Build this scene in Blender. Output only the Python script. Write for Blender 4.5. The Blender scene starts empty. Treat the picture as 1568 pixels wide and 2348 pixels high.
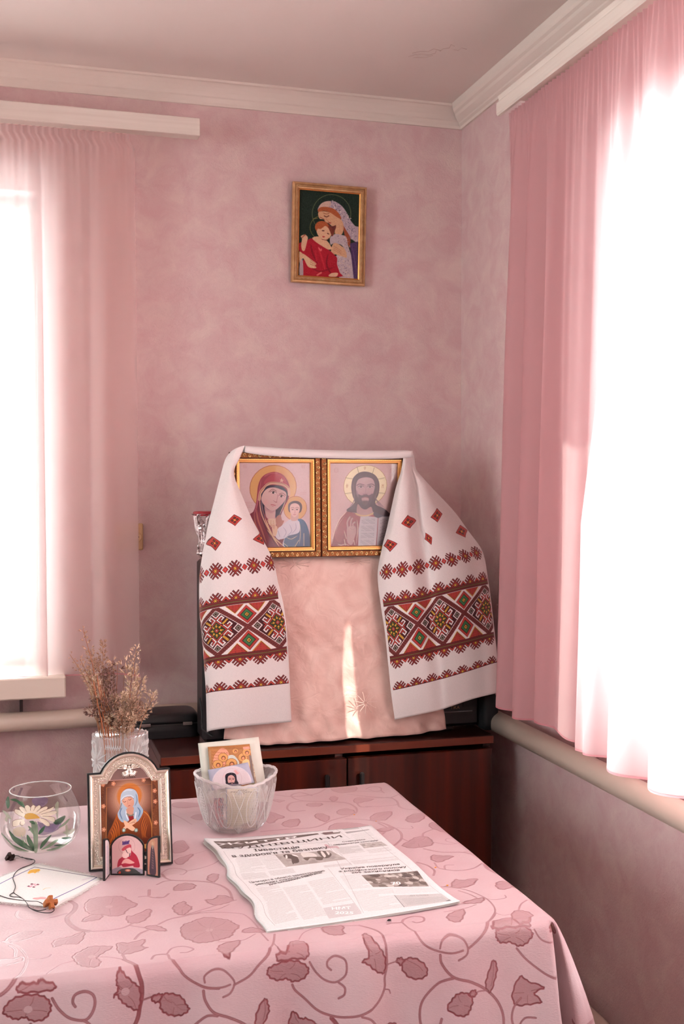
import bpy, bmesh, math, random
import numpy as np
from math import sin, cos, pi, radians, sqrt, atan2
from mathutils import Vector, Matrix
rnd = random.Random(7)
col = bpy.context.scene.collection
# ------------------------------------------------------------------ camera
FPX = 2550.0
CAM = Vector((-1.1755, -2.887, 1.37)); YAW = radians(16.06); PITCH = math.atan(61 / 2550.0)
cd = bpy.data.cameras.new('camera'); cam = bpy.data.objects.new('camera', cd); col.objects.link(cam)
cd.sensor_fit = 'HORIZONTAL'; cd.sensor_width = 24.0; cd.lens = 24.0 * FPX / 1568.0
cd.clip_start = .05
FW = Vector((sin(YAW) * cos(PITCH), cos(YAW) * cos(PITCH), -sin(PITCH)))
RT = Vector((cos(YAW), -sin(YAW), 0)); UP = RT.cross(FW)
cam.matrix_world = Matrix(((RT.x, UP.x, -FW.x, CAM.x), (RT.y, UP.y, -FW.y, CAM.y), (RT.z, UP.z, -FW.z, CAM.z), (0, 0, 0, 1)))
bpy.context.scene.camera = cam
# ------------------------------------------------------------------ world, sun, window daylight, fill lamp, exposure
w = bpy.data.worlds.new('sky'); bpy.context.scene.world = w; w.use_nodes = True
wn = w.node_tree.nodes['Background']; wn.inputs[0].default_value = (.95, 1.0, 1.0, 1); wn.inputs[1].default_value = 3.0
def light(name, kind, loc, direction, energy, color=(1, 1, 1), size=None, angle=None):
    d = bpy.data.lights.new(name, kind); d.energy = energy; d.color = color
    if size: d.shape = 'RECTANGLE'; d.size, d.size_y = size
    if angle: d.angle = angle
    o = bpy.data.objects.new(name, d); col.objects.link(o); o.location = loc
    o.rotation_euler = Vector(direction).to_track_quat('-Z', 'Y').to_euler()
    return o
SUNDIR = Vector((-.74, 1.42, -.95))
light('sun', 'SUN', (3, -6, 5), SUNDIR, 26.0, (1.0, .93, .84), angle=radians(.6))
# daylight entering by two windows, plus added fill at a made-up left window (each lamp stands outside its panes)
light('daylight_right', 'AREA', (.42, -1.81, 1.45), (-1, 0, 0), 66, (.90, 1.0, .99), (1.4, 1.2))
light('daylight_back', 'AREA', (-1.78, .42, 1.5), (0, -1, 0), 24, (.90, 1.0, 1.0), (1.25, 1.3))
light('fill_left', 'AREA', (-3.72, -2.60, 1.50), (1, 0, 0), 26, (.90, 1.0, 1.0), (1.3, 1.2))  # added fill lamp, not a known light source
vs = bpy.context.scene.view_settings
vs.view_transform = 'Standard'; vs.look = 'None'; vs.gamma = 1; vs.use_curve_mapping = False; vs.exposure = 1.30
bpy.context.scene.display_settings.display_device = 'sRGB'
# ------------------------------------------------------------------ helpers
def at(px, py, Y):
    d = FW + RT * ((px - 784) / FPX) - UP * ((py - 1174) / FPX)
    return CAM + d * ((Y - CAM.y) / d.y)
def tp(px, py, z=.753):
    d = FW + RT * ((px - 784) / FPX) - UP * ((py - 1174) / FPX)
    return CAM + d * ((z - CAM.z) / d.z)
def lin(c):
    return tuple(((v / 255.) / 12.92 if v / 255. <= .04045 else ((v / 255. + .055) / 1.055) ** 2.4) for v in c)
def tag(o, label=None, cat=None, group=None, kind=None):
    if label: o['label'] = label
    if cat: o['category'] = cat
    if group: o['group'] = group
    if kind: o['kind'] = kind
    return o
def empty(name, loc, label, cat, group=None, rz=0):
    o = bpy.data.objects.new(name, None); col.objects.link(o); o.location = loc; o.rotation_euler = (0, 0, rz)
    o.empty_display_size = .05
    return tag(o, label, cat, group)
def mesh_obj(name, verts, faces, m=None, parent=None, smooth=False, uvs=None, mats=None, fm=None, world=True):
    me = bpy.data.meshes.new(name); me.from_pydata([tuple(v) for v in verts], [], [tuple(f) for f in faces]); me.update()
    if smooth: me.polygons.foreach_set('use_smooth', [True] * len(me.polygons))
    if uvs is not None:
        ul = me.uv_layers.new(name='UVMap')
        idx = np.empty(len(me.loops), dtype=np.int32); me.loops.foreach_get('vertex_index', idx)
        ul.data.foreach_set('uv', np.asarray(uvs, dtype=np.float32)[idx].ravel())
    for mm in (mats or ([m] if m else [])): me.materials.append(mm)
    if fm: me.polygons.foreach_set('material_index', fm)
    o = bpy.data.objects.new(name, me); col.objects.link(o)
    if parent:
        o.parent = parent
        if world: o.matrix_parent_inverse = parent_matrix(parent).inverted()
    return o
def parent_matrix(p):
    m = Matrix.LocRotScale(p.location, p.rotation_euler, p.scale)
    return (parent_matrix(p.parent) @ p.matrix_parent_inverse @ m) if p.parent else m
class MB:
    def __init__(s): s.v = []; s.f = []
    def add(s, V, F):
        n = len(s.v); s.v += [tuple(v) for v in V]; s.f += [tuple(i + n for i in f) for f in F]; return s
    def box(s, x0, x1, y0, y1, z0, z1, b=0.0, M=None):
        if b > 0:
            V = []
            for sx, X, bx in ((0, x0, b), (1, x1, -b)):
                pass
            # chamfered box: 24 vertices
            def P(x, y, z): return (x, y, z)
            V = []; idx = {}
            for i, X in enumerate((x0, x1)):
                for j, Y in enumerate((y0, y1)):
                    for k, Z in enumerate((z0, z1)):
                        dx = b if i == 0 else -b; dy = b if j == 0 else -b; dz = b if k == 0 else -b
                        idx[i, j, k] = len(V)
                        V += [(X, Y + dy, Z + dz), (X + dx, Y, Z + dz), (X + dx, Y + dy, Z)]
            I = lambda i, j, k, a: idx[i, j, k] + a
            F = [(I(0,0,0,0), I(0,0,1,0), I(0,1,1,0), I(0,1,0,0)), (I(1,0,0,0), I(1,1,0,0), I(1,1,1,0), I(1,0,1,0)),
                 (I(0,0,0,1), I(1,0,0,1), I(1,0,1,1), I(0,0,1,1)), (I(0,1,0,1), I(0,1,1,1), I(1,1,1,1), I(1,1,0,1)),
                 (I(0,0,0,2), I(0,1,0,2), I(1,1,0,2), I(1,0,0,2)), (I(0,0,1,2), I(1,0,1,2), I(1,1,1,2), I(0,1,1,2))]
            for j in (0, 1):
                for k in (0, 1):
                    F.append((I(0,j,k,1), I(0,j,k,2), I(1,j,k,2), I(1,j,k,1)))
            for i in (0, 1):
                for k in (0, 1):
                    F.append((I(i,0,k,0), I(i,0,k,2), I(i,1,k,2), I(i,1,k,0)))
            for i in (0, 1):
                for j in (0, 1):
                    F.append((I(i,j,0,0), I(i,j,0,1), I(i,j,1,1), I(i,j,1,0)))
            for i in (0, 1):
                for j in (0, 1):
                    for k in (0, 1): F.append((I(i,j,k,0), I(i,j,k,1), I(i,j,k,2)))
        else:
            V = [(x0,y0,z0),(x1,y0,z0),(x1,y1,z0),(x0,y1,z0),(x0,y0,z1),(x1,y0,z1),(x1,y1,z1),(x0,y1,z1)]
            F = [(0,3,2,1),(4,5,6,7),(0,1,5,4),(1,2,6,5),(2,3,7,6),(3,0,4,7)]
        if M: V = [tuple(M @ Vector(v)) for v in V]
        return s.add(V, F)
    def tube(s, pts, r, n=8, cap=True):
        pts = [Vector(p) for p in pts]; N = len(pts); rr = r if hasattr(r, '__len__') else [r] * N
        V = []; F = []; ref = Vector((0, 0, 1))
        t0 = (pts[1] - pts[0]).normalized()
        if abs(t0.dot(ref)) > .9: ref = Vector((1, 0, 0))
        a = t0.cross(ref).normalized()
        for i in range(N):
            t = (pts[min(i + 1, N - 1)] - pts[max(i - 1, 0)])
            t = t.normalized() if t.length > 1e-9 else t0
            a = (a - t * a.dot(t)); a = a.normalized() if a.length > 1e-6 else t.orthogonal().normalized()
            b = t.cross(a)
            for k in range(n):
                th = 2 * pi * k / n; V.append(pts[i] + (a * cos(th) + b * sin(th)) * rr[i])
        for i in range(N - 1):
            for k in range(n):
                k2 = (k + 1) % n; F.append((i*n+k, i*n+k2, (i+1)*n+k2, (i+1)*n+k))
        if cap: F.append(tuple(range(n))[::-1]); F.append(tuple((N-1)*n + k for k in range(n)))
        return s.add(V, F)
    def lathe(s, prof, n=32, c=(0, 0, 0), fr=None, cap0=True, cap1=False):
        V = []; F = []
        for j, (r, z) in enumerate(prof):
            for k in range(n):
                th = 2 * pi * k / n; R = fr(th, j, r, z) if fr else r
                zz = z
                if isinstance(R, tuple): R, zz = R
                V.append((c[0] + R * cos(th), c[1] + R * sin(th), c[2] + zz))
        for j in range(len(prof) - 1):
            for k in range(n):
                k2 = (k + 1) % n; F.append((j*n+k, j*n+k2, (j+1)*n+k2, (j+1)*n+k))
        if cap0: F.append(tuple(range(n))[::-1])
        if cap1: F.append(tuple((len(prof)-1)*n + k for k in range(n)))
        return s.add(V, F)
    def build(s, name, m, parent=None, smooth=False, M=None):
        V = [M @ Vector(v) for v in s.v] if M else s.v
        return mesh_obj(name, V, s.f, m, parent, smooth)
def solidify(o, t, off=0):
    md = o.modifiers.new('thick', 'SOLIDIFY'); md.thickness = t; md.offset = off; return o
def cr(P, k=8, closed=False):
    """Catmull-Rom through tuples of any dimension"""
    P = [tuple(p) for p in P]; n = len(P); out = []
    rng = range(n) if closed else range(n - 1)
    for i in rng:
        p = [P[(i + d) % n] if closed else P[min(max(i + d, 0), n - 1)] for d in (-1, 0, 1, 2)]
        for j in range(k):
            t = j / k
            out.append(tuple(.5 * (2*b + (c-a)*t + (2*a-5*b+4*c-d)*t*t + (3*b-a-3*c+d)*t**3) for a, b, c, d in zip(*p)))
    if not closed: out.append(P[-1])
    return out
# ------------------------------------------------------------------ materials
def nodes(name):
    m = bpy.data.materials.new(name); m.use_nodes = True; nt = m.node_tree
    return m, nt, nt.nodes['Principled BSDF'], nt.nodes['Material Output']
def mat(name, c, rough=.6, metal=0, bump=None, spec=.5, var=None, sheen=0, coat=0, trans=0, ior=1.45, aniso=None):
    m, nt, p, out = nodes(name); N = nt.nodes; L = nt.links
    p.inputs['Base Color'].default_value = (*lin(c), 1); p.inputs['Roughness'].default_value = rough
    p.inputs['Metallic'].default_value = metal; p.inputs['Specular IOR Level'].default_value = spec
    p.inputs['Sheen Weight'].default_value = sheen; p.inputs['Coat Weight'].default_value = coat
    p.inputs['Transmission Weight'].default_value = trans; p.inputs['IOR'].default_value = ior
    tc = N.new('ShaderNodeTexCoord')
    if var:   # (scale, colour2, lo, hi)
        n = N.new('ShaderNodeTexNoise'); n.inputs['Scale'].default_value = var[0]; n.inputs['Detail'].default_value = 5
        if aniso:
            mp = N.new('ShaderNodeMapping'); mp.inputs['Scale'].default_value = aniso; L.new(tc.outputs['Object'], mp.inputs[0]); L.new(mp.outputs[0], n.inputs['Vector'])
        else: L.new(tc.outputs['Object'], n.inputs['Vector'])
        r = N.new('ShaderNodeValToRGB'); r.color_ramp.elements[0].position = var[2]; r.color_ramp.elements[1].position = var[3]
        r.color_ramp.elements[0].color = (*lin(c), 1); r.color_ramp.elements[1].color = (*lin(var[1]), 1)
        L.new(n.outputs['Fac'], r.inputs[0]); L.new(r.outputs[0], p.inputs['Base Color'])
    if bump:  # (scale, strength, distance)
        n = N.new('ShaderNodeTexNoise'); n.inputs['Scale'].default_value = bump[0]; n.inputs['Detail'].default_value = 4
        b = N.new('ShaderNodeBump'); b.inputs['Strength'].default_value = bump[1]; b.inputs['Distance'].default_value = bump[2]
        L.new(tc.outputs['Object'], n.inputs['Vector']); L.new(n.outputs['Fac'], b.inputs['Height']); L.new(b.outputs[0], p.inputs['Normal'])
    return m
def sheer(name, c, ct, transp, transl, edge=1.0):
    """woven voile: part open weave, part translucent thread, part diffuse; denser where seen edge-on"""
    m, nt, p, out = nodes(name); N = nt.nodes; L = nt.links; N.remove(p)
    tr = N.new('ShaderNodeBsdfTransparent'); tr.inputs[0].default_value = (*lin((255, 247, 247)), 1)
    tl = N.new('ShaderNodeBsdfTranslucent'); tl.inputs[0].default_value = (*lin(ct), 1)
    df = N.new('ShaderNodeBsdfDiffuse'); df.inputs[0].default_value = (*lin(c), 1)
    m1 = N.new('ShaderNodeMixShader'); m1.inputs[0].default_value = transl; L.new(df.outputs[0], m1.inputs[1]); L.new(tl.outputs[0], m1.inputs[2])
    lw = N.new('ShaderNodeLayerWeight'); lw.inputs[0].default_value = .35
    mp = N.new('ShaderNodeMapRange'); mp.inputs['From Min'].default_value = 0; mp.inputs['From Max'].default_value = 1
    mp.inputs['To Min'].default_value = transp; mp.inputs['To Max'].default_value = transp * (1 - edge)
    L.new(lw.outputs['Facing'], mp.inputs[0])
    m2 = N.new('ShaderNodeMixShader'); L.new(mp.outputs[0], m2.inputs[0]); L.new(m1.outputs[0], m2.inputs[1]); L.new(tr.outputs[0], m2.inputs[2])
    L.new(m2.outputs[0], out.inputs[0]); return m
def clear_glass(name, tint=(250, 252, 250), refl=.9):
    m, nt, p, out = nodes(name); N = nt.nodes; L = nt.links; N.remove(p)
    tr = N.new('ShaderNodeBsdfTransparent'); tr.inputs[0].default_value = (*lin(tint), 1)
    gl = N.new('ShaderNodeBsdfGlossy'); gl.inputs['Roughness'].default_value = .02
    fr = N.new('ShaderNodeFresnel'); fr.inputs[0].default_value = 1.45
    mu = N.new('ShaderNodeMath'); mu.operation = 'MULTIPLY'; mu.inputs[1].default_value = refl; L.new(fr.outputs[0], mu.inputs[0])
    mx = N.new('ShaderNodeMixShader'); L.new(mu.outputs[0], mx.inputs[0]); L.new(tr.outputs[0], mx.inputs[1]); L.new(gl.outputs[0], mx.inputs[2])
    L.new(mx.outputs[0], out.inputs[0]); return m
def print_mat(name, cv, rough=.5, spec=.3, bump=0, coat=0):
    img = cv.image(name); m, nt, p, out = nodes(name); N = nt.nodes; L = nt.links
    t = N.new('ShaderNodeTexImage'); t.image = img; t.interpolation = 'Linear'; t.extension = 'EXTEND'
    L.new(t.outputs[0], p.inputs['Base Color']); p.inputs['Roughness'].default_value = rough; p.inputs['Specular IOR Level'].default_value = spec
    p.inputs['Coat Weight'].default_value = coat
    if bump:
        b = N.new('ShaderNodeBump'); b.inputs['Strength'].default_value = .4; b.inputs['Distance'].default_value = bump
        n = N.new('ShaderNodeTexNoise'); n.inputs['Scale'].default_value = 900; tc = N.new('ShaderNodeTexCoord')
        L.new(tc.outputs['Object'], n.inputs['Vector']); L.new(n.outputs['Fac'], b.inputs['Height']); L.new(b.outputs[0], p.inputs['Normal'])
    return m
# ------------------------------------------------------------------ a small painter for printed and embroidered surfaces
def homog(q):
    """3x3 taking the quad q (TL,TR,BR,BL) to the unit square"""
    A = []; b = []
    for (x, y), (u, v) in zip(q, ((0, 0), (1, 0), (1, 1), (0, 1))):
        A += [[x, y, 1, 0, 0, 0, -u*x, -u*y], [0, 0, 0, x, y, 1, -v*x, -v*y]]; b += [u, v]
    h = np.linalg.solve(np.array(A, float), np.array(b, float)); return np.append(h, 1).reshape(3, 3)
class Cv:
    def __init__(s, w, h, bg=(255, 255, 255), quad=None):
        s.w, s.h = w, h; s.a = np.empty((h, w, 3), np.float32); s.a[:] = bg
        s.H = homog(quad) if quad else None
        s.sc = (w / max(1, (quad[1][0] - quad[0][0]))) if quad else 1.
    def T(s, pts):
        P = np.array([p[:2] for p in pts], float)
        if s.H is None: return P
        q = np.c_[P, np.ones(len(P))] @ s.H.T
        return np.c_[q[:, 0] / q[:, 2] * s.w, q[:, 1] / q[:, 2] * s.h]
    def _box(s, P, pad):
        x0 = max(0, int(P[:, 0].min() - pad)); x1 = min(s.w, int(P[:, 0].max() + pad) + 2)
        y0 = max(0, int(P[:, 1].min() - pad)); y1 = min(s.h, int(P[:, 1].max() + pad) + 2)
        if x1 <= x0 or y1 <= y0: return None
        Y, X = np.mgrid[y0:y1, x0:x1].astype(np.float32) + .5
        return x0, x1, y0, y1, X, Y
    def blend(s, b, al, c, c2=None, ax=None):
        x0, x1, y0, y1, X, Y = b; C = np.array(c, np.float32)
        if c2 is not None:
            (ax0, ay0), (ax1, ay1) = s.T(ax); d2 = (ax1-ax0)**2 + (ay1-ay0)**2
            t = np.clip(((X-ax0)*(ax1-ax0) + (Y-ay0)*(ay1-ay0)) / d2, 0, 1)[..., None]
            C = C * (1 - t) + np.array(c2, np.float32) * t
        R = s.a[y0:y1, x0:x1]; al = al[..., None]; s.a[y0:y1, x0:x1] = R * (1 - al) + C * al
    def poly(s, pts, c, a=1., soft=1., sm=False, c2=None, ax=None, hol=None):
        if sm: pts = cr([p[:2] for p in pts], 5, True)
        P = s.T(pts); b = s._box(P, soft + 1)
        if b is None: return s
        X, Y = b[4], b[5]; ins = np.zeros(X.shape, bool); d2 = np.full(X.shape, 1e9, np.float32); n = len(P)
        for i in range(n):
            ax_, ay_ = P[i]; bx, by = P[(i + 1) % n]
            if ay_ != by:
                k = ((ay_ > Y) != (by > Y)) & (X < (bx - ax_) * (Y - ay_) / (by - ay_) + ax_); ins ^= k
            dx, dy = bx - ax_, by - ay_; L = dx*dx + dy*dy + 1e-9
            t = np.clip(((X - ax_) * dx + (Y - ay_) * dy) / L, 0, 1)
            d2 = np.minimum(d2, (X - ax_ - t*dx)**2 + (Y - ay_ - t*dy)**2)
        d = np.sqrt(d2) * np.where(ins, 1, -1); al = np.clip(d / max(soft, .01) + .5, 0, 1) * a
        s.blend(b, al, c, c2, ax); return s
    def line(s, pts, wd, c, a=1., soft=1., sm=True, taper=False):
        wd = wd * s.sc
        if sm and len(pts) > 2: pts = cr([p[:2] for p in pts], 6)
        P = s.T(pts); b = s._box(P, wd / 2 + soft + 1)
        if b is None: return s
        X, Y = b[4], b[5]; best = np.full(X.shape, 1e9, np.float32); n = len(P)
        for i in range(n - 1):
            ax_, ay_ = P[i]; bx, by = P[i + 1]; dx, dy = bx - ax_, by - ay_; L = dx*dx + dy*dy + 1e-9
            t = np.clip(((X - ax_) * dx + (Y - ay_) * dy) / L, 0, 1)
            d = np.sqrt((X - ax_ - t*dx)**2 + (Y - ay_ - t*dy)**2)
            hw = wd / 2 * ((1 - abs(2 * (i + .5) / (n - 1) - 1) ** 3) if taper else 1)
            best = np.minimum(best, d - hw)
        s.blend(b, np.clip(-best / max(soft, .01) + .5, 0, 1) * a, c); return s
    def ell(s, cx, cy, rx, ry, c, a=1., soft=1., rot=0, **k):
        n = 28; cr_, sr = cos(rot), sin(rot)
        pts = [(cx + rx*cos(t)*cr_ - ry*sin(t)*sr, cy + rx*cos(t)*sr + ry*sin(t)*cr_) for t in (2*pi*i/n for i in range(n))]
        return s.poly(pts, c, a, soft, **k)
    def ring(s, cx, cy, rx, ry, wd, c, a=1., soft=1.):
        pts = [(cx + rx*cos(2*pi*i/36), cy + ry*sin(2*pi*i/36)) for i in range(37)]
        return s.line(pts, wd, c, a, soft, sm=False)
    def noise(s, amp, cell=1, seed=1):
        r = np.random.RandomState(seed); n = r.normal(0, amp, (s.h // cell + 1, s.w // cell + 1, 1)).astype(np.float32)
        s.a += np.repeat(np.repeat(n, cell, 0), cell, 1)[:s.h, :s.w]; return s
    def image(s, name):
        img = bpy.data.images.new(name, s.w, s.h, alpha=False)
        px = np.ones((s.h, s.w, 4), np.float32); px[..., :3] = np.clip(s.a[::-1] / 255., 0, 1)
        img.pixels.foreach_set(px.ravel()); img.update(); img.pack(); return img
# ================================================================== THE ROOM
def wallpaper(name):
    m, nt, p, out = nodes(name); N = nt.nodes; L = nt.links
    tc = N.new('ShaderNodeTexCoord')
    n1 = N.new('ShaderNodeTexNoise'); n1.inputs['Scale'].default_value = 16; n1.inputs['Detail'].default_value = 7; n1.inputs['Roughness'].default_value = .62; n1.inputs['Distortion'].default_value = .6
    n2 = N.new('ShaderNodeTexNoise'); n2.inputs['Scale'].default_value = 110; n2.inputs['Detail'].default_value = 5; n2.inputs['Distortion'].default_value = 1.5
    r1 = N.new('ShaderNodeValToRGB'); e = r1.color_ramp.elements
    e[0].position = .36; e[0].color = (*lin((209, 173, 174)), 1); e[1].position = .66; e[1].color = (*lin((218, 192, 187)), 1)
    x = r1.color_ramp.elements.new(.5); x.color = (*lin((213, 182, 181)), 1)
    L.new(tc.outputs['Object'], n1.inputs['Vector']); L.new(tc.outputs['Object'], n2.inputs['Vector']); L.new(n1.outputs['Fac'], r1.inputs[0])
    L.new(r1.outputs[0], p.inputs['Base Color']); p.inputs['Roughness'].default_value = .55; p.inputs['Specular IOR Level'].default_value = .35
    # stroked plaster relief: a stretched wave of fibres plus blotches
    v = N.new('ShaderNodeTexVoronoi'); v.feature = 'DISTANCE_TO_EDGE'; v.inputs['Scale'].default_value = 26
    nd = N.new('ShaderNodeTexNoise'); nd.inputs['Scale'].default_value = 18; nd.inputs['Detail'].default_value = 3
    mv = N.new('ShaderNodeMix'); mv.data_type = 'RGBA'; mv.inputs[0].default_value = .35
    L.new(tc.outputs['Object'], nd.inputs['Vector']); L.new(tc.outputs['Object'], mv.inputs[6]); L.new(nd.outputs['Color'], mv.inputs[7]); L.new(mv.outputs[2], v.inputs['Vector'])
    cr_ = N.new('ShaderNodeValToRGB'); cr_.color_ramp.elements[0].position = 0; cr_.color_ramp.elements[0].color = (1, 1, 1, 1); cr_.color_ramp.elements[1].position = .06; cr_.color_ramp.elements[1].color = (0, 0, 0, 1)
    L.new(v.outputs['Distance'], cr_.inputs[0])
    ad = N.new('ShaderNodeMath'); ad.operation = 'MULTIPLY_ADD'; ad.inputs[1].default_value = .14; L.new(cr_.outputs[0], ad.inputs[0]); L.new(n2.outputs['Fac'], ad.inputs[2])
    b = N.new('ShaderNodeBump'); b.inputs['Strength'].default_value = .55; b.inputs['Distance'].default_value = .0022
    L.new(ad.outputs[0], b.inputs['Height']); L.new(b.outputs[0], p.inputs['Normal'])
    return m
M_wall = wallpaper('pink_wallpaper')
M_ceil = mat('ceiling_paint', (222, 209, 202), .7, bump=(60, .15, .001))
M_corn = mat('cornice_foam', (220, 206, 196), .6, bump=(120, .12, .0006))
M_floor = mat('floor_boards', (120, 78, 52), .45, var=(6, (95, 58, 38), .35, .7), aniso=(1, 12, 1))
M_pvc = mat('white_pvc', (236, 236, 232), .3)
M_sill = mat('sill_paint', (226, 210, 196), .4)
M_rail = mat('rail_white', (220, 208, 198), .5, bump=(300, .1, .0003), var=(5, (214, 200, 190), .4, .7), aniso=(1, 1, 30))
M_pane = clear_glass('window_glass', (252, 255, 255))
CZ = 2.405; XL = -3.45; YF = -4.3
def wall(name, P, h0, h1, holes):
    """P(u,z,d) -> point, u runs along the wall; holes (u0,u1,z0,z1); d is depth outward"""
    us = sorted({h0, h1, *[a for h in holes for a in h[:2]]}); zs = sorted({0.0, CZ + .06, *[a for h in holes for a in h[2:]]})
    mb = MB(); D = .30
    for i in range(len(us) - 1):
        for k in range(len(zs) - 1):
            uc, zc = (us[i] + us[i+1]) / 2, (zs[k] + zs[k+1]) / 2
            if any(h[0] < uc < h[1] and h[2] < zc < h[3] for h in holes): continue
            u0, u1, z0, z1 = us[i], us[i+1], zs[k], zs[k+1]
            mb.add([P(u0,z0,0), P(u1,z0,0), P(u1,z1,0), P(u0,z1,0)], [(0,1,2,3)])
            mb.add([P(u0,z0,D), P(u1,z0,D), P(u1,z1,D), P(u0,z1,D)], [(3,2,1,0)])
    for a in holes:
        u0, u1, z0, z1 = a
        for q in (((u0,z0),(u1,z0)), ((u1,z0),(u1,z1)), ((u1,z1),(u0,z1)), ((u0,z1),(u0,z0))):
            mb.add([P(*q[0],0), P(*q[1],0), P(*q[1],D), P(*q[0],D)], [(0,1,2,3)])
    for q in (((us[0],0),(us[-1],0)), ((us[-1],0),(us[-1],zs[-1])), ((us[-1],zs[-1]),(us[0],zs[-1])), ((us[0],zs[-1]),(us[0],0))):
        mb.add([P(*q[0],0), P(*q[1],0), P(*q[1],D), P(*q[0],D)], [(0,1,2,3)])
    o = mb.build(name, M_wall); tag(o, kind='structure')
    return o
HB = (-2.45, -1.136, .905, 2.10)      # back window opening  (x0,x1,z0,z1)
HR = (-2.50, -1.05, .93, 1.99)         # right window opening (y0,y1,z0,z1)
HL = (-3.30, -1.90, .93, 2.14)        # added left wall opening, unseen, lets the fill lamp in
wall('wall_back', lambda u, z, d: (u, d, z), XL, 0, [HB])
wall('wall_right', lambda u, z, d: (d, u, z), YF, 0, [HR])
wall('wall_left', lambda u, z, d: (XL - d, u, z), YF, 0, [HL])
wall('wall_front', lambda u, z, d: (u, YF - d, z), XL, 0, [])
fl = MB()
nb = 24
for i in range(nb):
    x0 = XL + (0 - XL) * i / nb; x1 = XL + (0 - XL) * (i + 1) / nb
    fl.box(x0 + .001, x1 - .001, YF, 0, -.03, 0)
tag(MB().box(XL - .3, .3, YF - .3, .3, -.12, -.03).build('floor', M_floor), kind='structure')
fo = bpy.data.objects['floor']
for i in range(nb):
    x0 = XL + (0 - XL) * i / nb; x1 = XL + (0 - XL) * (i + 1) / nb
    MB().box(x0 + .001, x1 - .001, YF, 0, -.0295, rnd.uniform(-.0006, 0)).build('plank', M_floor, fo)
# ceiling with two hairline cracks as relief in the paint
MB_c = MB().box(XL - .3, .3, YF - .3, .3, CZ, CZ + .06)
tag(MB_c.build('ceiling', M_ceil), kind='structure')
M_crack = mat('crack_shadow', (196, 168, 160), .8)
ck = MB()
def ceil_pt(px, py): 
    d = FW + RT * ((px - 784) / FPX) - UP * ((py - 1174) / FPX); return CAM + d * ((CZ - .0006 - CAM.z) / d.z)
for pts in ([(936,130),(950,126),(965,124),(985,126),(998,122),(1000,116)], [(945,122),(962,118),(982,118),(994,112),(1010,116)],
            [(1008,118),(1016,112),(1030,110),(1034,102),(1042,106)], [(1040,114),(1050,116),(1058,110),(1070,113)], [(948,132),(975,133),(992,127)]):
    ck.tube([ceil_pt(*p) for p in pts], .0004, 5)
ck.build('crack', M_crack, bpy.data.objects['ceiling'], smooth=True)
# cornices: an extruded stepped cove
def cornice(name, prof, P, ends):
    mb = MB(); n = len(prof); V = []; F = []
    for e in (0, 1):
        for a, z in prof: V.append(P(ends[e], a, z, e))
    for i in range(n - 1): F.append((i, i+1, n+i+1, n+i))
    mb.add(V, F); o = mb.build(name, M_corn, smooth=False)
    return tag(o, kind='structure')
pb = [(0, CZ-.053), (.006, CZ-.053), (.008, CZ-.046), (.011, CZ-.040), (.013, CZ-.036), (.017, CZ-.033), (.022, CZ-.024), (.030, CZ-.014), (.037, CZ-.008), (.040, CZ-.006), (.046, CZ-.005), (.049, CZ+.001)]
pr_ = [(0, CZ-.053), (.006, CZ-.053), (.008, CZ-.047), (.014, CZ-.043), (.016, CZ-.040), (.022, CZ-.036), (.030, CZ-.030), (.034, CZ-.024), (.040, CZ-.020), (.044, CZ-.014), (.049, CZ+.001)]
cornice('trim_1', pb, lambda u, a, z, e: (u if e == 0 else -a, -a, z), (XL, 0))
cornice('trim_2', pr_, lambda u, a, z, e: (-a, u if e == 0 else -a, z), (YF, 0))
cornice('trim_3', pb, lambda u, a, z, e: (XL + a, u, z), (YF, 0))
# ---------------- windows
def window(name, P, h, sill=True, sill_ext=.06):
    u0, u1, z0, z1 = h; root = bpy.data.objects.new(name, None); col.objects.link(root); root.location = P((u0+u1)/2, z0, .14); tag(root, kind='structure')
    def bx(mb, ua, ub, za, zb, d0, d1):
        a = Vector(P(ua, za, d0)); b = Vector(P(ub, zb, d1))
        mb.box(min(a.x,b.x), max(a.x,b.x), min(a.y,b.y), max(a.y,b.y), za, zb, b=.004)
    f = MB(); t = .014
    bx(f, u0, u1, z0, z0+t, .10, .17); bx(f, u0, u1, z1-t, z1, .10, .17); bx(f, u0, u0+t, z0+t, z1-t, .10, .17); bx(f, u1-t, u1, z0+t, z1-t, .10, .17)
    um = (u0 + u1) / 2; bx(f, um-.03, um+.03, z0+t, z1-t, .10, .17)
    f.build('window_frame', M_pvc, root)
    for a, b in ((u0 + t, um - .03), (um + .03, u1 - t)):
        s = MB(); q = .016; bx(s, a, b, z0+t, z0+t+q, .085, .15); bx(s, a, b, z1-t-q, z1-t, .085, .15); bx(s, a, a+q, z0+t+q, z1-t-q, .085, .15); bx(s, b-q, b, z0+t+q, z1-t-q, .085, .15)
        so = s.build('sash', M_pvc, root)
        g = MB(); bx(g, a+q, b-q, z0+t+q, z1-t-q, .118, .122); g.build('pane', M_pane, so)
        hmb = MB(); 
        for zz in (z0 + t + .09, z1 - t - .17): bx(hmb, b - .012 if a > um else a, b if a > um else a + .012, zz, zz + .08, .070, .086)
        hmb.build('hinge', M_pvc, so)
    if sill:
        s = MB(); a = Vector(P(u0 - .03 if u0 != HB[0] else u0 - .06, z0 - .045, -.13)); b = Vector(P(u1 + sill_ext, z0, .10))
        s.box(min(a.x,b.x), max(a.x,b.x), min(a.y,b.y), max(a.y,b.y), z0 - .048, z0 + .003, b=.003)
        so = s.build('window_sill', M_sill, root)
    return root
window('window_1', lambda u, z, d: (u, d, z), HB)
window('window_2', lambda u, z, d: (d, u, z), HR, sill=False)
window('fill_window', lambda u, z, d: (XL - d, u, z), HL, sill=False)  # made-up window out of view, put in for the fill light
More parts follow.
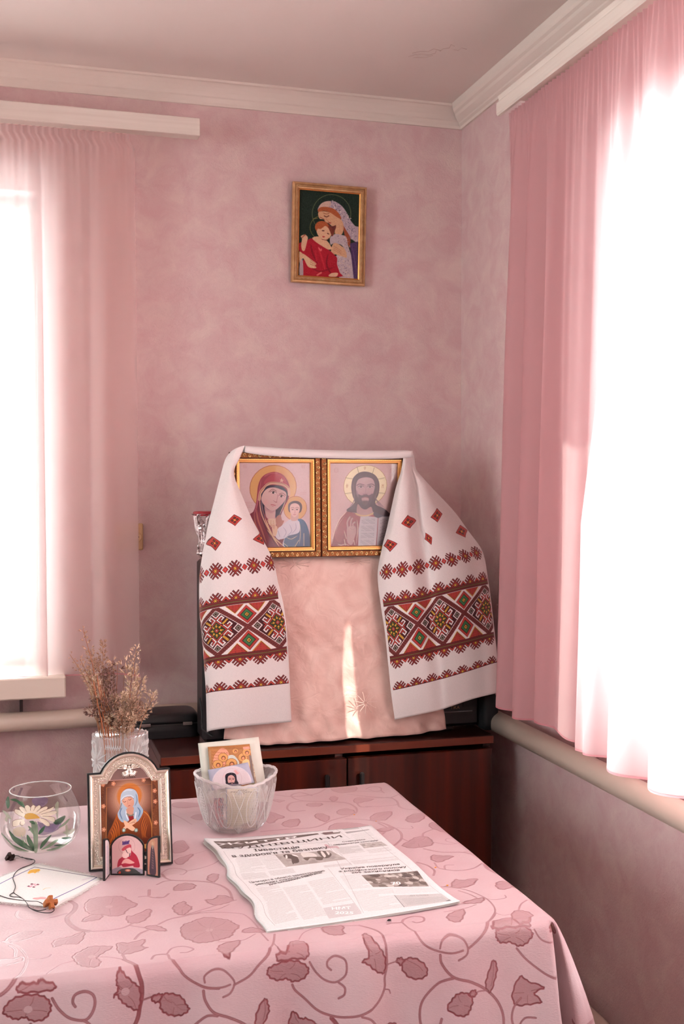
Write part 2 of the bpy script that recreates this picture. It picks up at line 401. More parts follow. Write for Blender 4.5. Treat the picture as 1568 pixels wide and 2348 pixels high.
# ---------------- heating pipes
M_pipe = mat('pipe_paint', (222, 204, 188), .38, bump=(30, .2, .001))
def pipe(pts, r, label, n=24):
    o = MB().tube(pts, r, n).build('heating_pipe', M_pipe, smooth=True); return tag(o, label, 'heating pipe')
pipe([(-3.3, -.055, .792), (-.075, -.055, .789)], .0235, 'thick cream heating pipe running under the left window behind the dried flowers')
pipe([(-.057, -.03, .792), (-.057, -4.2, .768)], .0255, 'thick cream heating pipe along the right wall below the bright curtain')
pipe([(-.055, -.04, .262), (-.055, -4.2, .252)], .026, 'low cream heating pipe on the right wall behind the table corner')
for (x, y) in ((-1.18, -.03),):
    tag(MB().box(x-.004, x+.004, -.05, 0, .80, .86).build('pipe_bracket', mat('dark_bracket', (60, 42, 40), .5)), 'dark metal pipe bracket under the left window sill', 'bracket')
# ---------------- curtain rails
def board(name, x0, x1, y0, y1, z0, z1, label):
    o = MB().box(x0, x1, y0, y1, z0, z1, b=.0015).build(name, M_rail); return tag(o, label, 'curtain rail')
board('curtain_rail', -3.1, -.747, -.135, -.098, 2.232, 2.275, 'flat white curtain rail board above the left window')
for x in (-2.6, -1.6):
    MB().box(x - .015, x + .015, -.099, 0, 2.245, 2.26).build('bracket', M_rail, bpy.data.objects['curtain_rail'])
rr = MB(); 
V = []; prof = [(-.135, 2.206), (-.138, 2.210), (-.138, 2.234), (-.132, 2.240), (-.134, 2.250), (-.125, 2.254), (-.03, 2.254), (-.03, 2.246), (-.120, 2.246), (-.128, 2.230), (-.128, 2.206)]
# moulded board with a shaped end
for yy in (-.545, -3.9): V += [(x, yy, z) for x, z in prof]
n = len(prof); F = [(i, (i+1) % n, n + (i+1) % n, n + i) for i in range(n)] + [tuple(range(n)), tuple(range(2*n-1, n-1, -1))]
rr.add(V, F); o = rr.build('curtain_rail', M_rail); tag(o, 'moulded white curtain rail along the right wall under the cornice', 'curtain rail')
for y in (-.8, -1.9, -3.2): MB().box(-.04, 0, y - .015, y + .015, 2.240, 2.250).build('bracket', M_rail, o)
# ---------------- curtains
M_curt_L = sheer('pink_voile_left', (218, 190, 187), (242, 226, 223), .46, .5, .7)
M_curt_R = sheer('pink_voile_right', (210, 158, 162), (232, 206, 206), .055, .50, .9)
M_hem = sheer('pink_hem', (218, 146, 154), (236, 184, 188), .08, .4, .9)
def curtain(name, P, L, ztop, zbot, folds, amp, label, matc, nz=46, du=.0028, seed=3, edge=(0, 0), u00=0., part=0.):
    """folds: list of (u, phase) knots; the cloth runs u in [0,L]; P(u, off, z)"""
    r = random.Random(seed); n = int(L / du); V = []; F = []; zs = [ztop - (ztop - zbot) * (k / (nz - 1)) ** 1.15 for k in range(nz)]
    fu = [f[0] for f in folds]; fp = [f[1] for f in folds]
    ph = np.interp(np.arange(n + 1) * L / n, fu, fp)
    en = np.array([min(1, (i*L/n + .004)/.05) if edge[0] else 1 for i in range(n+1)]) * np.array([min(1, (L - i*L/n + .004)/.05) if edge[1] else 1 for i in range(n+1)])
    am = en * np.array([amp * (.75 + .5 * sin(.9 * p + 1.3) * sin(.37 * p)) for p in ph])
    jit = [r.uniform(0, 6.28) for _ in range(6)]
    for k, z in enumerate(zs):
        t = k / (nz - 1); top = math.exp(-t * 16); g = 1 - math.exp(-t * 7)
        for i in range(n + 1):
            u = L * i / n; p = ph[i] * 2 * pi
            off = am[i] * g * (.55 + .45 * t) * (sin(p) + .18 * sin(2 * p + .8))
            sh = am[i] * g * .75 * cos(p) * (.5 + .5 * t)
            small = .0045 * top * sin(2 * pi * u / .017 + .8 * sin(u * 23 + jit[0])) + .004 * g * math.exp(-t * 3.4) * sin(2 * pi * u / .043 + 1.7 * sin(u * 11 + jit[1]))
            off += small + .0012 * sin(9 * t + u * 31 + jit[2])
            V.append(P(u + sh, off, z + .004 * t * sin(p * .5 + jit[3])))
    for k in range(nz - 1):
        for i in range(n):
            a = k * (n + 1) + i; F.append((a, a + 1, a + n + 2, a + n + 1))
    o = mesh_obj(name, V, F, matc, smooth=True); tag(o, label, 'curtain')
    # hem band, a separate doubled strip just below the cloth's last row
    b = (nz - 1) * (n + 1); HV = []; HF = []
    for i in range(n + 1):
        x, y, z = V[b + i]; HV += [(x, y, z + .001), (x, y, z - .0035)]
    for i in range(n): HF.append((2*i, 2*i+2, 2*i+3, 2*i+1))
    mesh_obj('hem', HV, HF, M_hem, o, smooth=True)
    return o
fl_ = [(0, .25), (.085, 1.0), (.21, 2.0), (.255, 3.0), (.34, 4.0), (.46, 5.0), (.58, 6.0), (.75, 7.2), (1.7, 15), (2.3, 20)]
lc = curtain('sheer_curtain', lambda u, o, z: (-.905 - u - .012 * (z > 2.2) + .006 * (2.2 - z) , -.104 - o * .8, z), 1.75, 2.2305, .905, fl_, .020,
        'sheer pink curtain with a bright strip, hanging at the left window', M_curt_L, seed=3)
_unused = [(0, .3), (.07, 1.0), (.155, 2.0), (.24, 3.0), (.42, 4.0), (.52, 5.0), (.64, 6.0), (.80, 7.0), (1.2, 10.2), (1.6, 13.5), (2.2, 18)]
# the doubled front edge of the left curtain
V = []; F = []; nx, nz_ = 20, 40
for k in range(nz_ + 1):
    z = 2.2295 - (2.2295 - .907) * k / nz_; t = k / nz_
    for i in range(nx + 1):
        u = i / nx; V.append((-.9085 - .092 * u - .012 * (z > 2.2) + .006 * (2.2 - z), -.086 + .003 * sin(9*u + 2*t), z))
for k in range(nz_):
    for i in range(nx): a = k * (nx + 1) + i; F.append((a, a + 1, a + nx + 2, a + nx + 1))
mesh_obj('folded_edge', V, F, M_curt_L, lc, smooth=True)
def st_(z): return min(1, max(0, (1.55 - z)/.25))
def PR(u, o, z): return (-.118 + o - .004 * (2.25 - z), -.578 + .045 * (2.25 - z) / 1.4 - u, z)
fr1 = [(0, .3), (.07, 1.0), (.155, 2.0), (.24, 3.0), (.39, 4.0), (.44, 4.0)]
fr2_ = [(0, 4.0), (.08, 5.0), (.20, 6.0), (.36, 7.0), (.76, 10.2), (1.16, 13.5), (1.7, 17), (2.4, 23)]
curtain('sheer_curtain', PR, .43, 2.204, .868, fr1, .026, 'narrow pink sheer curtain panel nearest the corner at the right window', M_curt_R, seed=5, edge=(0, 1))
curtain('sheer_curtain', lambda u, o, z: PR(u + .431, o - .002 - .030 * st_(z), z), 2.25, 2.204, .868, fr2_, .028, 'wide sheer curtain panel blown white by sunlight at the right window', M_curt_R, seed=8, edge=(1, 0))
# ---------------- socket on the back wall
M_beige = mat('beige_plastic', (206, 170, 128), .4); M_black = mat('black', (14, 12, 13), .5)
so = empty('wall_socket', (-.911, 0, 1.238), 'beige double wall socket half hidden behind the left curtain', 'socket')
MB().box(-.945, -.877, -.010, 0, 1.204, 1.273, b=.003).build('socket_plate', M_beige, so)
for cx in (-.920, -.893):
    MB().lathe([(.0115, 0), (.0125, .002), (.0125, .004), (.010, .004), (.0095, .001), (0.0005, .001)], 20, cap0=False).build('socket_face', M_beige, so, True, Matrix.Translation((cx, -.010, 1.238)) @ Matrix.Rotation(pi/2, 4, 'X'))
    MB().tube([(cx-.004, -.0125, 1.238), (cx-.004, -.010, 1.238)], .0013, 8).tube([(cx+.004, -.0125, 1.238), (cx+.004, -.010, 1.238)], .0013, 8).build('contact_hole', M_black, so)
MB().box(-.885, -.8785, -.0135, -.010, 1.208, 1.269, b=.001).build('frame_rim', M_beige, so)
# ================================================================== PRINTED AND EMBROIDERED PICTURES
def lock(c, pts, wd, colr, a=1.): c.line(pts, wd, colr, a, taper=True)
def art_mother():
    c = Cv(420, 500, (222, 196, 196), [(200, 232), (1215, 232), (1285, 1455), (262, 1455)]); c.noise(3, 2, 1)
    for x, y in ((255, 270), (1100, 270)):          # faint abbreviations in the corners
        for i in range(4): c.line([(x+i*14, y), (x+i*14+6, y+34)], 5, (203, 158, 160), .8); 
        c.line([(x, y-8), (x+56, y-12)], 4, (203, 158, 160), .8)
    for k in range(4): c.line([(290, 800+k*24), (415 - 12*(k % 2), 800+k*24)], 9, (212, 168, 168), .6)
    for k in range(2): c.line([(1100, 660+k*26), (1185, 660+k*26)], 9, (212, 172, 172), .6)
    halo = (222, 172, 108)
    c.ell(700, 590, 342, 330, (178, 110, 70)); c.ell(700, 590, 334, 322, halo, c2=(226, 186, 130), ax=[(400, 300), (1000, 900)])
    c.ell(1035, 890, 172, 180, (178, 110, 70)); c.ell(1035, 890, 165, 173, halo)
    # veil, hood and mantle
    veil = (165, 66, 84)
    c.poly([(470, 700), (480, 560), (520, 450), (600, 385), (720, 360), (830, 400), (905, 490), (945, 620), (925, 760), (880, 860), (830, 1000), (800, 1180), (870, 1260), (930, 1455), (420, 1455), (440, 1250), (365, 1010), (430, 930), (460, 820)], veil, sm=True, c2=(120, 38, 56), ax=[(480, 400), (760, 1400)])
    for pts, cc in (([(520, 470), (500, 640), (480, 820), (440, 980)], (190, 100, 112)), ([(560, 430), (640, 385), (760, 380)], (196, 108, 120)), ([(470, 900), (500, 1050), (560, 1200), (640, 1400)], (196, 120, 96)),
                    ([(440, 960), (470, 1120), (540, 1280), (600, 1450)], (190, 112, 92)), ([(500, 860), (560, 1060), (660, 1250), (760, 1440)], (140, 58, 70)), ([(520, 700), (505, 820), (500, 950)], (110, 36, 60)),
                    ([(545, 1000), (620, 1180), (700, 1330)], (88, 26, 50)), ([(420, 1080), (480, 1200), (540, 1290)], (222, 160, 160))): lock(c, pts, 22, cc, .8)
    c.poly([(560, 520), (610, 440), (700, 390), (800, 410), (870, 470), (905, 560), (840, 530), (740, 510), (650, 510), (600, 540)], (186, 78, 92), sm=True, a=.9)
    c.poly([(785, 460), (800, 475), (818, 448), (826, 474), (850, 478), (832, 492), (838, 515), (815, 500), (795, 512), (800, 488)], (232, 190, 170))
    # cream border of the hood
    c.line([(505, 760), (520, 660), (570, 590), (640, 530), (740, 525), (850, 548), (920, 600), (935, 690)], 40, (222, 180, 152))
    c.line([(500, 780), (512, 664), (562, 592), (635, 520), (740, 514), (855, 538), (925, 592)], 6, (150, 80, 70))
    # inner cap
    c.poly([(530, 720), (560, 640), (610, 565), (720, 553), (830, 575), (905, 640), (915, 720), (890, 800), (860, 860), (800, 1030), (750, 1030), (600, 980)], (38, 40, 66), sm=True)
    # face
    face = (226, 194, 188)
    c.poly([(535, 740), (560, 660), (620, 600), (710, 585), (800, 610), (880, 650), (900, 710), (870, 790), (820, 850), (760, 905), (700, 925), (640, 900), (580, 840), (545, 790)], face, sm=True, c2=(206, 166, 166), ax=[(560, 620), (880, 860)])
    c.poly([(585, 850), (640, 905), (720, 925), (750, 900), (748, 1010), (760, 1040), (700, 1060), (630, 1030), (600, 960)], (196, 152, 150), sm=True, soft=3)
    c.poly([(610, 930), (690, 960), (745, 940), (740, 1030), (680, 1050), (625, 1020)], (220, 186, 180), a=.7, soft=8, sm=True)
    for x, y, wx, a0 in ((705, 660, 46, .12), (826, 712, 40, .5)):
        c.poly([(x-wx, y-4), (x-10, y-20), (x+wx-6, y+6), (x, y+16)], (238, 218, 214), sm=True, a=.9)
        c.ell(x-2, y, 17, 17, (48, 26, 30)); c.line([(x-wx, y-6), (x-6, y-24), (x+wx, y+4)], 7, (84, 46, 46))
    c.line([(640, 650), (690, 612), (750, 640)], 9, (140, 96, 92)); c.line([(790, 680), (840, 668), (885, 700)], 9, (140, 96, 92))
    c.line([(768, 690), (765, 745), (758, 795)], 9, (178, 130, 128), .9); c.poly([(705, 770), (735, 800), (760, 808), (768, 792), (740, 790)], (164, 112, 112), sm=True, a=.9)
    c.line([(680, 836), (704, 836), (722, 842), (742, 846)], 12, (178, 92, 98)); c.line([(694, 856), (716, 862)], 9, (196, 130, 130)); c.ell(600, 800, 34, 40, (226, 170, 168), .5, soft=14)
    # linings hanging beside the neck
    for pts, wd, cc in (([(512, 700), (520, 850), (560, 1000), (640, 1160), (700, 1260)], 13, (226, 190, 160)), ([(540, 780), (565, 930), (620, 1080)], 9, (196, 166, 160)),
                        ([(530, 740), (550, 900), (600, 1040)], 12, (52, 60, 84)), ([(895, 740), (860, 860), (810, 980)], 10, (222, 190, 160)), ([(600, 1030), (660, 1170), (740, 1320), (830, 1450)], 22, (226, 188, 150)),
                        ([(640, 1200), (760, 1330), (900, 1450)], 18, (214, 178, 136)), ([(690, 1290), (800, 1450)], 9, (96, 40, 40))): lock(c, pts, wd, cc)
    c.poly([(640, 1050), (750, 1040), (770, 1100), (740, 1170), (680, 1140)], (224, 198, 176), sm=True); 
    c.poly([(760, 1030), (820, 980), (850, 1060), (880, 1080), (800, 1220), (770, 1130)], (178, 110, 92), sm=True)
    for i in range(14): c.ell(650 + (i * 37) % 110, 1060 + (i * 53) % 90, 7, 7, (190, 150, 110), .8)
    # child
    c.poly([(840, 1150), (950, 1060), (1040, 1030), (1110, 1060), (1180, 1110), (1230, 1200), (1275, 1340), (1285, 1455), (900, 1455), (900, 1300), (820, 1350), (760, 1280), (800, 1180)], (218, 212, 220), sm=True)
    c.poly([(1080, 1050), (1160, 1060), (1220, 1140), (1265, 1280), (1285, 1455), (1000, 1455), (900, 1440), (905, 1320), (960, 1290), (1100, 1250), (1115, 1150)], (46, 96, 140), sm=True, c2=(34, 70, 112), ax=[(1100, 1050), (1000, 1450)])
    c.poly([(960, 1290), (1060, 1250), (1110, 1180), (1100, 1080), (1010, 1060), (900, 1120), (800, 1190), (780, 1290), (820, 1340), (900, 1330)], (216, 210, 218), sm=True)
    for pts in ([(920, 1310), (1000, 1340), (1090, 1290)], [(1110, 1100), (1130, 1250), (1120, 1420)], [(890, 1400), (950, 1450)], [(1060, 1450), (1110, 1360)], [(1180, 1260), (1190, 1440)]): lock(c, pts, 9, (212, 196, 176))
    for pts in ([(870, 1160), (920, 1240), (880, 1320)], [(960, 1120), (1000, 1220), (940, 1290)], [(1050, 1100), (1060, 1190), (1000, 1260)], [(800, 1220), (830, 1300)]): lock(c, pts, 10, (160, 154, 176), .8)
    c.poly([(985, 960), (1080, 960), (1085, 1050), (1040, 1075), (980, 1060)], (210, 168, 160), sm=True)
    c.poly([(930, 880), (940, 820), (1000, 785), (1080, 790), (1130, 840), (1130, 920), (1090, 960), (960, 950)], (78, 46, 52), sm=True)
    c.poly([(955, 880), (975, 830), (1030, 815), (1085, 840), (1105, 890), (1090, 960), (1045, 1015), (1015, 1015), (970, 960)], (228, 190, 182), sm=True)
    for x in (997, 1062):
        c.ell(x, 908, 15, 8, (70, 44, 48)); c.line([(x-24, 888), (x, 876), (x+24, 888)], 6, (126, 84, 80))
    c.line([(1030, 905), (1036, 955), (1024, 962)], 6, (180, 130, 124)); c.line([(1014, 980), (1030, 983), (1048, 980)], 8, (176, 92, 94))
    c.poly([(700, 1130), (740, 1120), (790, 1180), (770, 1290), (730, 1280), (712, 1200)], (226, 190, 160), sm=True); 
    for k in range(4): c.line([(700 + 14*k, 1130), (690 + 18*k, 1165 + 8*k)], 8, (196, 150, 130))
    c.noise(3.5, 1, 2); return c
def art_father():
    c = Cv(400, 500, (216, 186, 184), [(218, 242), (1172, 242), (1240, 1445), (300, 1445)]); c.noise(3, 2, 3)
    for x, y in ((280, 310), (1075, 310)):
        c.ring(x+30, y+34, 30, 34, 4, (196, 150, 152), .8)
        for i in range(3): c.line([(x+10+i*18, y+10), (x+12+i*18, y+60)], 5, (196, 150, 152), .7)
    c.ell(733, 570, 310, 306, (168, 134, 92)); c.ell(733, 570, 303, 300, (250, 240, 202))
    for (x0, y0, x1, y1) in ((445, 452, 560, 470), (1000, 452, 900, 472), (452, 685, 575, 668), (1020, 685, 895, 668), (600, 292, 628, 380), (845, 300, 822, 400)):
        c.line([(x0, y0), (x1, y1)], 6, (150, 140, 96)); c.line([(x0, y0+12), (x1, y1+12)], 3, (178, 160, 110))
    for pts in ([(700, 305), (712, 290), (724, 305), (712, 330), (700, 305)], [(468, 545), (468, 600)], [(482, 545), (482, 600)], [(462, 572), (490, 572)], [(972, 548), (972, 602)], [(990, 548), (990, 602)], [(972, 575), (990, 560)]): c.line(pts, 6, (190, 150, 96), sm=False)
    hair = (92, 70, 80)
    c.poly([(535, 600), (545, 480), (590, 410), (650, 372), (720, 362), (800, 378), (870, 420), (920, 500), (935, 600), (925, 700), (890, 790), (900, 850), (1000, 900), (1080, 960), (1120, 1030), (880, 1025), (640, 970), (520, 955), (490, 920), (560, 860), (595, 800), (560, 720)], hair, sm=True, c2=(72, 56, 66), ax=[(600, 400), (900, 1000)])
    for k in range(9): lock(c, [(590 + 4*k, 420 + 30*k), (560 + 3*k, 560 + 20*k), (590, 720 + 10*k), (560 - 5*k, 880)], 6, (120, 98, 108), .5)
    for k in range(9): lock(c, [(870 - 4*k, 430 + 30*k), (915 - 4*k, 600 + 20*k), (890, 760), (980 + 10*k, 930)], 6, (120, 98, 104), .5)
    face = (212, 184, 186)
    c.poly([(600, 590), (615, 500), (660, 460), (740, 445), (820, 465), (858, 520), (868, 600), (845, 700), (800, 780), (740, 810), (680, 780), (625, 700)], face, sm=True, c2=(188, 158, 164), ax=[(640, 500), (860, 760)])
    c.poly([(630, 700), (690, 715), (740, 690), (790, 712), (845, 690), (830, 790), (800, 880), (760, 915), (720, 905), (670, 850)], (94, 74, 84), sm=True, soft=3)
    c.poly([(690, 770), (700, 745), (740, 735), (780, 745), (795, 780), (770, 820), (720, 820)], (206, 178, 180), sm=True, soft=4); c.line([(700, 746), (740, 738), (785, 748)], 9, (140, 90, 98)); c.poly([(700, 800), (740, 790), (790, 800), (760, 860), (725, 860)], (110, 88, 96), sm=True, soft=6)
    for x in (672, 800):
        c.poly([(x-40, 590), (x, 572), (x+40, 590), (x, 606)], (212, 196, 198), sm=True); c.ell(x, 588, 17, 14, (86, 64, 74)); c.line([(x-44, 588), (x, 566), (x+44, 588)], 7, (92, 70, 80)); c.line([(x-30, 612), (x, 620), (x+30, 612)], 4, (170, 138, 146))
    c.line([(612, 566), (650, 545), (715, 560)], 10, (96, 72, 82)); c.line([(762, 560), (820, 545), (862, 566)], 10, (96, 72, 82))
    c.line([(738, 560), (742, 640), (735, 690)], 8, (176, 146, 154)); c.line([(710, 690), (735, 702), (762, 690)], 8, (150, 112, 122)); c.poly([(615, 640), (640, 700), (640, 740), (610, 690)], (150, 122, 132), sm=True, soft=8, a=.8)
    c.poly([(640, 840), (700, 900), (760, 918), (830, 880), (860, 950), (880, 975), (760, 1010), (640, 980)], (196, 162, 160), sm=True)
    # robes: muted crimson, dark blue mantle, cream lights
    c.poly([(490, 945), (620, 975), (700, 1010), (760, 1012), (880, 965), (1000, 1010), (1130, 1020), (1240, 1445), (300, 1445), (330, 1230), (380, 1080)], (160, 82, 88), sm=False, c2=(140, 66, 74), ax=[(400, 1000), (500, 1440)])
    c.line([(620, 980), (700, 1008), (780, 1008), (880, 970)], 16, (226, 200, 140)); c.line([(630, 1000), (740, 1026), (870, 992)], 5, (236, 224, 190))
    c.poly([(880, 960), (1000, 1005), (1120, 1030), (1130, 1100), (900, 1030)], (70, 66, 84), sm=True)
    for pts, wd in (([(490, 950), (400, 1060), (340, 1230), (310, 1430)], 14), ([(470, 1000), (380, 1150), (350, 1300)], 5), ([(640, 1060), (660, 1200), (650, 1430)], 10), ([(390, 1415), (440, 1430), (500, 1420), (560, 1440)], 9), ([(480, 1350), (500, 1430)], 9), ([(600, 1300), (630, 1430)], 9), ([(470, 1220), (510, 1340)], 9)): lock(c, pts, wd, (232, 214, 196))
    c.poly([(340, 1300), (400, 1130), (470, 1020), (500, 1100), (470, 1250), (430, 1400)], (172, 92, 96), sm=True, a=.6, soft=6)
    # blessing hand
    c.poly([(510, 1180), (560, 1160), (620, 1160), (640, 1240), (620, 1340), (590, 1430), (530, 1400), (515, 1300)], (196, 162, 160), sm=True)
    for pts in ([(520, 1180), (510, 1100), (540, 1030)], [(560, 1170), (560, 1090), (575, 1050)], [(600, 1175), (590, 1130), (612, 1105)], [(540, 1190), (580, 1210), (610, 1190)]): c.line(pts, 24, (204, 172, 168)); c.line([(p[0]+9, p[1]) for p in pts], 4, (150, 110, 116))
    # open book with four blocks of text on each page
    c.poly([(690, 1020), (800, 1018), (900, 1030), (935, 1045), (930, 1445), (680, 1445), (672, 1200)], (206, 202, 206)); c.poly([(945, 1045), (1000, 1025), (1120, 1025), (1240, 1445), (940, 1445)], (196, 188, 194))
    for r_ in range(4):
        for k in range(6):
            y = 1060 + r_ * 102 + k * 13
            for j in range(9):
                if (j * 7 + k * 3 + r_) % 5: c.line([(712 + j*21, y), (726 + j*21, y)], 6, (150, 148, 158), .8, sm=False)
            for j in range(4):
                if (j + k) % 3: c.line([(975 + j*26, y + 4), (992 + j*26, y + 4)], 6, (140, 124, 136), .8, sm=False)
    c.noise(3.5, 1, 4); c.a = c.a * .93 + 16; return c
def art_embroidery():
    c = Cv(380, 540, (24, 40, 30), [(315, 258), (1238, 296), (1272, 1612), (340, 1598)]); c.noise(5, 3, 5)
    c.ring(825, 610, 300, 300, 8, (112, 120, 84), .9); c.ring(700, 830, 200, 190, 8, (128, 122, 66), .9); c.line([(545, 700), (610, 684)], 9, (150, 130, 70))
    skin = (205, 158, 122)
    c.poly([(610, 560), (640, 480), (700, 430), (780, 412), (880, 420), (980, 480), (1060, 580), (1120, 690), (1200, 780), (1260, 810), (1262, 1030), (1140, 980), (1060, 900), (1010, 780), (960, 660), (850, 560), (720, 520)], (176, 156, 166), sm=True)
    r = random.Random(4)
    for i in range(150):
        t = r.random(); x = 790 + 430*t + r.uniform(-50, 50); y = 450 + 460*t*t + 100*t + r.uniform(-60, 60)
        c.ell(x, y, r.uniform(5, 14), r.uniform(4, 10), r.choice([(120, 108, 126), (206, 188, 188), (92, 86, 104), (222, 204, 198)]), .75)
    c.poly([(640, 480), (700, 432), (800, 416), (790, 500), (640, 520)], (198, 164, 150), sm=True)
    c.poly([(610, 560), (650, 515), (740, 505), (860, 530), (940, 600), (980, 680), (900, 660), (800, 590), (700, 570), (625, 590)], (168, 88, 52), sm=True)
    c.poly([(1010, 780), (1060, 850), (1130, 960), (1140, 1060), (1180, 1170), (1100, 1080), (1050, 960)], (150, 74, 48), sm=True)
    # mother face, neck, hand
    c.poly([(618, 600), (690, 575), (800, 590), (900, 650), (985, 700), (1020, 790), (1010, 900), (960, 940), (900, 930), (885, 850), (900, 780), (850, 805), (790, 760), (740, 740), (700, 700), (640, 690)], skin, sm=True)
    c.poly([(760, 750), (830, 800), (900, 790), (890, 860), (840, 940), (790, 850)], (104, 48, 42), sm=True)
    c.line([(700, 600), (745, 615), (790, 600)], 10, (150, 92, 66)); c.line([(715, 645), (750, 660), (785, 640)], 16, (110, 62, 50)); c.line([(650, 670), (700, 690), (720, 710)], 12, (150, 84, 66)); c.line([(745, 690), (790, 740), (780, 735)], 8, (180, 120, 92)); c.line([(790, 748), (820, 752)], 16, (160, 70, 62))
    c.poly([(820, 980), (900, 920), (1000, 930), (1070, 960), (1100, 1080), (1160, 1250), (1190, 1420), (1230, 1610), (990, 1605), (940, 1400), (930, 1250), (1060, 1200), (1000, 1090), (880, 1070), (830, 1090)], (182, 164, 168), sm=True)
    for i in range(130):
        x = r.uniform(930, 1150); y = r.uniform(950, 1590); c.ell(x, y, r.uniform(4, 12), r.uniform(4, 12), r.choice([(120, 104, 120), (216, 196, 186), (150, 132, 140), (204, 176, 156)]), .7)
    c.poly([(1130, 1060), (1250, 1020), (1275, 1612), (1215, 1612), (1180, 1380), (1150, 1200)], (76, 54, 92), sm=False)
    for i in range(20): c.line([(1160 + i*5, 1080 + 20*i), (1200 + i*3, 1250 + 16*i)], 6, (104, 78, 120), .5)
    c.poly([(860, 1090), (900, 1060), (980, 1090), (1060, 1160), (1090, 1280), (1000, 1260), (900, 1240), (850, 1270), (840, 1180)], skin, sm=True)
    for k in range(3): c.line([(880, 1110 + 30*k), (1000, 1180 + 25*k)], 6, (166, 108, 84))
    # child
    red = (166, 24, 42)
    c.poly([(340, 1090), (430, 1070), (490, 1020), (560, 1010), (680, 1110), (800, 1170), (900, 1250), (940, 1300), (945, 1400), (990, 1520), (1000, 1590), (420, 1600), (400, 1400), (440, 1280), (350, 1220)], red, sm=True)
    for pts, cc in (([(520, 1100), (560, 1250), (640, 1400)], (120, 14, 32)), ([(640, 1160), (700, 1300), (760, 1500)], (196, 44, 58)), ([(800, 1240), (780, 1400), (860, 1560)], (116, 14, 32)), ([(560, 1480), (700, 1520), (900, 1440)], (128, 16, 34)), ([(640, 1140), (680, 1190), (690, 1160)], (222, 110, 110)), ([(640, 1580), (700, 1540)], (222, 120, 110)), ([(600, 1200), (620, 1350)], (188, 36, 52))): lock(c, pts, 26, cc, .8)
    c.poly([(540, 1000), (620, 970), (720, 1000), (800, 1060), (850, 1150), (800, 1170), (700, 1120), (600, 1060)], (214, 170, 136), sm=True)
    c.poly([(600, 880), (620, 800), (700, 770), (780, 800), (840, 870), (830, 950), (780, 1010), (700, 1015), (640, 970)], (214, 170, 136), sm=True)
    c.poly([(575, 830), (600, 760), (670, 725), (740, 740), (790, 790), (840, 870), (800, 850), (740, 800), (670, 850), (620, 850), (605, 890)], (168, 86, 48), sm=True); c.poly([(780, 800), (850, 840), (880, 900), (850, 960), (820, 900)], (120, 54, 40), sm=True)
    c.ell(706, 878, 22, 9, (92, 50, 44)); c.ell(784, 920, 20, 8, (92, 50, 44), rot=.4); c.ell(716, 972, 20, 10, (172, 48, 52)); c.line([(690, 1010), (760, 1024), (800, 990)], 8, (120, 60, 48))
    c.poly([(380, 1020), (360, 980), (420, 950), (470, 990), (460, 1070), (430, 1200), (390, 1200), (370, 1120)], (212, 168, 136), sm=True); c.line([(380, 1000), (430, 950)], 14, (160, 86, 62))
    c.poly([(345, 1230), (400, 1250), (440, 1270), (540, 1340), (620, 1400), (600, 1430), (620, 1470), (500, 1460), (430, 1350), (400, 1330), (360, 1420)], (214, 176, 140), sm=True)
    for k in range(3): c.line([(520, 1340 + 34*k), (620, 1410 + 20*k)], 7, (170, 108, 84))
    c.poly([(360, 1400), (400, 1340), (420, 1600), (362, 1598)], (176, 158, 162), sm=True); c.poly([(820, 1590), (860, 1540), (960, 1530), (940, 1590)], (212, 170, 138), sm=True)
    # stitches: blocky cells
    k = 3; H, W = c.h // k * k, c.w // k * k; B = c.a[:H, :W].reshape(H//k, k, W//k, k, 3).mean((1, 3), keepdims=True); c.a[:H, :W] = np.broadcast_to(B, (H//k, k, W//k, k, 3)).reshape(H, W, 3)
    c.noise(6, 3, 6); return c
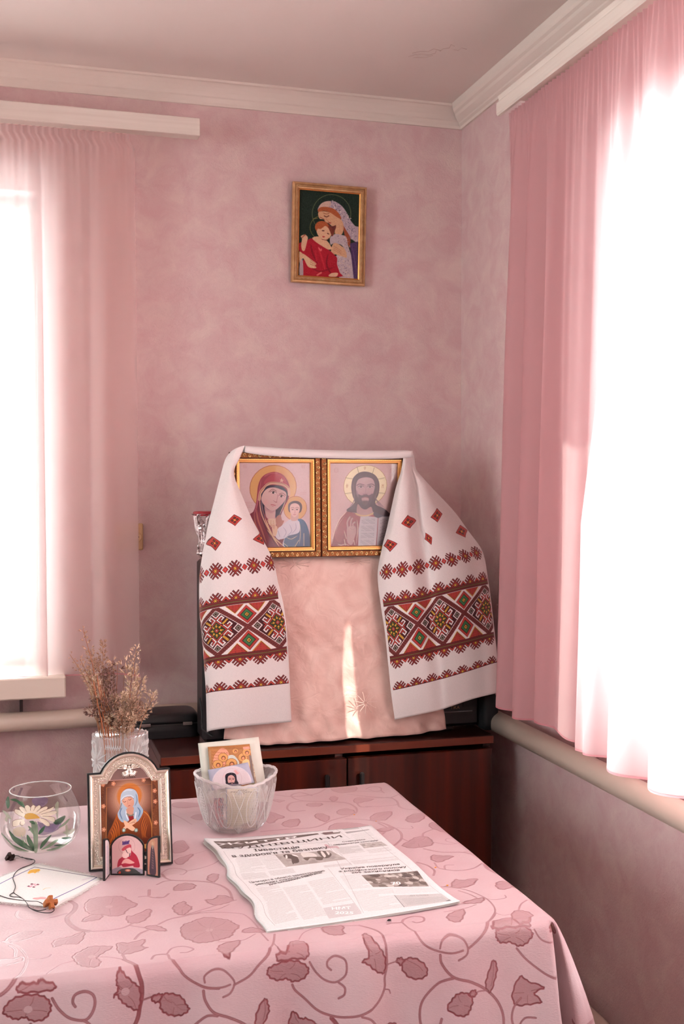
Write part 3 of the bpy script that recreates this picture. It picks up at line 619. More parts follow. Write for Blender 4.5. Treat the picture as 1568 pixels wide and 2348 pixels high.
def art_prayer():      # woman in a pale blue veil, arms crossed, gold glow behind
    c = Cv(460, 600, (82, 36, 18), [(300, 712), (1150, 665), (1215, 1760), (355, 1815)])
    c.poly([(300, 700), (1160, 650), (1220, 1820), (340, 1830)], (112, 60, 32)); c.poly([(395, 800), (1070, 770), (1110, 1800), (420, 1820)], (64, 30, 16))
    for k in range(26):
        f = k / 25; g = (1 - f); c.ell(735, 960, 360 * g + 60, 360 * g + 60, tuple(a * g ** .9 * .0 + (74 + (238 - 74) * f ** .8, 34 + (186 - 34) * f ** .8, 20 + (160 - 20) * f ** .8)[i] for i, a in enumerate((0, 0, 0))), .5, soft=10)
    c.ring(735, 960, 215, 222, 5, (190, 140, 110), .8); c.ring(735, 960, 236, 244, 4, (176, 120, 96), .7); c.ell(735, 930, 185, 190, (190, 108, 40), .9, soft=14); c.ell(735, 950, 130, 150, (170, 88, 32), .9, soft=12)
    for (x, y) in ((335, 755), (1105, 692), (350, 1075), (1125, 1020), (365, 1420), (1142, 1335), (490, 745), (940, 700), (1112, 860)):
        for a in range(5): c.ell(x + 20*cos(a*1.256), y + 22*sin(a*1.256), 13, 14, (196, 128, 98))
        c.ell(x, y, 9, 9, (232, 190, 150))
    for i in range(70): c.ell(325 + rnd.uniform(-6, 40), rnd.uniform(820, 1780), 5, 5, (160, 96, 56), .6); c.ell(1115 + rnd.uniform(-25, 40), rnd.uniform(740, 1700), 5, 5, (160, 96, 56), .6)
    c.line([(390, 800), (410, 1810)], 8, (170, 110, 60)); c.line([(1065, 700), (1100, 1700)], 8, (176, 120, 66)); c.line([(390, 800), (1068, 765)], 6, (150, 92, 50))
    c.poly([(560, 1190), (650, 1250), (800, 1270), (950, 1150), (1040, 1220), (1090, 1400), (1100, 1800), (400, 1820), (430, 1500), (480, 1380), (530, 1260)], (158, 78, 24), sm=True, c2=(92, 36, 18), ax=[(600, 1250), (700, 1650)])
    for k in range(11): lock(c, [(560 - 10*k, 1260 + 22*k), (600 - 12*k, 1380 + 16*k), (620 - 22*k, 1560 + 8*k)], 14, (196, 104, 34) if k % 2 else (110, 46, 18), .8)
    for k in range(9): lock(c, [(960 + 8*k, 1220 + 20*k), (920 + 10*k, 1360 + 20*k), (940 + 12*k, 1560)], 14, (190, 100, 36) if k % 2 else (104, 44, 18), .8)
    c.line([(960, 1165), (1040, 1250), (1085, 1420), (1090, 1700)], 7, (206, 150, 70))
    c.poly([(735, 1230), (800, 1230), (800, 1290), (740, 1300)], (140, 26, 26), sm=True)
    # veil
    veil = (176, 190, 204)
    c.poly([(600, 960), (620, 880), (680, 830), (750, 822), (820, 850), (860, 920), (880, 1040), (945, 1140), (930, 1220), (870, 1310), (820, 1300), (800, 1180), (800, 1100), (700, 1120), (700, 1190), (740, 1290), (650, 1320), (590, 1270), (565, 1190), (600, 1100)], veil, sm=True, c2=(146, 168, 190), ax=[(620, 850), (880, 1280)])
    for pts, cc in (([(630, 1100), (600, 1180), (640, 1280)], (84, 112, 146)), ([(690, 1140), (700, 1220), (730, 1290)], (222, 226, 232)), ([(860, 1100), (900, 1160), (880, 1250)], (70, 110, 146)), ([(830, 900), (850, 1000), (820, 1080)], (110, 132, 158)), ([(640, 870), (700, 842), (780, 850)], (206, 212, 222)), ([(840, 1180), (830, 1260)], (220, 226, 234)), ([(620, 1040), (600, 1120)], (120, 120, 126))): lock(c, pts, 18, cc, .85)
    c.poly([(625, 1000), (640, 950), (700, 915), (760, 930), (800, 990), (805, 1050), (780, 1100), (730, 1115), (680, 1085), (640, 1040)], (222, 172, 148), sm=True, c2=(196, 138, 116), ax=[(640, 960), (800, 1090)])
    c.line([(615, 985), (660, 940), (740, 925), (790, 950)], 22, (196, 206, 218)); c.line([(620, 1000), (665, 955), (745, 938), (800, 975)], 5, (90, 96, 110))
    c.line([(640, 1012), (665, 1020), (685, 1008)], 8, (104, 56, 48)); c.line([(722, 985), (745, 990), (765, 975)], 8, (104, 56, 48)); c.line([(635, 992), (665, 984)], 5, (140, 88, 70)); c.line([(715, 960), (760, 950)], 5, (140, 88, 70))
    c.line([(705, 990), (715, 1040), (705, 1050)], 5, (176, 112, 92)); c.line([(722, 1080), (738, 1074), (748, 1076)], 9, (170, 60, 58))
    c.poly([(700, 1120), (790, 1095), (800, 1180), (760, 1215), (710, 1190)], (196, 142, 120), sm=True); c.line([(705, 1195), (760, 1222), (805, 1205)], 18, (120, 122, 110))
    for q in ([(660, 1290), (720, 1320), (790, 1370), (840, 1420), (800, 1450), (740, 1420), (680, 1370)], [(840, 1270), (850, 1320), (780, 1370), (700, 1410), (670, 1450), (650, 1410), (720, 1340), (780, 1290)]): c.poly(q, (226, 178, 146), sm=True)
    for k in range(4): c.line([(740 + 24*k, 1345 - 6*k), (835, 1290 + 14*k)], 4, (160, 104, 84))
    for x, y in ((665, 1435), (850, 1440)): c.ell(x, y, 28, 30, (120, 140, 130)); c.ell(x, y, 14, 16, (190, 206, 200))
    c.noise(4, 1, 8); return c
def art_triptych():
    c = Cv(220, 270, (216, 176, 174), [(515, 1530), (1000, 1530), (1000, 2110), (515, 2110)])
    c.ring(750, 1690, 128, 130, 5, (180, 140, 132), .8)
    c.poly([(600, 2010), (620, 1900), (700, 1830), (720, 1720), (760, 1670), (815, 1690), (830, 1760), (900, 1830), (940, 1920), (950, 2010), (860, 2010), (840, 1990), (700, 2010), (660, 1980)], (176, 38, 62), sm=True)
    c.poly([(690, 1760), (720, 1720), (790, 1700), (820, 1740), (800, 1840), (750, 1850), (700, 1830)], (232, 196, 188), sm=True); c.poly([(670, 1740), (720, 1690), (800, 1660), (820, 1700), (760, 1720), (700, 1760)], (190, 70, 84), sm=True)
    c.ell(725, 1830, 52, 46, (238, 206, 200)); c.poly([(665, 1960), (700, 1900), (760, 1880), (840, 1920), (870, 1945), (800, 1960), (720, 1950)], (230, 168, 160), sm=True)
    c.line([(735, 1745), (748, 1770)], 12, (84, 48, 58)); c.line([(748, 1778), (770, 1796)], 9, (84, 48, 58)); c.line([(800, 1800), (790, 1850)], 12, (52, 30, 60))
    for k in range(5): c.ell(690 + 22*k, 1640 - 4*k + 6*(k % 2), 11, 30, (74, 50, 118), rot=.1 * k)
    c.line([(680, 1668), (785, 1650)], 12, (92, 66, 130)); 
    c.poly([(515, 2050), (620, 2010), (700, 2030), (860, 2020), (1000, 2050), (1000, 2110), (515, 2110)], (150, 140, 150), sm=True); c.poly([(610, 2110), (640, 2050), (740, 2025), (860, 2035), (930, 2080), (945, 2110)], (62, 64, 62), sm=True); c.ell(765, 2060, 46, 20, (200, 110, 90)); c.ell(765, 2060, 26, 10, (226, 186, 160))
    c.poly([(610, 2110), (630, 2070), (655, 2080), (650, 2110)], (196, 66, 40)); c.noise(4, 1, 9); return c
def art_saint(w_=90, h_=260, bright=False):
    bg = (226, 214, 214) if bright else (178, 118, 98)
    c = Cv(w_, h_, bg, [(0, 0), (100, 0), (100, 300), (0, 300)])
    if bright:
        for k in range(26): c.line([(30 + (k * 7) % 20, 60 + k*9), (60 + (k * 5) % 18, 60 + k*9)], 5, (150, 150, 190), .5, sm=False)
    else:
        c.poly([(20, 290), (26, 160), (34, 90), (50, 40), (64, 90), (76, 160), (80, 290)], (66, 46, 58), sm=True); c.ell(50, 52, 11, 14, (190, 150, 130)); c.poly([(40, 66), (60, 66), (56, 90), (50, 98), (44, 90)], (150, 130, 120), sm=True)
        c.poly([(42, 100), (58, 100), (60, 250), (40, 250)], (110, 80, 84)); 
        for k in range(7): c.line([(44, 110 + 20*k), (56, 118 + 20*k)], 4, (40, 26, 36)); 
        c.ell(50, 45, 26, 26, (206, 160, 110), .35)
    c.noise(4, 1, 10); return c
def art_group():       # gathering of haloed figures in ochre
    c = Cv(240, 240, (176, 118, 70), [(315, 290), (970, 245), (1060, 900), (380, 940)]); r = random.Random(11)
    c.poly([(400, 500), (430, 400), (540, 300), (640, 390), (600, 560), (400, 620)], (216, 150, 124), sm=True)
    for k in range(5):
        for j in range(6): c.line([(380 + 42*j, 360 + 46*k + 8*j), (400 + 42*j, 372 + 46*k), (418 + 42*j, 360 + 46*k + 8*j)], 6, (140, 76, 50), .8)
    c.poly([(640, 420), (720, 420), (800, 520), (780, 600), (700, 560), (620, 480)], (196, 196, 186), sm=True)
    for x, y, R in ((550, 450, 78), (680, 545, 92), (860, 450, 80), (920, 370, 72), (470, 560, 80), (740, 350, 50), (620, 640, 80), (560, 700, 70)):
        c.ell(x, y, R, R*.9, (120, 70, 40)); c.ell(x, y, R*.93, R*.84, (206, 150, 88)); c.ell(x+6, y+8, R*.42, R*.42, (108, 58, 36)); c.ell(x+6, y+14, R*.28, R*.32, (214, 142, 100))
    for i in range(60): c.line([(r.uniform(340, 980), r.uniform(270, 330)), (r.uniform(340, 980), r.uniform(270, 330))], 3, (140, 88, 52), .25, sm=False)
    c.poly([(860, 290), (960, 280), (975, 320), (870, 330)], (226, 150, 130)); c.poly([(960, 420), (1010, 420), (1040, 640), (1060, 850), (1000, 860)], (120, 104, 96)); c.poly([(850, 520), (900, 480), (960, 500), (960, 620), (860, 600)], (216, 186, 130), sm=True)
    c.noise(6, 1, 12); return c
def art_face_card():
    c = Cv(230, 170, (168, 168, 186), [(312, 650), (945, 530), (1040, 850), (380, 975)])
    c.ell(690, 850, 310, 268, (206, 200, 208)); c.ell(690, 850, 300, 258, (210, 196, 200)); c.ring(690, 790, 150, 170, 5, (190, 160, 170), .7); c.line([(740, 660), (770, 700)], 40, (216, 150, 150), .8, soft=8); c.line([(720, 730), (790, 690)], 20, (220, 160, 160), .7, soft=8); c.line([(580, 720), (560, 750)], 24, (220, 180, 182), .7, soft=8)
    c.poly([(590, 820), (585, 730), (630, 695), (700, 690), (750, 720), (765, 800), (790, 850), (770, 870), (610, 868)], (30, 22, 34), sm=True)
    c.poly([(620, 800), (630, 745), (680, 725), (725, 755), (735, 810), (710, 860), (660, 860), (630, 845)], (204, 158, 152), sm=True); c.poly([(640, 850), (690, 842), (735, 850), (720, 872), (650, 872)], (40, 28, 40), sm=True); c.ell(690, 858, 14, 6, (180, 120, 116))
    for x in (655, 708): c.ell(x, 790, 14, 6, (52, 34, 44)); c.line([(x-18, 778), (x, 772), (x+18, 780)], 5, (60, 40, 50))
    c.line([(682, 790), (680, 830)], 5, (160, 110, 108)); c.poly([(600, 900), (640, 872), (760, 866), (860, 890), (860, 960), (600, 960)], (128, 120, 132), sm=True)
    r = random.Random(5)
    for i in range(120): c.ell(r.uniform(400, 1000), r.uniform(620, 960), 5, 4, (182, 176, 190), .4)
    c.noise(5, 1, 13); return c
def art_prayer_card():
    c = Cv(200, 260, (204, 196, 176), [(600, 930), (1100, 910), (1080, 1560), (600, 1560)]); r = random.Random(6)
    c.line([(606, 1560), (606, 940), (1092, 920), (1078, 1550)], 16, (166, 176, 192), sm=False); 
    for k, (a, b) in enumerate(((780, 900), (670, 1020), (740, 880))):
        x = a
        while x < b: w2 = r.uniform(10, 34); c.line([(x, 968 + 30*k + r.uniform(-3, 3)), (x + w2, 962 + 30*k + r.uniform(-3, 3))], 9, (92, 84, 84)); x += w2 + 14
    for k in range(16):
        x = 640
        while x < 1040: w2 = r.uniform(20, 50); c.line([(x, 1090 + 28*k), (x + w2, 1088 + 28*k)], 6, (160, 152, 140), .7, sm=False); x += w2 + 14
    c.noise(4, 1, 14); return c
# ================================================================== PICTURE FRAMES
def frame_sweep(name, w, h, prof, m, parent, y0=0., smooth=False):
    """prof: (inset from outer edge, forward height) swept round a w x h rectangle in the XZ plane, forward = -y"""
    V = []; F = []; n = len(prof)
    for cx, cz in ((-1, -1), (1, -1), (1, 1), (-1, 1)):
        for a, d in prof: V.append((cx * (w/2 - a), y0 - d, h/2 + cz * (h/2 - a)))
    for k in range(4):
        k2 = (k + 1) % 4
        for i in range(n - 1): F.append((k*n+i, k2*n+i, k2*n+i+1, k*n+i+1))
    return V, F
def build_frame(name, w, h, prof, m, parent, M, fm=None, mats=None):
    V, F = frame_sweep(name, w, h, prof, m, parent); V = [M @ Vector(v) for v in V]
    fmi = [fm[i % (len(prof) - 1)] for i in range(len(F))] if fm else None
    return mesh_obj(name, V, F, m, parent, mats=mats, fm=fmi)
def plate(name, x0, x1, z0, z1, y, m, parent, M, th=.0):
    V = [(x0, y, z0), (x1, y, z0), (x1, y, z1), (x0, y, z1)]
    return mesh_obj(name, [M @ Vector(v) for v in V], [(0, 1, 2, 3)], m, parent, uvs=[(0, 0), (1, 0), (1, 1), (0, 1)])
def scroll(mb, c, s, fl, ax, r0=.0010):
    """a small acanthus curl in the XZ plane raised toward -y; ax = (ux,uz) running direction"""
    ux, uz = ax; vx, vz = -uz * fl, ux * fl; P = []; R = []
    for i in range(13):
        t = i / 12; th = -.6 + 5.2 * t; q = s * (.52 - .42 * t)
        a = s * .25 + q * cos(th) - (s * .9) * (1 - t) ** 2 * .6; b = q * sin(th) * .9
        P.append((c[0] + ux*a + vx*b, c[1] - r0 * .9 * sin(pi * t) - .0004, c[2] + uz*a + vz*b)); R.append(r0 * (.55 + .9 * sin(pi * min(1, t * 1.2 + .08))))
    mb.tube(P, R, 6)
M_gold_in = mat('gold_slip', (204, 146, 84), .36, .6, bump=(500, .2, .0004))
M_gold_dk = mat('antique_gold', (118, 70, 34), .38, .75, bump=(260, .35, .0008))
M_gold_hi = mat('worn_gold', (226, 190, 132), .3, .75)
M_wood_fr = mat('frame_brown', (96, 44, 30), .4)
M_picgold = mat('pale_gold_moulding', (186, 142, 98), .42, .45, bump=(180, .3, .0008), var=(60, (204, 164, 120), .4, .7))
M_bead = mat('bead_gold', (236, 186, 112), .3, .8)
M_fglass = clear_glass('picture_glass', (250, 250, 250), 1.0)
M_back = mat('board_back', (60, 44, 36), .8)
def icon_frame(loc, w, h, label, art, aname, rz, tilt, bow, seed):
    root = empty('framed_icon', loc, label, 'icon', 'gilt framed icons side by side on the television'); root.rotation_euler = (tilt, 0, rz)
    M = parent_matrix(root)
    prof = [(0, 0), (0, .012), (.0015, .0145), (.0125, .0145), (.0135, .010), (.0145, .010)]
    build_frame('outer_frame', w, h, prof, M_gold_dk, root, M, fm=[0, 1, 0, 0, 1], mats=[M_gold_dk, M_wood_fr])
    build_frame('gold_slip', w, h, [(.0145, .0105), (.0155, .0150), (.0185, .0150), (.0190, .0125), (.0225, .0120), (.0235, .0095), (.0245, .006)], M_gold_in, root, M)
    mb = MB(); s = .0125; i0 = .0072
    for side in range(4):
        L = w if side % 2 == 0 else h; n = int((L - .012) / .0118); step = (L - .012) / n
        for i in range(n):
            u = .006 + step * (i + .5)
            if side == 0: c = (-w/2 + u, -.0152, i0); ax = (1, 0)
            if side == 1: c = (w/2 - i0, -.0152, u); ax = (0, 1)
            if side == 2: c = (w/2 - u, -.0152, h - i0); ax = (-1, 0)
            if side == 3: c = (-w/2 + i0, -.0152, h - u); ax = (0, -1)
            scroll(mb, c, s, 1 if i % 2 else -1, ax)
    mb.v = [M @ Vector(v) for v in mb.v]; tag(mb.build('carved_ornament', M_gold_hi, root, True), kind='stuff')
    bd = MB()
    for side in range(4):
        L = (w if side % 2 == 0 else h) - .034; n = int(L / .0052); q = .0170
        for i in range(n):
            u = -L/2 + L * (i + .5) / n; d = .0019
            if side % 2 == 0: x, z = u, (q if side == 0 else h - q); bd.box(x-d, x+d, -.0158, -.0148, z-.0006, z+.0006)
            else: z, x = h/2 + u, (w/2 - q if side == 1 else -w/2 + q); bd.box(x-.0006, x+.0006, -.0158, -.0148, z-d, z+d)
    bd.v = [M @ Vector(v) for v in bd.v]; tag(bd.build('bead_line', M_bead, root), kind='stuff')
    m_ = .0242; plate('print', -w/2 + m_, w/2 - m_, m_, h - m_, -.0062, print_mat(aname, art, .5), root, M)
    plate('glass_pane', -w/2 + m_, w/2 - m_, m_, h - m_, -.0080, M_fglass, root, M)
    b = MB().box(-w/2 + .002, w/2 - .002, -.001, .003, .002, h - .002); b.v = [M @ Vector(v) for v in b.v]; b.build('backing_board', M_back, root)
    return root
TVZ = 1.200
icon_frame((-.6165, -.388, TVZ + .004), .213, .2415, 'gilt framed icon of a woman in a red veil holding a child', art_mother(), 'icon_mother_child', 0, radians(-1.5), 0, 1)
icon_frame((-.4025, -.388, TVZ + .004), .213, .2415, 'gilt framed icon of a bearded haloed man with an open book', art_father(), 'icon_bearded_man', 0, radians(-1.5), 0, 2)
# wall picture
def wall_picture():
    p = at(667, 653, -.02); root = empty('framed_embroidery', (-.387, -.008, 1.906), 'gold framed embroidery of a mother and red-robed child hanging on the wall', 'picture'); root.rotation_euler = (radians(2.2), radians(.5), 0)
    M = parent_matrix(root); w, h = .203, .262
    prof = [(0, 0), (0, .010), (.002, .013), (.0055, .0135), (.007, .011), (.009, .0135), (.0115, .0135), (.0125, .011), (.0155, .010), (.0165, .008)]
    build_frame('moulding', w, h, prof, M_picgold, root, M)
    build_frame('inner_slip', w, h, [(.0165, .0085), (.0195, .0065), (.0198, .003)], mat('bright_gold', (222, 158, 92), .25, .9), root, M)
    mb = MB()
    for side in range(4):
        L = (w if side % 2 == 0 else h) - .02; n = int(L / .0105); q = .0102
        for i in range(n):
            u = -L/2 + L * (i + .5) / n; d = .0044
            if side % 2 == 0: x, z = u, (q if side == 0 else h - q); pts = [(x-d, -.0132, z-.0006), (x, -.0150, z+.0008), (x+d, -.0132, z-.0006)]
            else: z, x = h/2 + u, (w/2 - q if side == 1 else -w/2 + q); pts = [(x, -.0132, z-d), (x, -.0150, z), (x, -.0132, z+d)]
            mb.tube(pts, [.0004, .0016, .0004], 5)
    mb.v = [M @ Vector(v) for v in mb.v]; tag(mb.build('leaf_relief', M_picgold, root, True), kind='stuff')
    plate('embroidery', -w/2 + .0195, w/2 - .0195, .0195, h - .0195, -.0035, print_mat('embroidery_picture', art_embroidery(), .8, bump=.0006), root, M)
    b = MB().box(-w/2 + .002, w/2 - .002, -.001, .0035, .002, h - .002); b.v = [M @ Vector(v) for v in b.v]; b.build('backing_board', M_back, root)
    n = MB().tube([(-.387, .0, 2.158), (-.387, -.008, 2.162)], .0015, 6).build('nail', M_black, root)
wall_picture()
# ================================================================== SIDEBOARD, TELEVISION AND WHAT STANDS ON THEM
M_maho = mat('mahogany', (88, 30, 15), .3, spec=.35, var=(26, (30, 10, 7), .3, .7), aniso=(1, 1, .05), coat=.35)
M_mahot = mat('mahogany_top', (58, 22, 15), .34, var=(9, (36, 14, 10), .35, .68), aniso=(.12, 1, 1), coat=.3)
M_edge = mat('mahogany_edge', (118, 50, 28), .35, var=(14, (92, 36, 20), .35, .7), aniso=(.1, 1, 1), coat=.2)
sb = empty('sideboard', (-.46, -.23, 0), 'dark mahogany sideboard standing in the corner behind the table', 'sideboard')
X0, X1, YS, ZS = -.885, -.090, -.432, .770
b = MB().box(X0, X0 + .018, YS + .022, -.086, .06, ZS - .02).box(X1 - .018, X1, YS + .022, -.086, .06, ZS - .02).box(X0, X1, YS + .022, -.086, .06, .078).box(X0, X1, -.078, -.086, .06, ZS - .02).box(-.479, -.461, YS + .024, -.092, .078, ZS - .02)
b.build('carcass', M_maho, sb)
MB().box(X0, X1, YS, -.084, ZS - .020, ZS, b=.0015).build('top_board', M_mahot, sb)
MB().box(X0 + .0005, X1 - .0005, YS - .0012, YS, ZS - .0185, ZS - .0015).build('top_edging', M_edge, sb)
MB().box(X0 + .03, X1 - .03, YS + .05, YS + .065, 0, .06).build('plinth', M_maho, sb)
M_hand = mat('dark_handle', (30, 24, 24), .35)
for x0, x1, hx in ((X0 + .003, -.4565, -.5065), (-.4535, X1 - .003, -.4235)):
    d = MB().box(x0, x1, YS + .002, YS + .020, .072, ZS - .032, b=.0012).build('door', M_maho, sb)
    MB().box(hx - .005, hx + .005, YS - .016, YS - .004, .665, .706, b=.002).box(hx - .003, hx + .003, YS - .005, YS + .003, .672, .678).box(hx - .003, hx + .003, YS - .005, YS + .003, .694, .700).build('handle', M_hand, d)
# television (black set draped with cloths)
M_tv = mat('television_black', (20, 18, 20), .38); M_tvg = mat('screen_glass', (16, 18, 20), .08)
tv = empty('television', (-.44, -.24, ZS), 'black box television hidden under the pink cloth and towel', 'television')
tvx0, tvx1, tvy = -.782, -.100, -.372
def tapered(name, f, bk, m, parent, bev=.0):
    (a0, a1, c0, c1, y0), (d0, d1, e0, e1, y1) = f, bk
    V = [(a0,y0,c0),(a1,y0,c0),(a1,y0,c1),(a0,y0,c1),(d0,y1,e0),(d1,y1,e0),(d1,y1,e1),(d0,y1,e1)]
    return mesh_obj(name, V, [(0,1,2,3),(5,4,7,6),(1,5,6,2),(4,0,3,7),(3,2,6,7),(4,5,1,0)], m, parent)
mb = MB().box(tvx0, tvx1, tvy, tvy + .09, ZS + .012, TVZ - .001, b=.008).build('front_casing', M_tv, tv)
tapered('rear_casing', (tvx0 + .02, tvx1 - .02, ZS + .03, TVZ - .0015, tvy + .09), (tvx0 + .12, tvx1 - .12, ZS + .06, TVZ - .05, -.09), M_tv, tv)
MB().box(tvx0 + .06, tvx1 - .06, tvy + .02, -.12, ZS, ZS + .03, b=.003).build('base', M_tv, tv)
V = []; F = []; nx = 16
for i in range(nx + 1):
    for k in range(nx + 1):
        u, v = i/nx, k/nx; V.append((tvx0 + .05 + (tvx1 - tvx0 - .10)*u, tvy - .001 - .006*(1 - (2*u-1)**2)*(1 - (2*v-1)**2), ZS + .085 + .30*v))
for i in range(nx):
    for k in range(nx): a = i*(nx+1)+k; F.append((a, a+nx+1, a+nx+2, a+1))
mesh_obj('screen', V, F, M_tvg, tv, smooth=True)
MB().box(tvx0 + .03, tvx1 - .02, tvy - .0018, tvy, ZS + .048, ZS + .0505).build('trim_line', mat('grey_trim', (92, 92, 96), .35), tv)
# shaped lower corner grilles
MB().box(tvx0 + .008, tvx0 + .045, tvy - .002, tvy, ZS + .06, TVZ - .04).build('speaker_grille', mat('grille', (26, 25, 27), .7), tv)
MB().box(tvx1 - .045, tvx1 - .008, tvy - .002, tvy, ZS + .06, TVZ - .04).build('speaker_grille', bpy.data.materials['grille'], tv)
def text(name, s, size, M, m, parent, extr=0.0, sx=1., bold=0., shear=0., align='CENTER', warp=None, sp=1.):
    cu = bpy.data.curves.new(name, 'FONT'); cu.body = s; cu.size = size; cu.align_x = align; cu.extrude = extr; cu.offset = bold; cu.shear = shear; cu.space_character = sp; cu.resolution_u = 2
    t = bpy.data.objects.new(name, cu); col.objects.link(t); bpy.context.view_layer.update()
    me = bpy.data.meshes.new_from_object(t); bpy.data.objects.remove(t); bpy.data.curves.remove(cu)
    for v in me.vertices:
        p = M @ Vector((v.co.x * sx, v.co.y, v.co.z)); v.co = warp(p) if warp else p
    me.materials.clear(); me.materials.append(m); me.name = name; me.update()
    o = bpy.data.objects.new(name, me); col.objects.link(o)
    if parent: o.parent = parent; o.matrix_parent_inverse = parent_matrix(parent).inverted()
    return o
Mx = Matrix.Translation((-.166, tvy - .0016, .826)) @ Matrix.Rotation(pi/2, 4, 'X')
text('lettering', 'TIKA', .011, Mx, mat('gold_letter', (150, 118, 86), .5), tv, .0003)
# small black thing in the corner and black case on the left
M_lump = mat('black_fabric', (16, 15, 17), .75, bump=(90, .5, .002))
def rounded_blob(name, c, s, m, label, cat, seed=1, pw=.55):
    V = []; F = []; nu, nv = 28, 16; r = random.Random(seed); ph = [r.uniform(0, 6) for _ in range(4)]
    sp = lambda t: math.copysign(abs(t) ** pw, t)
    for k in range(nv + 1):
        v = -pi/2 + pi * k / nv
        for i in range(nu):
            u = 2*pi*i/nu; d = 1 + .04*sin(3*u + ph[0]) + .035*sin(5*v*2 + ph[1] + 2*u)
            V.append((c[0] + s[0]*sp(cos(v))*sp(cos(u))*d, c[1] + s[1]*sp(cos(v))*sp(sin(u))*d, c[2] + s[2]*sp(sin(v))))
    for k in range(nv):
        for i in range(nu): i2 = (i+1) % nu; F.append((k*nu+i, k*nu+i2, (k+1)*nu+i2, (k+1)*nu+i))
    o = mesh_obj(name, V, F, m, smooth=True); 
    return tag(o, label, cat) if label else o
bag = rounded_blob('camera_pouch', (-.080, -.365, ZS + .047), (.0225, .035, .047), M_lump, 'small black pouch in the corner beside the television', 'pouch', 3)
st = MB().tube([(-.094, -.37, ZS + .088), (-.098, -.372, ZS + .118), (-.082, -.372, ZS + .132), (-.070, -.37, ZS + .115), (-.070, -.37, ZS + .088)], .0035, 6).build('strap', M_lump, bag, True)
MB().box(-.0915, -.0855, -.392, -.385, ZS + .084, ZS + .094, b=.001).build('clip', mat('clip_mauve', (120, 86, 92), .4), bag)
MB().lathe([(.004, 0), (.006, .003), (.003, .007)], 10, c=(-.064, -.375, ZS + .079)).build('knob', M_lump, bag, True)
cs = empty('instrument_case', (-.835, -.215, ZS), 'low black case with two metal latches lying left of the television', 'case')
V = []; F = []; prof = []
for i in range(25):
    th = pi * (-.5) + 2 * pi * i / 24
def case_half(z0, z1, top):
    mb = MB(); nx_ = 12; rows = []; R = .022
    for k in range(7):
        t = k / 6; a = t * pi / 2
        inset = R * (1 - cos(a)) if top else 0; zz = z0 + (z1 - z0 - R) * min(1, t * 0 + (1 if k else 0)) + (R * sin(a) if k else 0)
        if k == 0: inset = 0; zz = z0
        rows.append((inset, zz if top else z1 - (zz - z0)))
    V = []; F = []; n = 40
    for ins, zz in rows:
        for i in range(n):
            th = 2*pi*i/n; sx = math.copysign(abs(cos(th)) ** .35, cos(th)); sy = math.copysign(abs(sin(th)) ** .35, sin(th))
            V.append((-.842 + (.076 - ins) * sx, -.195 + (.060 - ins) * sy, zz))
    for k in range(6):
        for i in range(n): i2 = (i+1) % n; F.append((k*n+i, k*n+i2, (k+1)*n+i2, (k+1)*n+i))
    F.append(tuple(6*n+i for i in range(n))); F.append(tuple(range(n))[::-1]); mb.add(V, F); return mb
case_half(ZS + .0345, ZS + .058, True).build('lid', M_tv, cs, True); case_half(ZS + .001, ZS + .0325, False).build('tray', M_tv, cs, True)
MB().box(-.917, -.767, -.2545, -.137, ZS + .0325, ZS + .0345).build('seam_strip', mat('seam_metal', (86, 84, 84), .3, .8), cs)
M_chrome = mat('dull_chrome', (150, 140, 136), .3, .9)
for x in (-.898, -.800): MB().box(x - .011, x + .011, -.2575, -.254, ZS + .030, ZS + .038, b=.001).box(x - .011, x + .011, -.2590, -.257, ZS + .0332, ZS + .0348).build('latch', M_chrome, cs)
# cable beside the set
ca = MB().tube(cr([at(458, 1600, -.372), at(463, 1640, -.38), at(462, 1668, -.39), at(470, 1677, -.40), at(488, 1689, -.41)], 8), [.0016] * 28 + [.0022] * 5, 8).build('cable', M_tv, smooth=True)
tag(ca, 'thin black cable curling down beside the left edge of the television', 'cable')
# foil-wrapped pot behind the towel
M_foil = mat('silver_foil', (186, 172, 172), .22, .95, bump=(40, 1.0, .012)); M_red = mat('red_ribbon', (150, 22, 36), .45)
fr2 = random.Random(9); tab = [fr2.uniform(-1, 1) for _ in range(999)]
fp = empty('foil_wrapped_pot', (-.765, -.33, TVZ), 'silver foil wrapped pot with a red band behind the towel', 'pot')
MB().lathe([(.016, 0), (.024, .012), (.026, .030), (.022, .045), (.027, .070), (.032, .100), (.035, .104)], 30, c=(-.762, -.325, TVZ), fr=lambda th, j, r, z: r * (1 + .10 * tab[int(th*9.5) % 60 + j*7])).build('foil', M_foil, fp)
MB().lathe([(.0325, .100), (.0335, .101), (.0335, .1085), (.030, .110)], 30, c=(-.762, -.325, TVZ), cap1=True).build('red_band', M_red, fp, True)
# ---------------- generic cloth from a control grid
def cloth_grid(rows, vs_, us_, nu, nv):
    """rows[r][c] points; Catmull-Rom both ways; returns verts, faces, params"""
    R = len(rows); C = len(rows[0]); fine = []
    for r in range(R):
        row = []
        pts = [(*rows[r][c_], us_[c_], vs_[r]) for c_ in range(C)]
        seg = cr(pts, nu); row = seg; fine.append(row)
    W = len(fine[0]); cols = [cr([fine[r][i] for r in range(R)], nv) for i in range(W)]
    H = len(cols[0]); V = []; UV = []
    for k in range(H):
        for i in range(W): x, y, z, u, v = cols[i][k]; V.append((x, y, z)); UV.append((u, v))
    F = [(k*W+i, (k+1)*W+i, (k+1)*W+i+1, k*W+i+1) for k in range(H-1) for i in range(W-1)]
    return V, F, UV
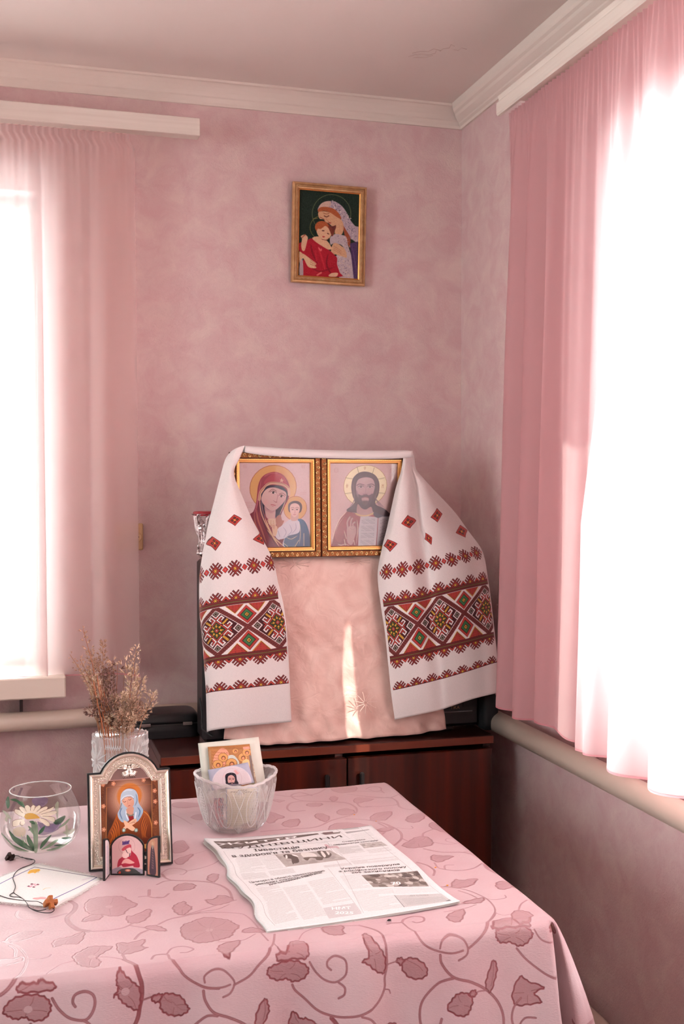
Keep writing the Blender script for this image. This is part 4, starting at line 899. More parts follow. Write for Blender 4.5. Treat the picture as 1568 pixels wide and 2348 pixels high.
# pink satin cloth over the television: lies on top, hangs down the front
def satin_mat():
    m, nt, p, out = nodes('pink_satin'); N = nt.nodes; L = nt.links
    tc = N.new('ShaderNodeTexCoord'); n = N.new('ShaderNodeTexNoise'); n.inputs['Scale'].default_value = 14; n.inputs['Detail'].default_value = 6; n.inputs['Distortion'].default_value = 1.2
    r = N.new('ShaderNodeValToRGB'); r.color_ramp.elements[0].color = (*lin((214, 168, 156)), 1); r.color_ramp.elements[1].color = (*lin((228, 190, 178)), 1); r.color_ramp.elements[0].position = .35; r.color_ramp.elements[1].position = .65
    L.new(tc.outputs['Object'], n.inputs['Vector']); L.new(n.outputs['Fac'], r.inputs[0]); L.new(r.outputs[0], p.inputs['Base Color'])
    p.inputs['Roughness'].default_value = .38; p.inputs['Sheen Weight'].default_value = .4; p.inputs['Anisotropic'].default_value = .4
    v = N.new('ShaderNodeTexVoronoi'); v.feature = 'SMOOTH_F1'; v.inputs['Scale'].default_value = 22; d = N.new('ShaderNodeTexNoise'); d.inputs['Scale'].default_value = 30; d.inputs['Detail'].default_value = 4; d.inputs['Distortion'].default_value = 2
    L.new(tc.outputs['Object'], v.inputs['Vector']); L.new(tc.outputs['Object'], d.inputs['Vector'])
    a = N.new('ShaderNodeMath'); a.operation = 'ADD'; L.new(v.outputs['Distance'], a.inputs[0]); L.new(d.outputs['Fac'], a.inputs[1])
    b = N.new('ShaderNodeBump'); b.inputs['Strength'].default_value = .55; b.inputs['Distance'].default_value = .0035; L.new(a.outputs[0], b.inputs['Height']); L.new(b.outputs[0], p.inputs['Normal'])
    return m
M_satin = satin_mat()
V = []; F = []; W = 120; prof = [(-.12, TVZ + .0008), (-.25, TVZ + .001), (-.36, TVZ + .0015), (-.374, TVZ + .0008), (-.379, TVZ - .006), (-.380, TVZ - .03)]
bot = cr([(-.738, .793), (-.716, .789), (-.69, .780), (-.655, .776), (-.60, .7755), (-.56, .775), (-.52, .777), (-.47, .7775), (-.44, .7795), (-.40, .776), (-.34, .777), (-.27, .778), (-.196, .783)], 6)
bx_ = [p[0] for p in bot]; bz_ = [p[1] for p in bot]
rows_ = 60
for k in range(len(prof) + rows_):
    for i in range(W + 1):
        u = i / W; xt = -.705 + (.705 - .235) * u; xb = -.738 + (.738 - .196) * u
        zb = float(np.interp(xb, bx_, bz_))
        if k < len(prof): V.append((xt, prof[k][0], prof[k][1]))
        else:
            t = (k - len(prof) + 1) / rows_; x = xt + (xb - xt) * t ** 1.3
            y = -.3805 - .004 * t ** 1.5 - .006 * t ** 1.6 * (.5 + .5 * sin(2*pi*(u*4.3 + .5*sin(4*u+1)) + .9*t)) - .0022 * t ** 3 * sin(2*pi*u*11 + 5*sin(5*u) + 3*t) - .0022 * sin(37*u + 9*t) * sin(23*t + 5*u) * t - .0016 * sin(71*u - 31*t + 3*sin(9*t)) * t - .022 * t * t * (.35 + .65 * sin(pi * u))
            V.append((x, y, TVZ - .03 + (zb - TVZ + .03) * t))
H = len(prof) + rows_
for k in range(H - 1):
    for i in range(W): a = k*(W+1)+i; F.append((a, a+W+1, a+W+2, a+1))
sc = mesh_obj('satin_cloth', V, F, M_satin, smooth=True); solidify(sc, .0008); tag(sc, 'crumpled pink satin cloth hanging over the front of the television', 'cloth')
# raised flower stitching on the satin
fs = MB()
def sat_pt(px, py, y=-.415):
    return at(px, py, y)
def flower_lines(cx, cy, R, ys, n=9, sq=1.):
    for k in range(n):
        a = 2*pi*k/n + .2; p = []
        for j in range(6): t = .15 + .85*j/5; aa = a + .25*sin(t*2); p.append(at(cx + R*t*cos(aa), cy + R*t*sin(aa)*sq, ys))
        fs.tube(p, .0008, 4)
flower_lines(838, 1612, 26, -.4235, 11); flower_lines(675, 1293, 36, -.3826, 9, .35); flower_lines(820, 1287, 30, -.3826, 8, .3)
tag(fs.build('flower_stitching', M_satin, sc, True), kind='stuff')
# ================================================================== EMBROIDERED TOWEL
def towel_art():
    S = 2400; Wm, Hm = .40, .72; w_, h_ = int(Wm*S), int(Hm*S)
    Y, X = np.mgrid[0:h_, 0:w_].astype(np.float32); q = 2.0
    X = (np.floor(X/q)*q + q/2) / S - .03; Y = Hm - (np.floor(Y/q)*q + q/2) / S          # metres, v up from the hem; x=0 at the pattern's inner edge
    P = .147; u = X / P; out = np.empty((h_, w_, 3), np.float32); out[:] = (233, 222, 220)
    inside = (u > -.01) & (u < 2.29)
    DK = (74, 28, 32); RD = (188, 66, 58); BR = (128, 52, 50); YL = (222, 170, 66); GR = (64, 120, 74); WH = (233, 222, 220); OL = (108, 108, 60)
    def put(mk, c): out[mk & inside] = c
    def star(dx, dy, R, half=0):
        """comb-edged diamond star"""
        A = dx + dy; B = dy - dx; L = .0150
        def comb(t, q): return (np.abs(t) < q) | (np.abs(np.abs(t) - .0095) < q)
        def ln(t): return L - .18 * np.abs(t)
        bars_o = ((np.abs(A) < R + ln(B)) & comb(B, .0031) & (np.abs(B) < .0127)) | ((np.abs(B) < R + ln(A)) & comb(A, .0031) & (np.abs(A) < .0127))
        bars_i = ((np.abs(A) < R + ln(B) - .0009) & comb(B, .0021)) | ((np.abs(B) < R + ln(A) - .0009) & comb(A, .0021))
        core = np.maximum(np.abs(A), np.abs(B)) < R
        put(bars_o, DK); put(bars_i & ~core, BR); put(core, DK)
        cc = np.maximum(np.abs(A), np.abs(B)) < R - .001; grid = (np.mod(A / (R*.42) + .5, 1) > .2) & (np.mod(B / (R*.42) + .5, 1) > .2)
        put(cc & grid, RD); c2 = np.maximum(np.abs(A), np.abs(B)) < R*.42
        put(c2, DK); put(c2 & grid, (132, 150, 60)); put((np.minimum(np.abs(A), np.abs(B)) < R*.12) & c2, YL)
    def per(c0, pitch): return (np.mod(X - c0 * P + pitch/2, pitch) - pitch/2)
    pit = P / 3
    # free band of stars with small red diamonds between
    dx = per(.14, pit); star(dx, Y - .388, .0120)
    dd = np.abs(per(.14 + 1/6., pit)) + np.abs(Y - .388); put(dd < .0078, DK); put(dd < .0066, (206, 62, 56)); put(dd < .0022, DK); put(dd < .0012, WH)
    # border rows: half stars standing on, or hanging from, a line
    for y0, up in ((.318, 1), (.171, -1), (.094, 1)):
        dy = (Y - y0) * up; keep = dy > 0; sv = out.copy()
        star(dx, dy - .003, .0120); 
        d2 = np.abs(per(.14 + 1/6., pit)) ; cv = d2 + dy; put((cv < .0105) & (dy > 0), DK); put((cv < .0095) & (dy > 0), RD); put((cv < .0045) & (dy > 0), DK)
        out[~keep] = sv[~keep]
    put((Y > .0922) & (Y < .0945), DK)
    # striped bands
    for y0 in (.3115, .1775):
        t = np.abs(Y - y0); put(t < .0068, DK); put(t < .0060, BR); put((t > .0040) & (t < .0047), DK); put((t > .0018) & (t < .0025), DK); put(t < .0010, OL)
    # main band
    yc = .2445; hh = .0600; y = Y - yc; band = (np.abs(y) < hh) & inside
    x = per(.64, P); ax, ay = np.abs(x), np.abs(y)
    sv = out.copy(); out[band] = WH
    hw = P / 2
    strap = np.abs(ax * (hh / hw) - ay)                # X through the crossing
    up_ = (ay > ax * (hh/hw))                          # top and bottom triangles
    # top/bottom: green diamond and two red triangles
    g = ax + np.abs(ay - .0325)
    tri = (np.abs(ax - .0285) + (hh - ay) * 1.0); tm = up_ & (tri < .0235)
    step = np.mod(np.floor((ax + ay) / .0016), 2) == 0
    put(band & tm, YL); put(band & up_ & (tri < .0222) & ~((tri > .0206) & step), DK); put(band & up_ & (tri < .0200), RD)
    put(band & up_ & (tri < .0192) & (np.mod(x / .0030, 1) < .33) & (np.mod(y / .0030, 1) < .5), DK)
    put(band & (g < .0245), DK)
    for r_, c_ in ((.0235, RD), (.0165, DK), (.0155, DK), (.0142, GR), (.0070, DK), (.0050, YL), (.0022, DK)): put(band & (g < r_), c_)
    put(band & (g < .0262) & (g > .0245), WH)
    # sides: rhombus of hooks round a dark flower
    xs = per(.14, P); sx, sy = np.abs(xs), np.abs(y); rh = sx / (hw) + sy / hh
    side = band & (rh < 1.0); put(side, WH); put(side & (rh < .885), DK)
    # greek-key hooks: nested L1 rings broken by the diagonals
    A = (xs + y); B = (y - xs); m1 = np.maximum(np.abs(A), np.abs(B))
    for (cx, cy) in ((.0510, 0), (-.0510, 0), (0, .0440), (0, -.0440)):
        d = np.abs(xs - cx) + np.abs(y - cy); put(side & (d < .0128), WH); put(side & (d < .0092), DK); put(side & (d < .0066), (120, 118, 104)); put(side & (d < .0028), DK)
    def seg(a0, b0, a1, b1, wd, c_):   # strokes laid in the rotated frame, mirrored four ways
        aa, bb = np.abs(A), np.abs(B)
        for (p, q2) in ((aa, bb), (bb, aa)):
            mk = (p > min(a0, a1) - wd) & (p < max(a0, a1) + wd) & (q2 > min(b0, b1) - wd) & (q2 < max(b0, b1) + wd)
            put(side & mk, c_)
    seg(.0290, .0060, .0290, .0240, .0021, WH); seg(.0290, .0240, .0500, .0240, .0021, WH); seg(.0500, .0140, .0500, .0240, .0021, WH); seg(.0410, .0130, .0500, .0130, .0021, WH)
    seg(.0345, .0100, .0345, .0190, .0021, RD); seg(.0345, .0190, .0450, .0190, .0015, RD); seg(.0290, .0300, .0400, .0300, .0016, RD)
    yb_ = side & (np.minimum(np.abs(A), np.abs(B)) < .0036) & (m1 > .0300) & (m1 < .0540)
    put(yb_, YL); put(yb_ & (np.mod((A + B) / .0044, 1) < .35) & (np.mod((A - B) / .0044, 1) < .5), DK)
    d0 = (np.abs(xs) + np.abs(y)) * 1.25
    put(side & (d0 < .0345), DK); put(side & (d0 < .0325), RD); put(side & (d0 < .0285), DK); put(side & (d0 < .0270), (62, 56, 34)); put(side & (d0 < .0270) & (np.mod(X/.0034, 1) < .4) & (np.mod(Y/.0034, 1) < .4), OL)
    for k in range(8):
        a = pi/4*k; rr_ = .0108
        fx, fy = rr_*cos(a), rr_*sin(a); put(side & (np.abs(xs - fx) + np.abs(y - fy) < .0030), YL)
        fx, fy = (rr_+.0042)*cos(a), (rr_+.0042)*sin(a); put(side & (np.abs(xs - fx) + np.abs(y - fy) < .0015), YL)
    put(side & (d0 < .0082), DK); put(side & (d0 < .0070), RD); put(side & (d0 < .0034), DK); put(side & (d0 < .0018), WH)
    # straps over everything
    st_ = band & (strap < .0078) & (rh > .86); put(band & (strap < .0086) & (rh > .86), WH); put(band & (strap < .0066), DK)
    for o_ in (.0012, .0034, .0054): put(band & (np.abs(strap - o_) < .0005), (150, 70, 64))
    # scattered diamonds
    for v0, us2 in ((.450, (.14, 1.14, 2.14)), (.508, (.64, 1.64)), ):
        for u0 in us2:
            a_, b_ = X - u0 * P, Y - v0; d = np.abs(a_) + np.abs(b_)
            put(d < .0178, DK); put(d < .0164, RD)
            for (sx_, sy_) in ((1, 0), (-1, 0), (0, 1), (0, -1)):
                e = np.abs(a_ - sx_*.0062) + np.abs(b_ - sy_*.0062); put(e < .0042, DK); put(e < .0014, (150, 110, 80))
            put((d < .0030), YL)
    c = Cv(w_, h_); c.a = out; c.noise(3, 2, 21); return c
TWa = towel_art()
def cloth_mat(name, cv, rough=.75):
    m = print_mat(name, cv, rough, .2); nt = m.node_tree; N = nt.nodes; L = nt.links; p = N['Principled BSDF']
    p.inputs['Sheen Weight'].default_value = .25
    out = N['Material Output']; tl = N.new('ShaderNodeBsdfTranslucent'); t = [x for x in N if x.type == 'TEX_IMAGE'][0]; L.new(t.outputs[0], tl.inputs[0])
    mx = N.new('ShaderNodeMixShader'); mx.inputs[0].default_value = .14; L.new(p.outputs[0], mx.inputs[1]); L.new(tl.outputs[0], mx.inputs[2]); L.new(mx.outputs[0], out.inputs[0])
    return m
M_towel = cloth_mat('embroidered_linen', TWa)
def tu(u, v): return ((u * .147 + .03) / .40, v / .72)
# left fall: rows from the fold over the frame down to the hem; (px, py, depth)
Lrows = [
 (.715, [(556,1027,-.396,-.07),(561,1022,-.408,.50),(551,1024,-.411,.60),(541,1028,-.411,.70),(532,1034,-.404,.80),(525,1041,-.37,.90),(529,1046,-.27,2.35)]),
 (.690, [(545,1054,-.400,-.07),(549,1050,-.410,.48),(541,1050,-.414,.60),(531,1051,-.412,.70),(522,1052,-.400,.80),(516,1056,-.36,.92),(523,1062,-.27,2.35)]),
 (.640, [(532,1090,-.402,-.07),(536,1086,-.412,.45),(529,1088,-.424,.57),(520,1090,-.418,.70),(511,1090,-.402,.82),(506,1092,-.365,.95),(514,1095,-.28,2.35)]),
 (.570, [(551,1148,-.404,-.07),(557,1143,-.413,.42),(541,1146,-.432,.56),(519,1150,-.434,.73),(499,1150,-.416,.88),(491,1150,-.37,.99),(500,1150,-.28,2.35)]),
 (.508, [(569,1194,-.405,-.07),(576,1188,-.414,.36),(553,1190,-.436,.53),(521,1195,-.438,.76),(492,1196,-.42,.97),(479,1196,-.38,1.12),(490,1196,-.28,2.35)]),
 (.450, [(590,1240,-.405,-.07),(600,1234,-.414,.12),(571,1238,-.438,.33),(525,1242,-.442,.86),(489,1246,-.427,1.17),(469,1248,-.385,1.38),(480,1250,-.29,2.35)]),
 (.388, [(622,1292,-.408,-.07),(625,1290,-.416,.10),(585,1296,-.436,.45),(533,1304,-.446,.85),(482,1312,-.432,1.24),(458,1320,-.39,1.55),(470,1325,-.29,2.35)]),
 (.3115,[(645,1366,-.414,-.07),(636,1367,-.418,.0),(599,1373,-.434,.36),(538,1380,-.446,.83),(484,1390,-.434,1.22),(458,1400,-.40,1.55),(468,1408,-.30,2.35)]),
 (.2445,[(655,1424,-.416,-.07),(646,1425,-.420,.06),(605,1432,-.432,.38),(541,1440,-.446,.83),(487,1448,-.436,1.22),(463,1456,-.405,1.55),(472,1460,-.31,2.35)]),
 (.1775,[(660,1488,-.418,-.07),(651,1489,-.422,.06),(609,1496,-.432,.38),(546,1503,-.446,.83),(490,1511,-.438,1.22),(468,1518,-.41,1.55),(476,1522,-.32,2.35)]),
 (.092, [(664,1567,-.420,-.07),(655,1568,-.424,.06),(611,1573,-.432,.38),(549,1580,-.444,.83),(494,1586,-.438,1.22),(473,1591,-.415,1.55),(480,1594,-.33,2.35)]),
 (.000, [(668,1655,-.422,-.07),(659,1656,-.425,.06),(613,1660,-.430,.38),(551,1666,-.442,.83),(496,1673,-.438,1.22),(475,1678,-.42,1.55),(481,1680,-.34,2.35)])]
RU = (-.07, .14, .64, .95, 1.14, 1.64, 2.14, 2.35, 2.42)
RUX = {.715: (.45,.5,.6,.7,.9,1.2,1.5,1.7,2.42), .660: (.42,.5,.6,.7,.9,1.2,1.5,1.7,2.42), .590: (.36,.45,.6,.75,1.2,1.4,1.6,1.75,2.42), .508: (.28,.39,.64,.81,1.36,1.64,1.92,2.05,2.42), .450: (.0,.14,.47,.92,1.14,1.80,2.14,2.28,2.42)}
Rrows = [
 (.715, [(925,1046,-.404),(931,1042,-.400),(938,1038,-.395),(942,1037,-.385),(944,1037,-.37),(946,1039,-.345),(948,1044,-.315),(949,1050,-.29),(946,1060,-.26)]),
 (.660, [(919,1082,-.408),(926,1078,-.416),(937,1076,-.405),(943,1075,-.390),(947,1074,-.392),(952,1074,-.37),(955,1080,-.33),(957,1088,-.30),(953,1100,-.26)]),
 (.590, [(907,1122,-.410),(918,1118,-.428),(937,1116,-.425),(950,1113,-.398),(960,1112,-.408),(976,1110,-.398),(985,1114,-.35),(988,1118,-.31),(982,1125,-.27)]),
 (.508, [(888,1208,-.412),(903,1204,-.436),(935,1198,-.440),(957,1193,-.408),(972,1190,-.422),(1002,1182,-.412),(1028,1174,-.37),(1040,1172,-.33),(1032,1178,-.28)]),
 (.450, [(877,1252,-.412),(895,1249,-.436),(935,1243,-.446),(965,1238,-.415),(983,1234,-.430),(1023,1227,-.422),(1058,1219,-.385),(1072,1216,-.34),(1064,1222,-.29)]),
 (.388, [(866,1316,-.412),(886,1311,-.434),(940,1303,-.450),(976,1297,-.425),(999,1291,-.440),(1052,1279,-.432),(1092,1268,-.40),(1106,1266,-.36),(1098,1272,-.30)]),
 (.3115,[(873,1387,-.414),(895,1383,-.432),(950,1375,-.452),(985,1367,-.436),(1006,1360,-.446),(1062,1346,-.440),(1108,1336,-.412),(1119,1334,-.38),(1110,1340,-.31)]),
 (.2445,[(882,1446,-.416),(902,1442,-.430),(958,1431,-.452),(990,1425,-.440),(1009,1421,-.448),(1064,1405,-.446),(1114,1393,-.422),(1127,1392,-.39),(1118,1398,-.32)]),
 (.1775,[(889,1512,-.418),(909,1508,-.430),(966,1496,-.450),(997,1488,-.444),(1017,1483,-.450),(1072,1470,-.450),(1121,1457,-.43),(1134,1455,-.40),(1125,1460,-.33)]),
 (.092, [(896,1584,-.420),(917,1580,-.430),(974,1567,-.450),(1005,1559,-.447),(1025,1554,-.452),(1078,1538,-.452),(1128,1522,-.438),(1141,1520,-.41),(1134,1526,-.34)]),
 (.000, [(905,1650,-.422),(925,1646,-.430),(982,1634,-.450),(1012,1627,-.450),(1030,1621,-.454),(1083,1603,-.454),(1131,1591,-.442),(1143,1589,-.415),(1137,1594,-.35)])]
VV = []; FF = []; UU = []
def addpart(V, F, U):
    n = len(VV); VV.extend(V); UU.extend(U); FF.extend([tuple(i + n for i in f) for f in F])
for side_ in (0, 1):
    src = Lrows if side_ == 0 else Rrows
    if side_ == 0: g = [[(*at(q[0], q[1], q[2]), q[3]) for q in r[1]] for r in src]
    else: g = [[(*at(px, py, y), u) for (px, py, y), u in zip(r[1], RUX.get(r[0], RU))] for r in src]
    W = [cr([(*p, r[0]) for p in row], 12) for r, row in zip(src, g)]
    nC = len(W[0]); cols = [cr([W[r][i] for r in range(len(W))], 9) for i in range(nC)]; nR = len(cols[0])
    V = []; U = []
    for k in range(nR):
        for i in range(nC): x, y, z, u, v = cols[i][k]; V.append((x, y, z)); U.append(tu(u, v))
    addpart(V, [(k*nC+i, (k+1)*nC+i, (k+1)*nC+i+1, k*nC+i+1) for k in range(nR-1) for i in range(nC-1)], U)
# the stretch lying across the top of both frames
Vt = []; Ft = []; Ut = []; n = 60; prof = [(-.4045, 1.4365), (-.4062, 1.4435), (-.4045, 1.4505), (-.398, 1.4555), (-.38, 1.4575), (-.355, 1.4565), (-.32, 1.444), (-.30, 1.42), (-.29, 1.38)]
for i in range(n + 1):
    u = i / n; x = -.6905 + (.6905 - .286) * u
    for j, (y, z) in enumerate(prof):
        zz = z - .0045 * sin(pi*u) * (j > 1) - .007 * u + .0025 + (.0060 * (abs(2*u - 1) ** 6) if j < 3 else 0) - (.003 * sin(pi * u) if j < 2 else 0)
        Vt.append((x + (.012 * (j / 8.) ** 1.5) * (1 if u < .5 else -1) * abs(2*u-1), y, zz)); Ut.append((.45, .97))
K = len(prof)
for i in range(n):
    for j in range(K - 1): Ft.append((i*K+j, (i+1)*K+j, (i+1)*K+j+1, i*K+j+1))
addpart(Vt, Ft, Ut)
tw = mesh_obj('embroidered_towel', VV, FF, M_towel, smooth=True, uvs=UU); solidify(tw, .0011, 0)
tag(tw, 'white embroidered towel draped over both icons with red geometric bands', 'towel')
# ================================================================== TABLE AND CLOTH
M_tabw = mat('table_wood', (96, 56, 36), .4)
TX0, TX1, TY0, TY1, TZ = -1.98, -.447, -1.452, -.688, .7465
tb = empty('dining_table', ((TX0+TX1)/2, (TY0+TY1)/2, 0), 'rectangular table under the pink vine patterned cloth', 'table')
MB().box(TX0, TX1, TY0, TY1, TZ - .022, TZ, b=.003).build('table_top', M_tabw, tb)
MB().box(TX0+.06, TX1-.06, TY0+.06, TY1-.06, TZ - .10, TZ - .0225).build('apron', M_tabw, tb)
for x in (TX0 + .09, TX1 - .09):
    for y in (TY0 + .09, TY1 - .09):
        MB().tube([(x, y, 0), (x, y, .3), (x, y, TZ - .10)], [.018, .024, .028], 12).build('leg', M_tabw, tb, True)
VINES = """48 189 598 197 615 194 639 184 661 185 682 196 708 210 719;20 210 719 236 724 258 720 272 707;24 115 614 113 630 121 648 144 656 167 653 183 646;0 209 630 217 601 234 594 254 597 266 602 273 617 284 640 270 653 260 672 244 673 233 664 223 664 214 653;0 203 682 215 664 232 665 228 681 214 684;0 266 679 275 679 300 661 298 683 286 703 272 707 266 700;14 266 714 286 727 299 735;0 286 727 300 722 309 732 314 746 300 741;23 289 738 278 747 269 764;20 306 720 324 706 346 702 369 695;17 290 610 302 611 310 619 324 623 335 608;29 308 585 305 608;0 97 727 117 696 149 701 132 720 112 730;39 92 725 99 727 114 746 125 779 126 806 118 837 105 850 95 856;29 105 741 112 757 112 780;19 126 788 142 796 154 793 158 786;0 93 783 111 786 119 782 122 794 107 800 94 801;0 161 745 169 733 184 730 203 718 204 731 195 755 177 754 163 761;0 186 796 198 781 209 771 224 773 238 780 226 794 216 809 220 822 214 838 204 837 194 829 188 815;17 219 806 234 812 249 823;50 249 823 261 842 265 852 268 862 268 876 265 890 262 904 252 922;16 186 812 168 822 151 843;0 246 770 261 774 282 769 276 790 282 797 261 807 249 805 244 792;35 249 808 251 824;31 284 833 290 823 305 826 307 840 316 850 323 859 336 869 350 876 367 879;23 305 824 314 808 329 806 341 818 332 827 323 826;0 236 854 241 845 247 850 258 859 265 867 266 883 262 893 251 887 242 879 236 870 232 873 238 865 238 862;23 270 881 280 879;0 280 880 288 877 294 879 291 886 284 886;0 294 879 305 879 318 885 325 896 328 902 320 908 307 907 296 901 291 892;8 294 886 305 888 318 901 327 902;0 98 876 104 866 116 860 136 860 149 865 155 874 154 883 146 891 133 891 124 886 114 887 104 882;0 116 855 118 848 138 849 143 847 160 852 158 857 136 857;35 157 867 165 881 178 893 195 897 204 891 209 879 207 868 197 863 185 866 182 874 185 880;35 195 897 203 903 204 915;35 131 895 139 907 144 915;27 261 913 270 921;24 338 870 351 877 371 878 382 876;28 387 877 407 869 421 857 443 840 455 804;24 349 870 349 862 361 856 374 858 386 870 387 878 381 887 372 890;35 347 880 349 892 359 907 377 915 397 926 412 938 422 945 431 955;31 328 928 338 920 351 911 364 912;17 447 831 451 846 465 848 474 838;0 473 834 485 837 490 848 485 857 470 856 448 856 447 849 461 848;0 432 865 439 861 455 858 472 859 485 866 488 874 480 883 467 885 458 880 446 880 434 873;14 483 830 496 807 517 795 542 796 577 803;31 577 803 595 827 598 850 598 859 598 877 594 893 593 907 582 923 564 933 541 936 520 933 499 924 482 908 470 897 466 889;0 523 799 535 796 554 799 549 814 549 825 536 826 527 819;26 490 862 498 875 510 886 525 890 538 883 541 872 538 862 525 857 515 862 514 869 519 874;28 529 891 537 898 536 907 528 911;0 570 844 576 831 582 845 591 857 596 870 593 886 582 882 571 872 563 867 573 862;17 594 908 600 910 602 915;28 559 937 571 942 579 952;49 517 935 525 945 532 960 536 972;0 427 900 432 909 432 919 424 933 419 939 414 930 417 914;0 467 925 477 935 485 935 498 943 489 946 487 954 482 964 465 962 456 950 461 938;0 559 963 561 956 575 955 585 958 594 955 607 957 616 965 613 977 562 974;0 364 937 371 932 382 931 396 932 399 939 395 951 371 947;21 396 936 407 935 416 940;0 414 784 427 772 441 783 444 793;10 430 795 411 809 389 807 377 804;0 373 824 383 812 406 810 392 836 381 847 374 837;22 617 810 625 807 638 808 645 798 660 791 674 798 670 811 659 814 655 809;26 639 808 641 831 648 850 659 860 675 867 693 871 709 869;31 718 867 737 856 765 835 779 816;11 765 778 739 789 710 790;0 708 807 722 796 740 792 727 819 716 830 707 822;0 760 854 767 850 783 848 802 849 814 857 814 863 804 872 793 874 781 868 767 867 762 862;0 796 839 815 850 784 850 757 849 769 842;26 676 863 680 854 693 849 709 854 716 865 714 875 702 881;36 676 872 678 884 693 902 718 911 741 926 758 945 766 966 765 991 760 1002;34 693 904 673 909 653 925 645 941 646 963 657 974 671 970 676 958;26 630 962 637 968 646 967;0 754 889 759 900 755 915 747 930 740 921 744 907;17 743 927 728 925 718 927;0 714 925 722 922 724 928 717 930;0 698 925 709 924 718 933 715 944 709 952 698 953 684 944 691 932;0 612 873 618 870 624 875 619 880;0 625 873 639 873 653 883 656 895 646 901 630 897 620 884;17 599 876 612 874;21 819 855 828 869 850 879;28 790 877 802 892 821 909 840 924 854 930;0 781 937 793 916 805 924 824 932 812 940 820 952 802 955 785 953;30 793 945 782 957 779 974 786 990 793 995 803 1003;26 812 974 798 973 790 982 791 993;0 746 989 749 982 760 991 756 1001;0 840 859 845 851 860 851 847 862;16 796 133 811 122 826 131 822 151 808 152 800 140;16 822 151 822 172;25 779 189 803 201 823 207 828 233 820 273 827 293 845 303 852 327;16 823 207 849 189;18 758 255 783 262 811 261 824 255;0 740 339 759 305 794 302 770 343 751 345;0 805 353 823 332 849 327 840 355 819 374 805 370;28 733 337 754 360 766 392 769 425 759 458 737 485;21 748 362 754 397 736 424;0 734 399 762 391 762 403 741 414;12 772 398 787 406 799 406 801 394;21 760 454 766 471;0 750 489 769 472 786 458 805 459 807 483 799 503 775 507 757 504;22 799 458 809 437 833 420;0 832 403 847 382 858 394 854 446 839 430;14 806 490 825 507 844 509 856 512;14 844 509 831 490 839 477 856 485;25 780 516 802 540 835 553 850 575 850 603 844 635 849 659 862 678;18 848 609 823 629 798 634 778 625 769 613 772 587;0 774 567 784 549 796 556 814 565 797 577 779 586;17 798 605 784 604 777 622;14 835 553 861 550;25 745 579 755 596 758 623 748 645;0 758 697 774 672 784 678 808 678 789 703 768 706;23 743 693 758 700 776 720 788 753 789 781 781 810 759 840;16 762 716 773 737 777 755;0 748 766 770 756 787 755 776 771 761 772;12 787 755 797 766 817 766 821 756;14 779 815 785 827 800 826;0 809 816 825 823 825 841 802 848 794 840;0 825 714 838 699 866 704 861 715 837 732 824 731;16 817 813 831 793 852 779;0 854 760 866 755 866 786 866 800 857 775;0 662 85 686 81 672 111;24 609 126 634 144 663 147 696 135 730 88;26 677 151 660 124 639 135 639 161 654 181 691 197 727 218 737 251 730 284 711 302 668 323 647 340 623 350 583 348 532 349;25 654 181 626 189 610 220 613 245 638 247;0 727 104 745 92 779 102 771 139 735 146;18 768 139 800 153 821 165;20 749 161 784 187 827 210;0 747 208 764 192 788 210 759 227 747 229;22 748 224 748 254 767 260;0 652 207 667 201 682 210 675 223 655 223;0 706 181 717 168 721 185 707 204;0 696 269 716 255 728 273 718 295 696 293;0 648 284 662 274 672 301 659 325 650 308;0 578 315 596 293 615 294 605 328 586 335;0 569 242 577 240 592 273 576 282 564 302 554 295;0 595 159 616 170 602 180;0 653 364 671 342 700 346 722 366 728 381 692 392 657 382;23 699 322 736 338 759 372 760 408;0 399 144 415 123 452 144 449 163 418 165;13 389 181 408 234 419 274;0 424 229 444 216 439 252;24 335 517 339 537 349 550 378 561 401 574 417 594 425 620 424 651;20 322 563 335 551 349 550;13 335 513 347 499 361 499 375 514 368 529 363 528;12 378 515 397 509 420 494 435 476;0 344 593 353 572 368 568 379 580 373 594 359 597;0 401 559 412 540 421 548 409 576;0 384 647 397 647 408 633 423 647 422 661 404 671 391 669;15 347 699 372 687 398 673 429 659;20 347 699 383 700 422 714 432 732 437 764 438 793 442 822;11 369 693 395 690 415 674;0 334 665 342 653 353 647 354 660 360 673 353 688 343 698 335 685;0 333 753 340 732 351 727 359 721 375 717 391 727 403 737 407 748 413 763 404 777 397 791 387 796 373 799 362 801 348 798 342 787 335 779;5 372 761 376 746 384 728;5 373 761 359 757 345 750;5 371 764 379 786 378 801;0 361 468 369 454 397 435 385 461 370 484;8 363 439 388 439 421 425;0 369 381 389 362 393 407 368 424;16 316 619 326 621 334 608"""
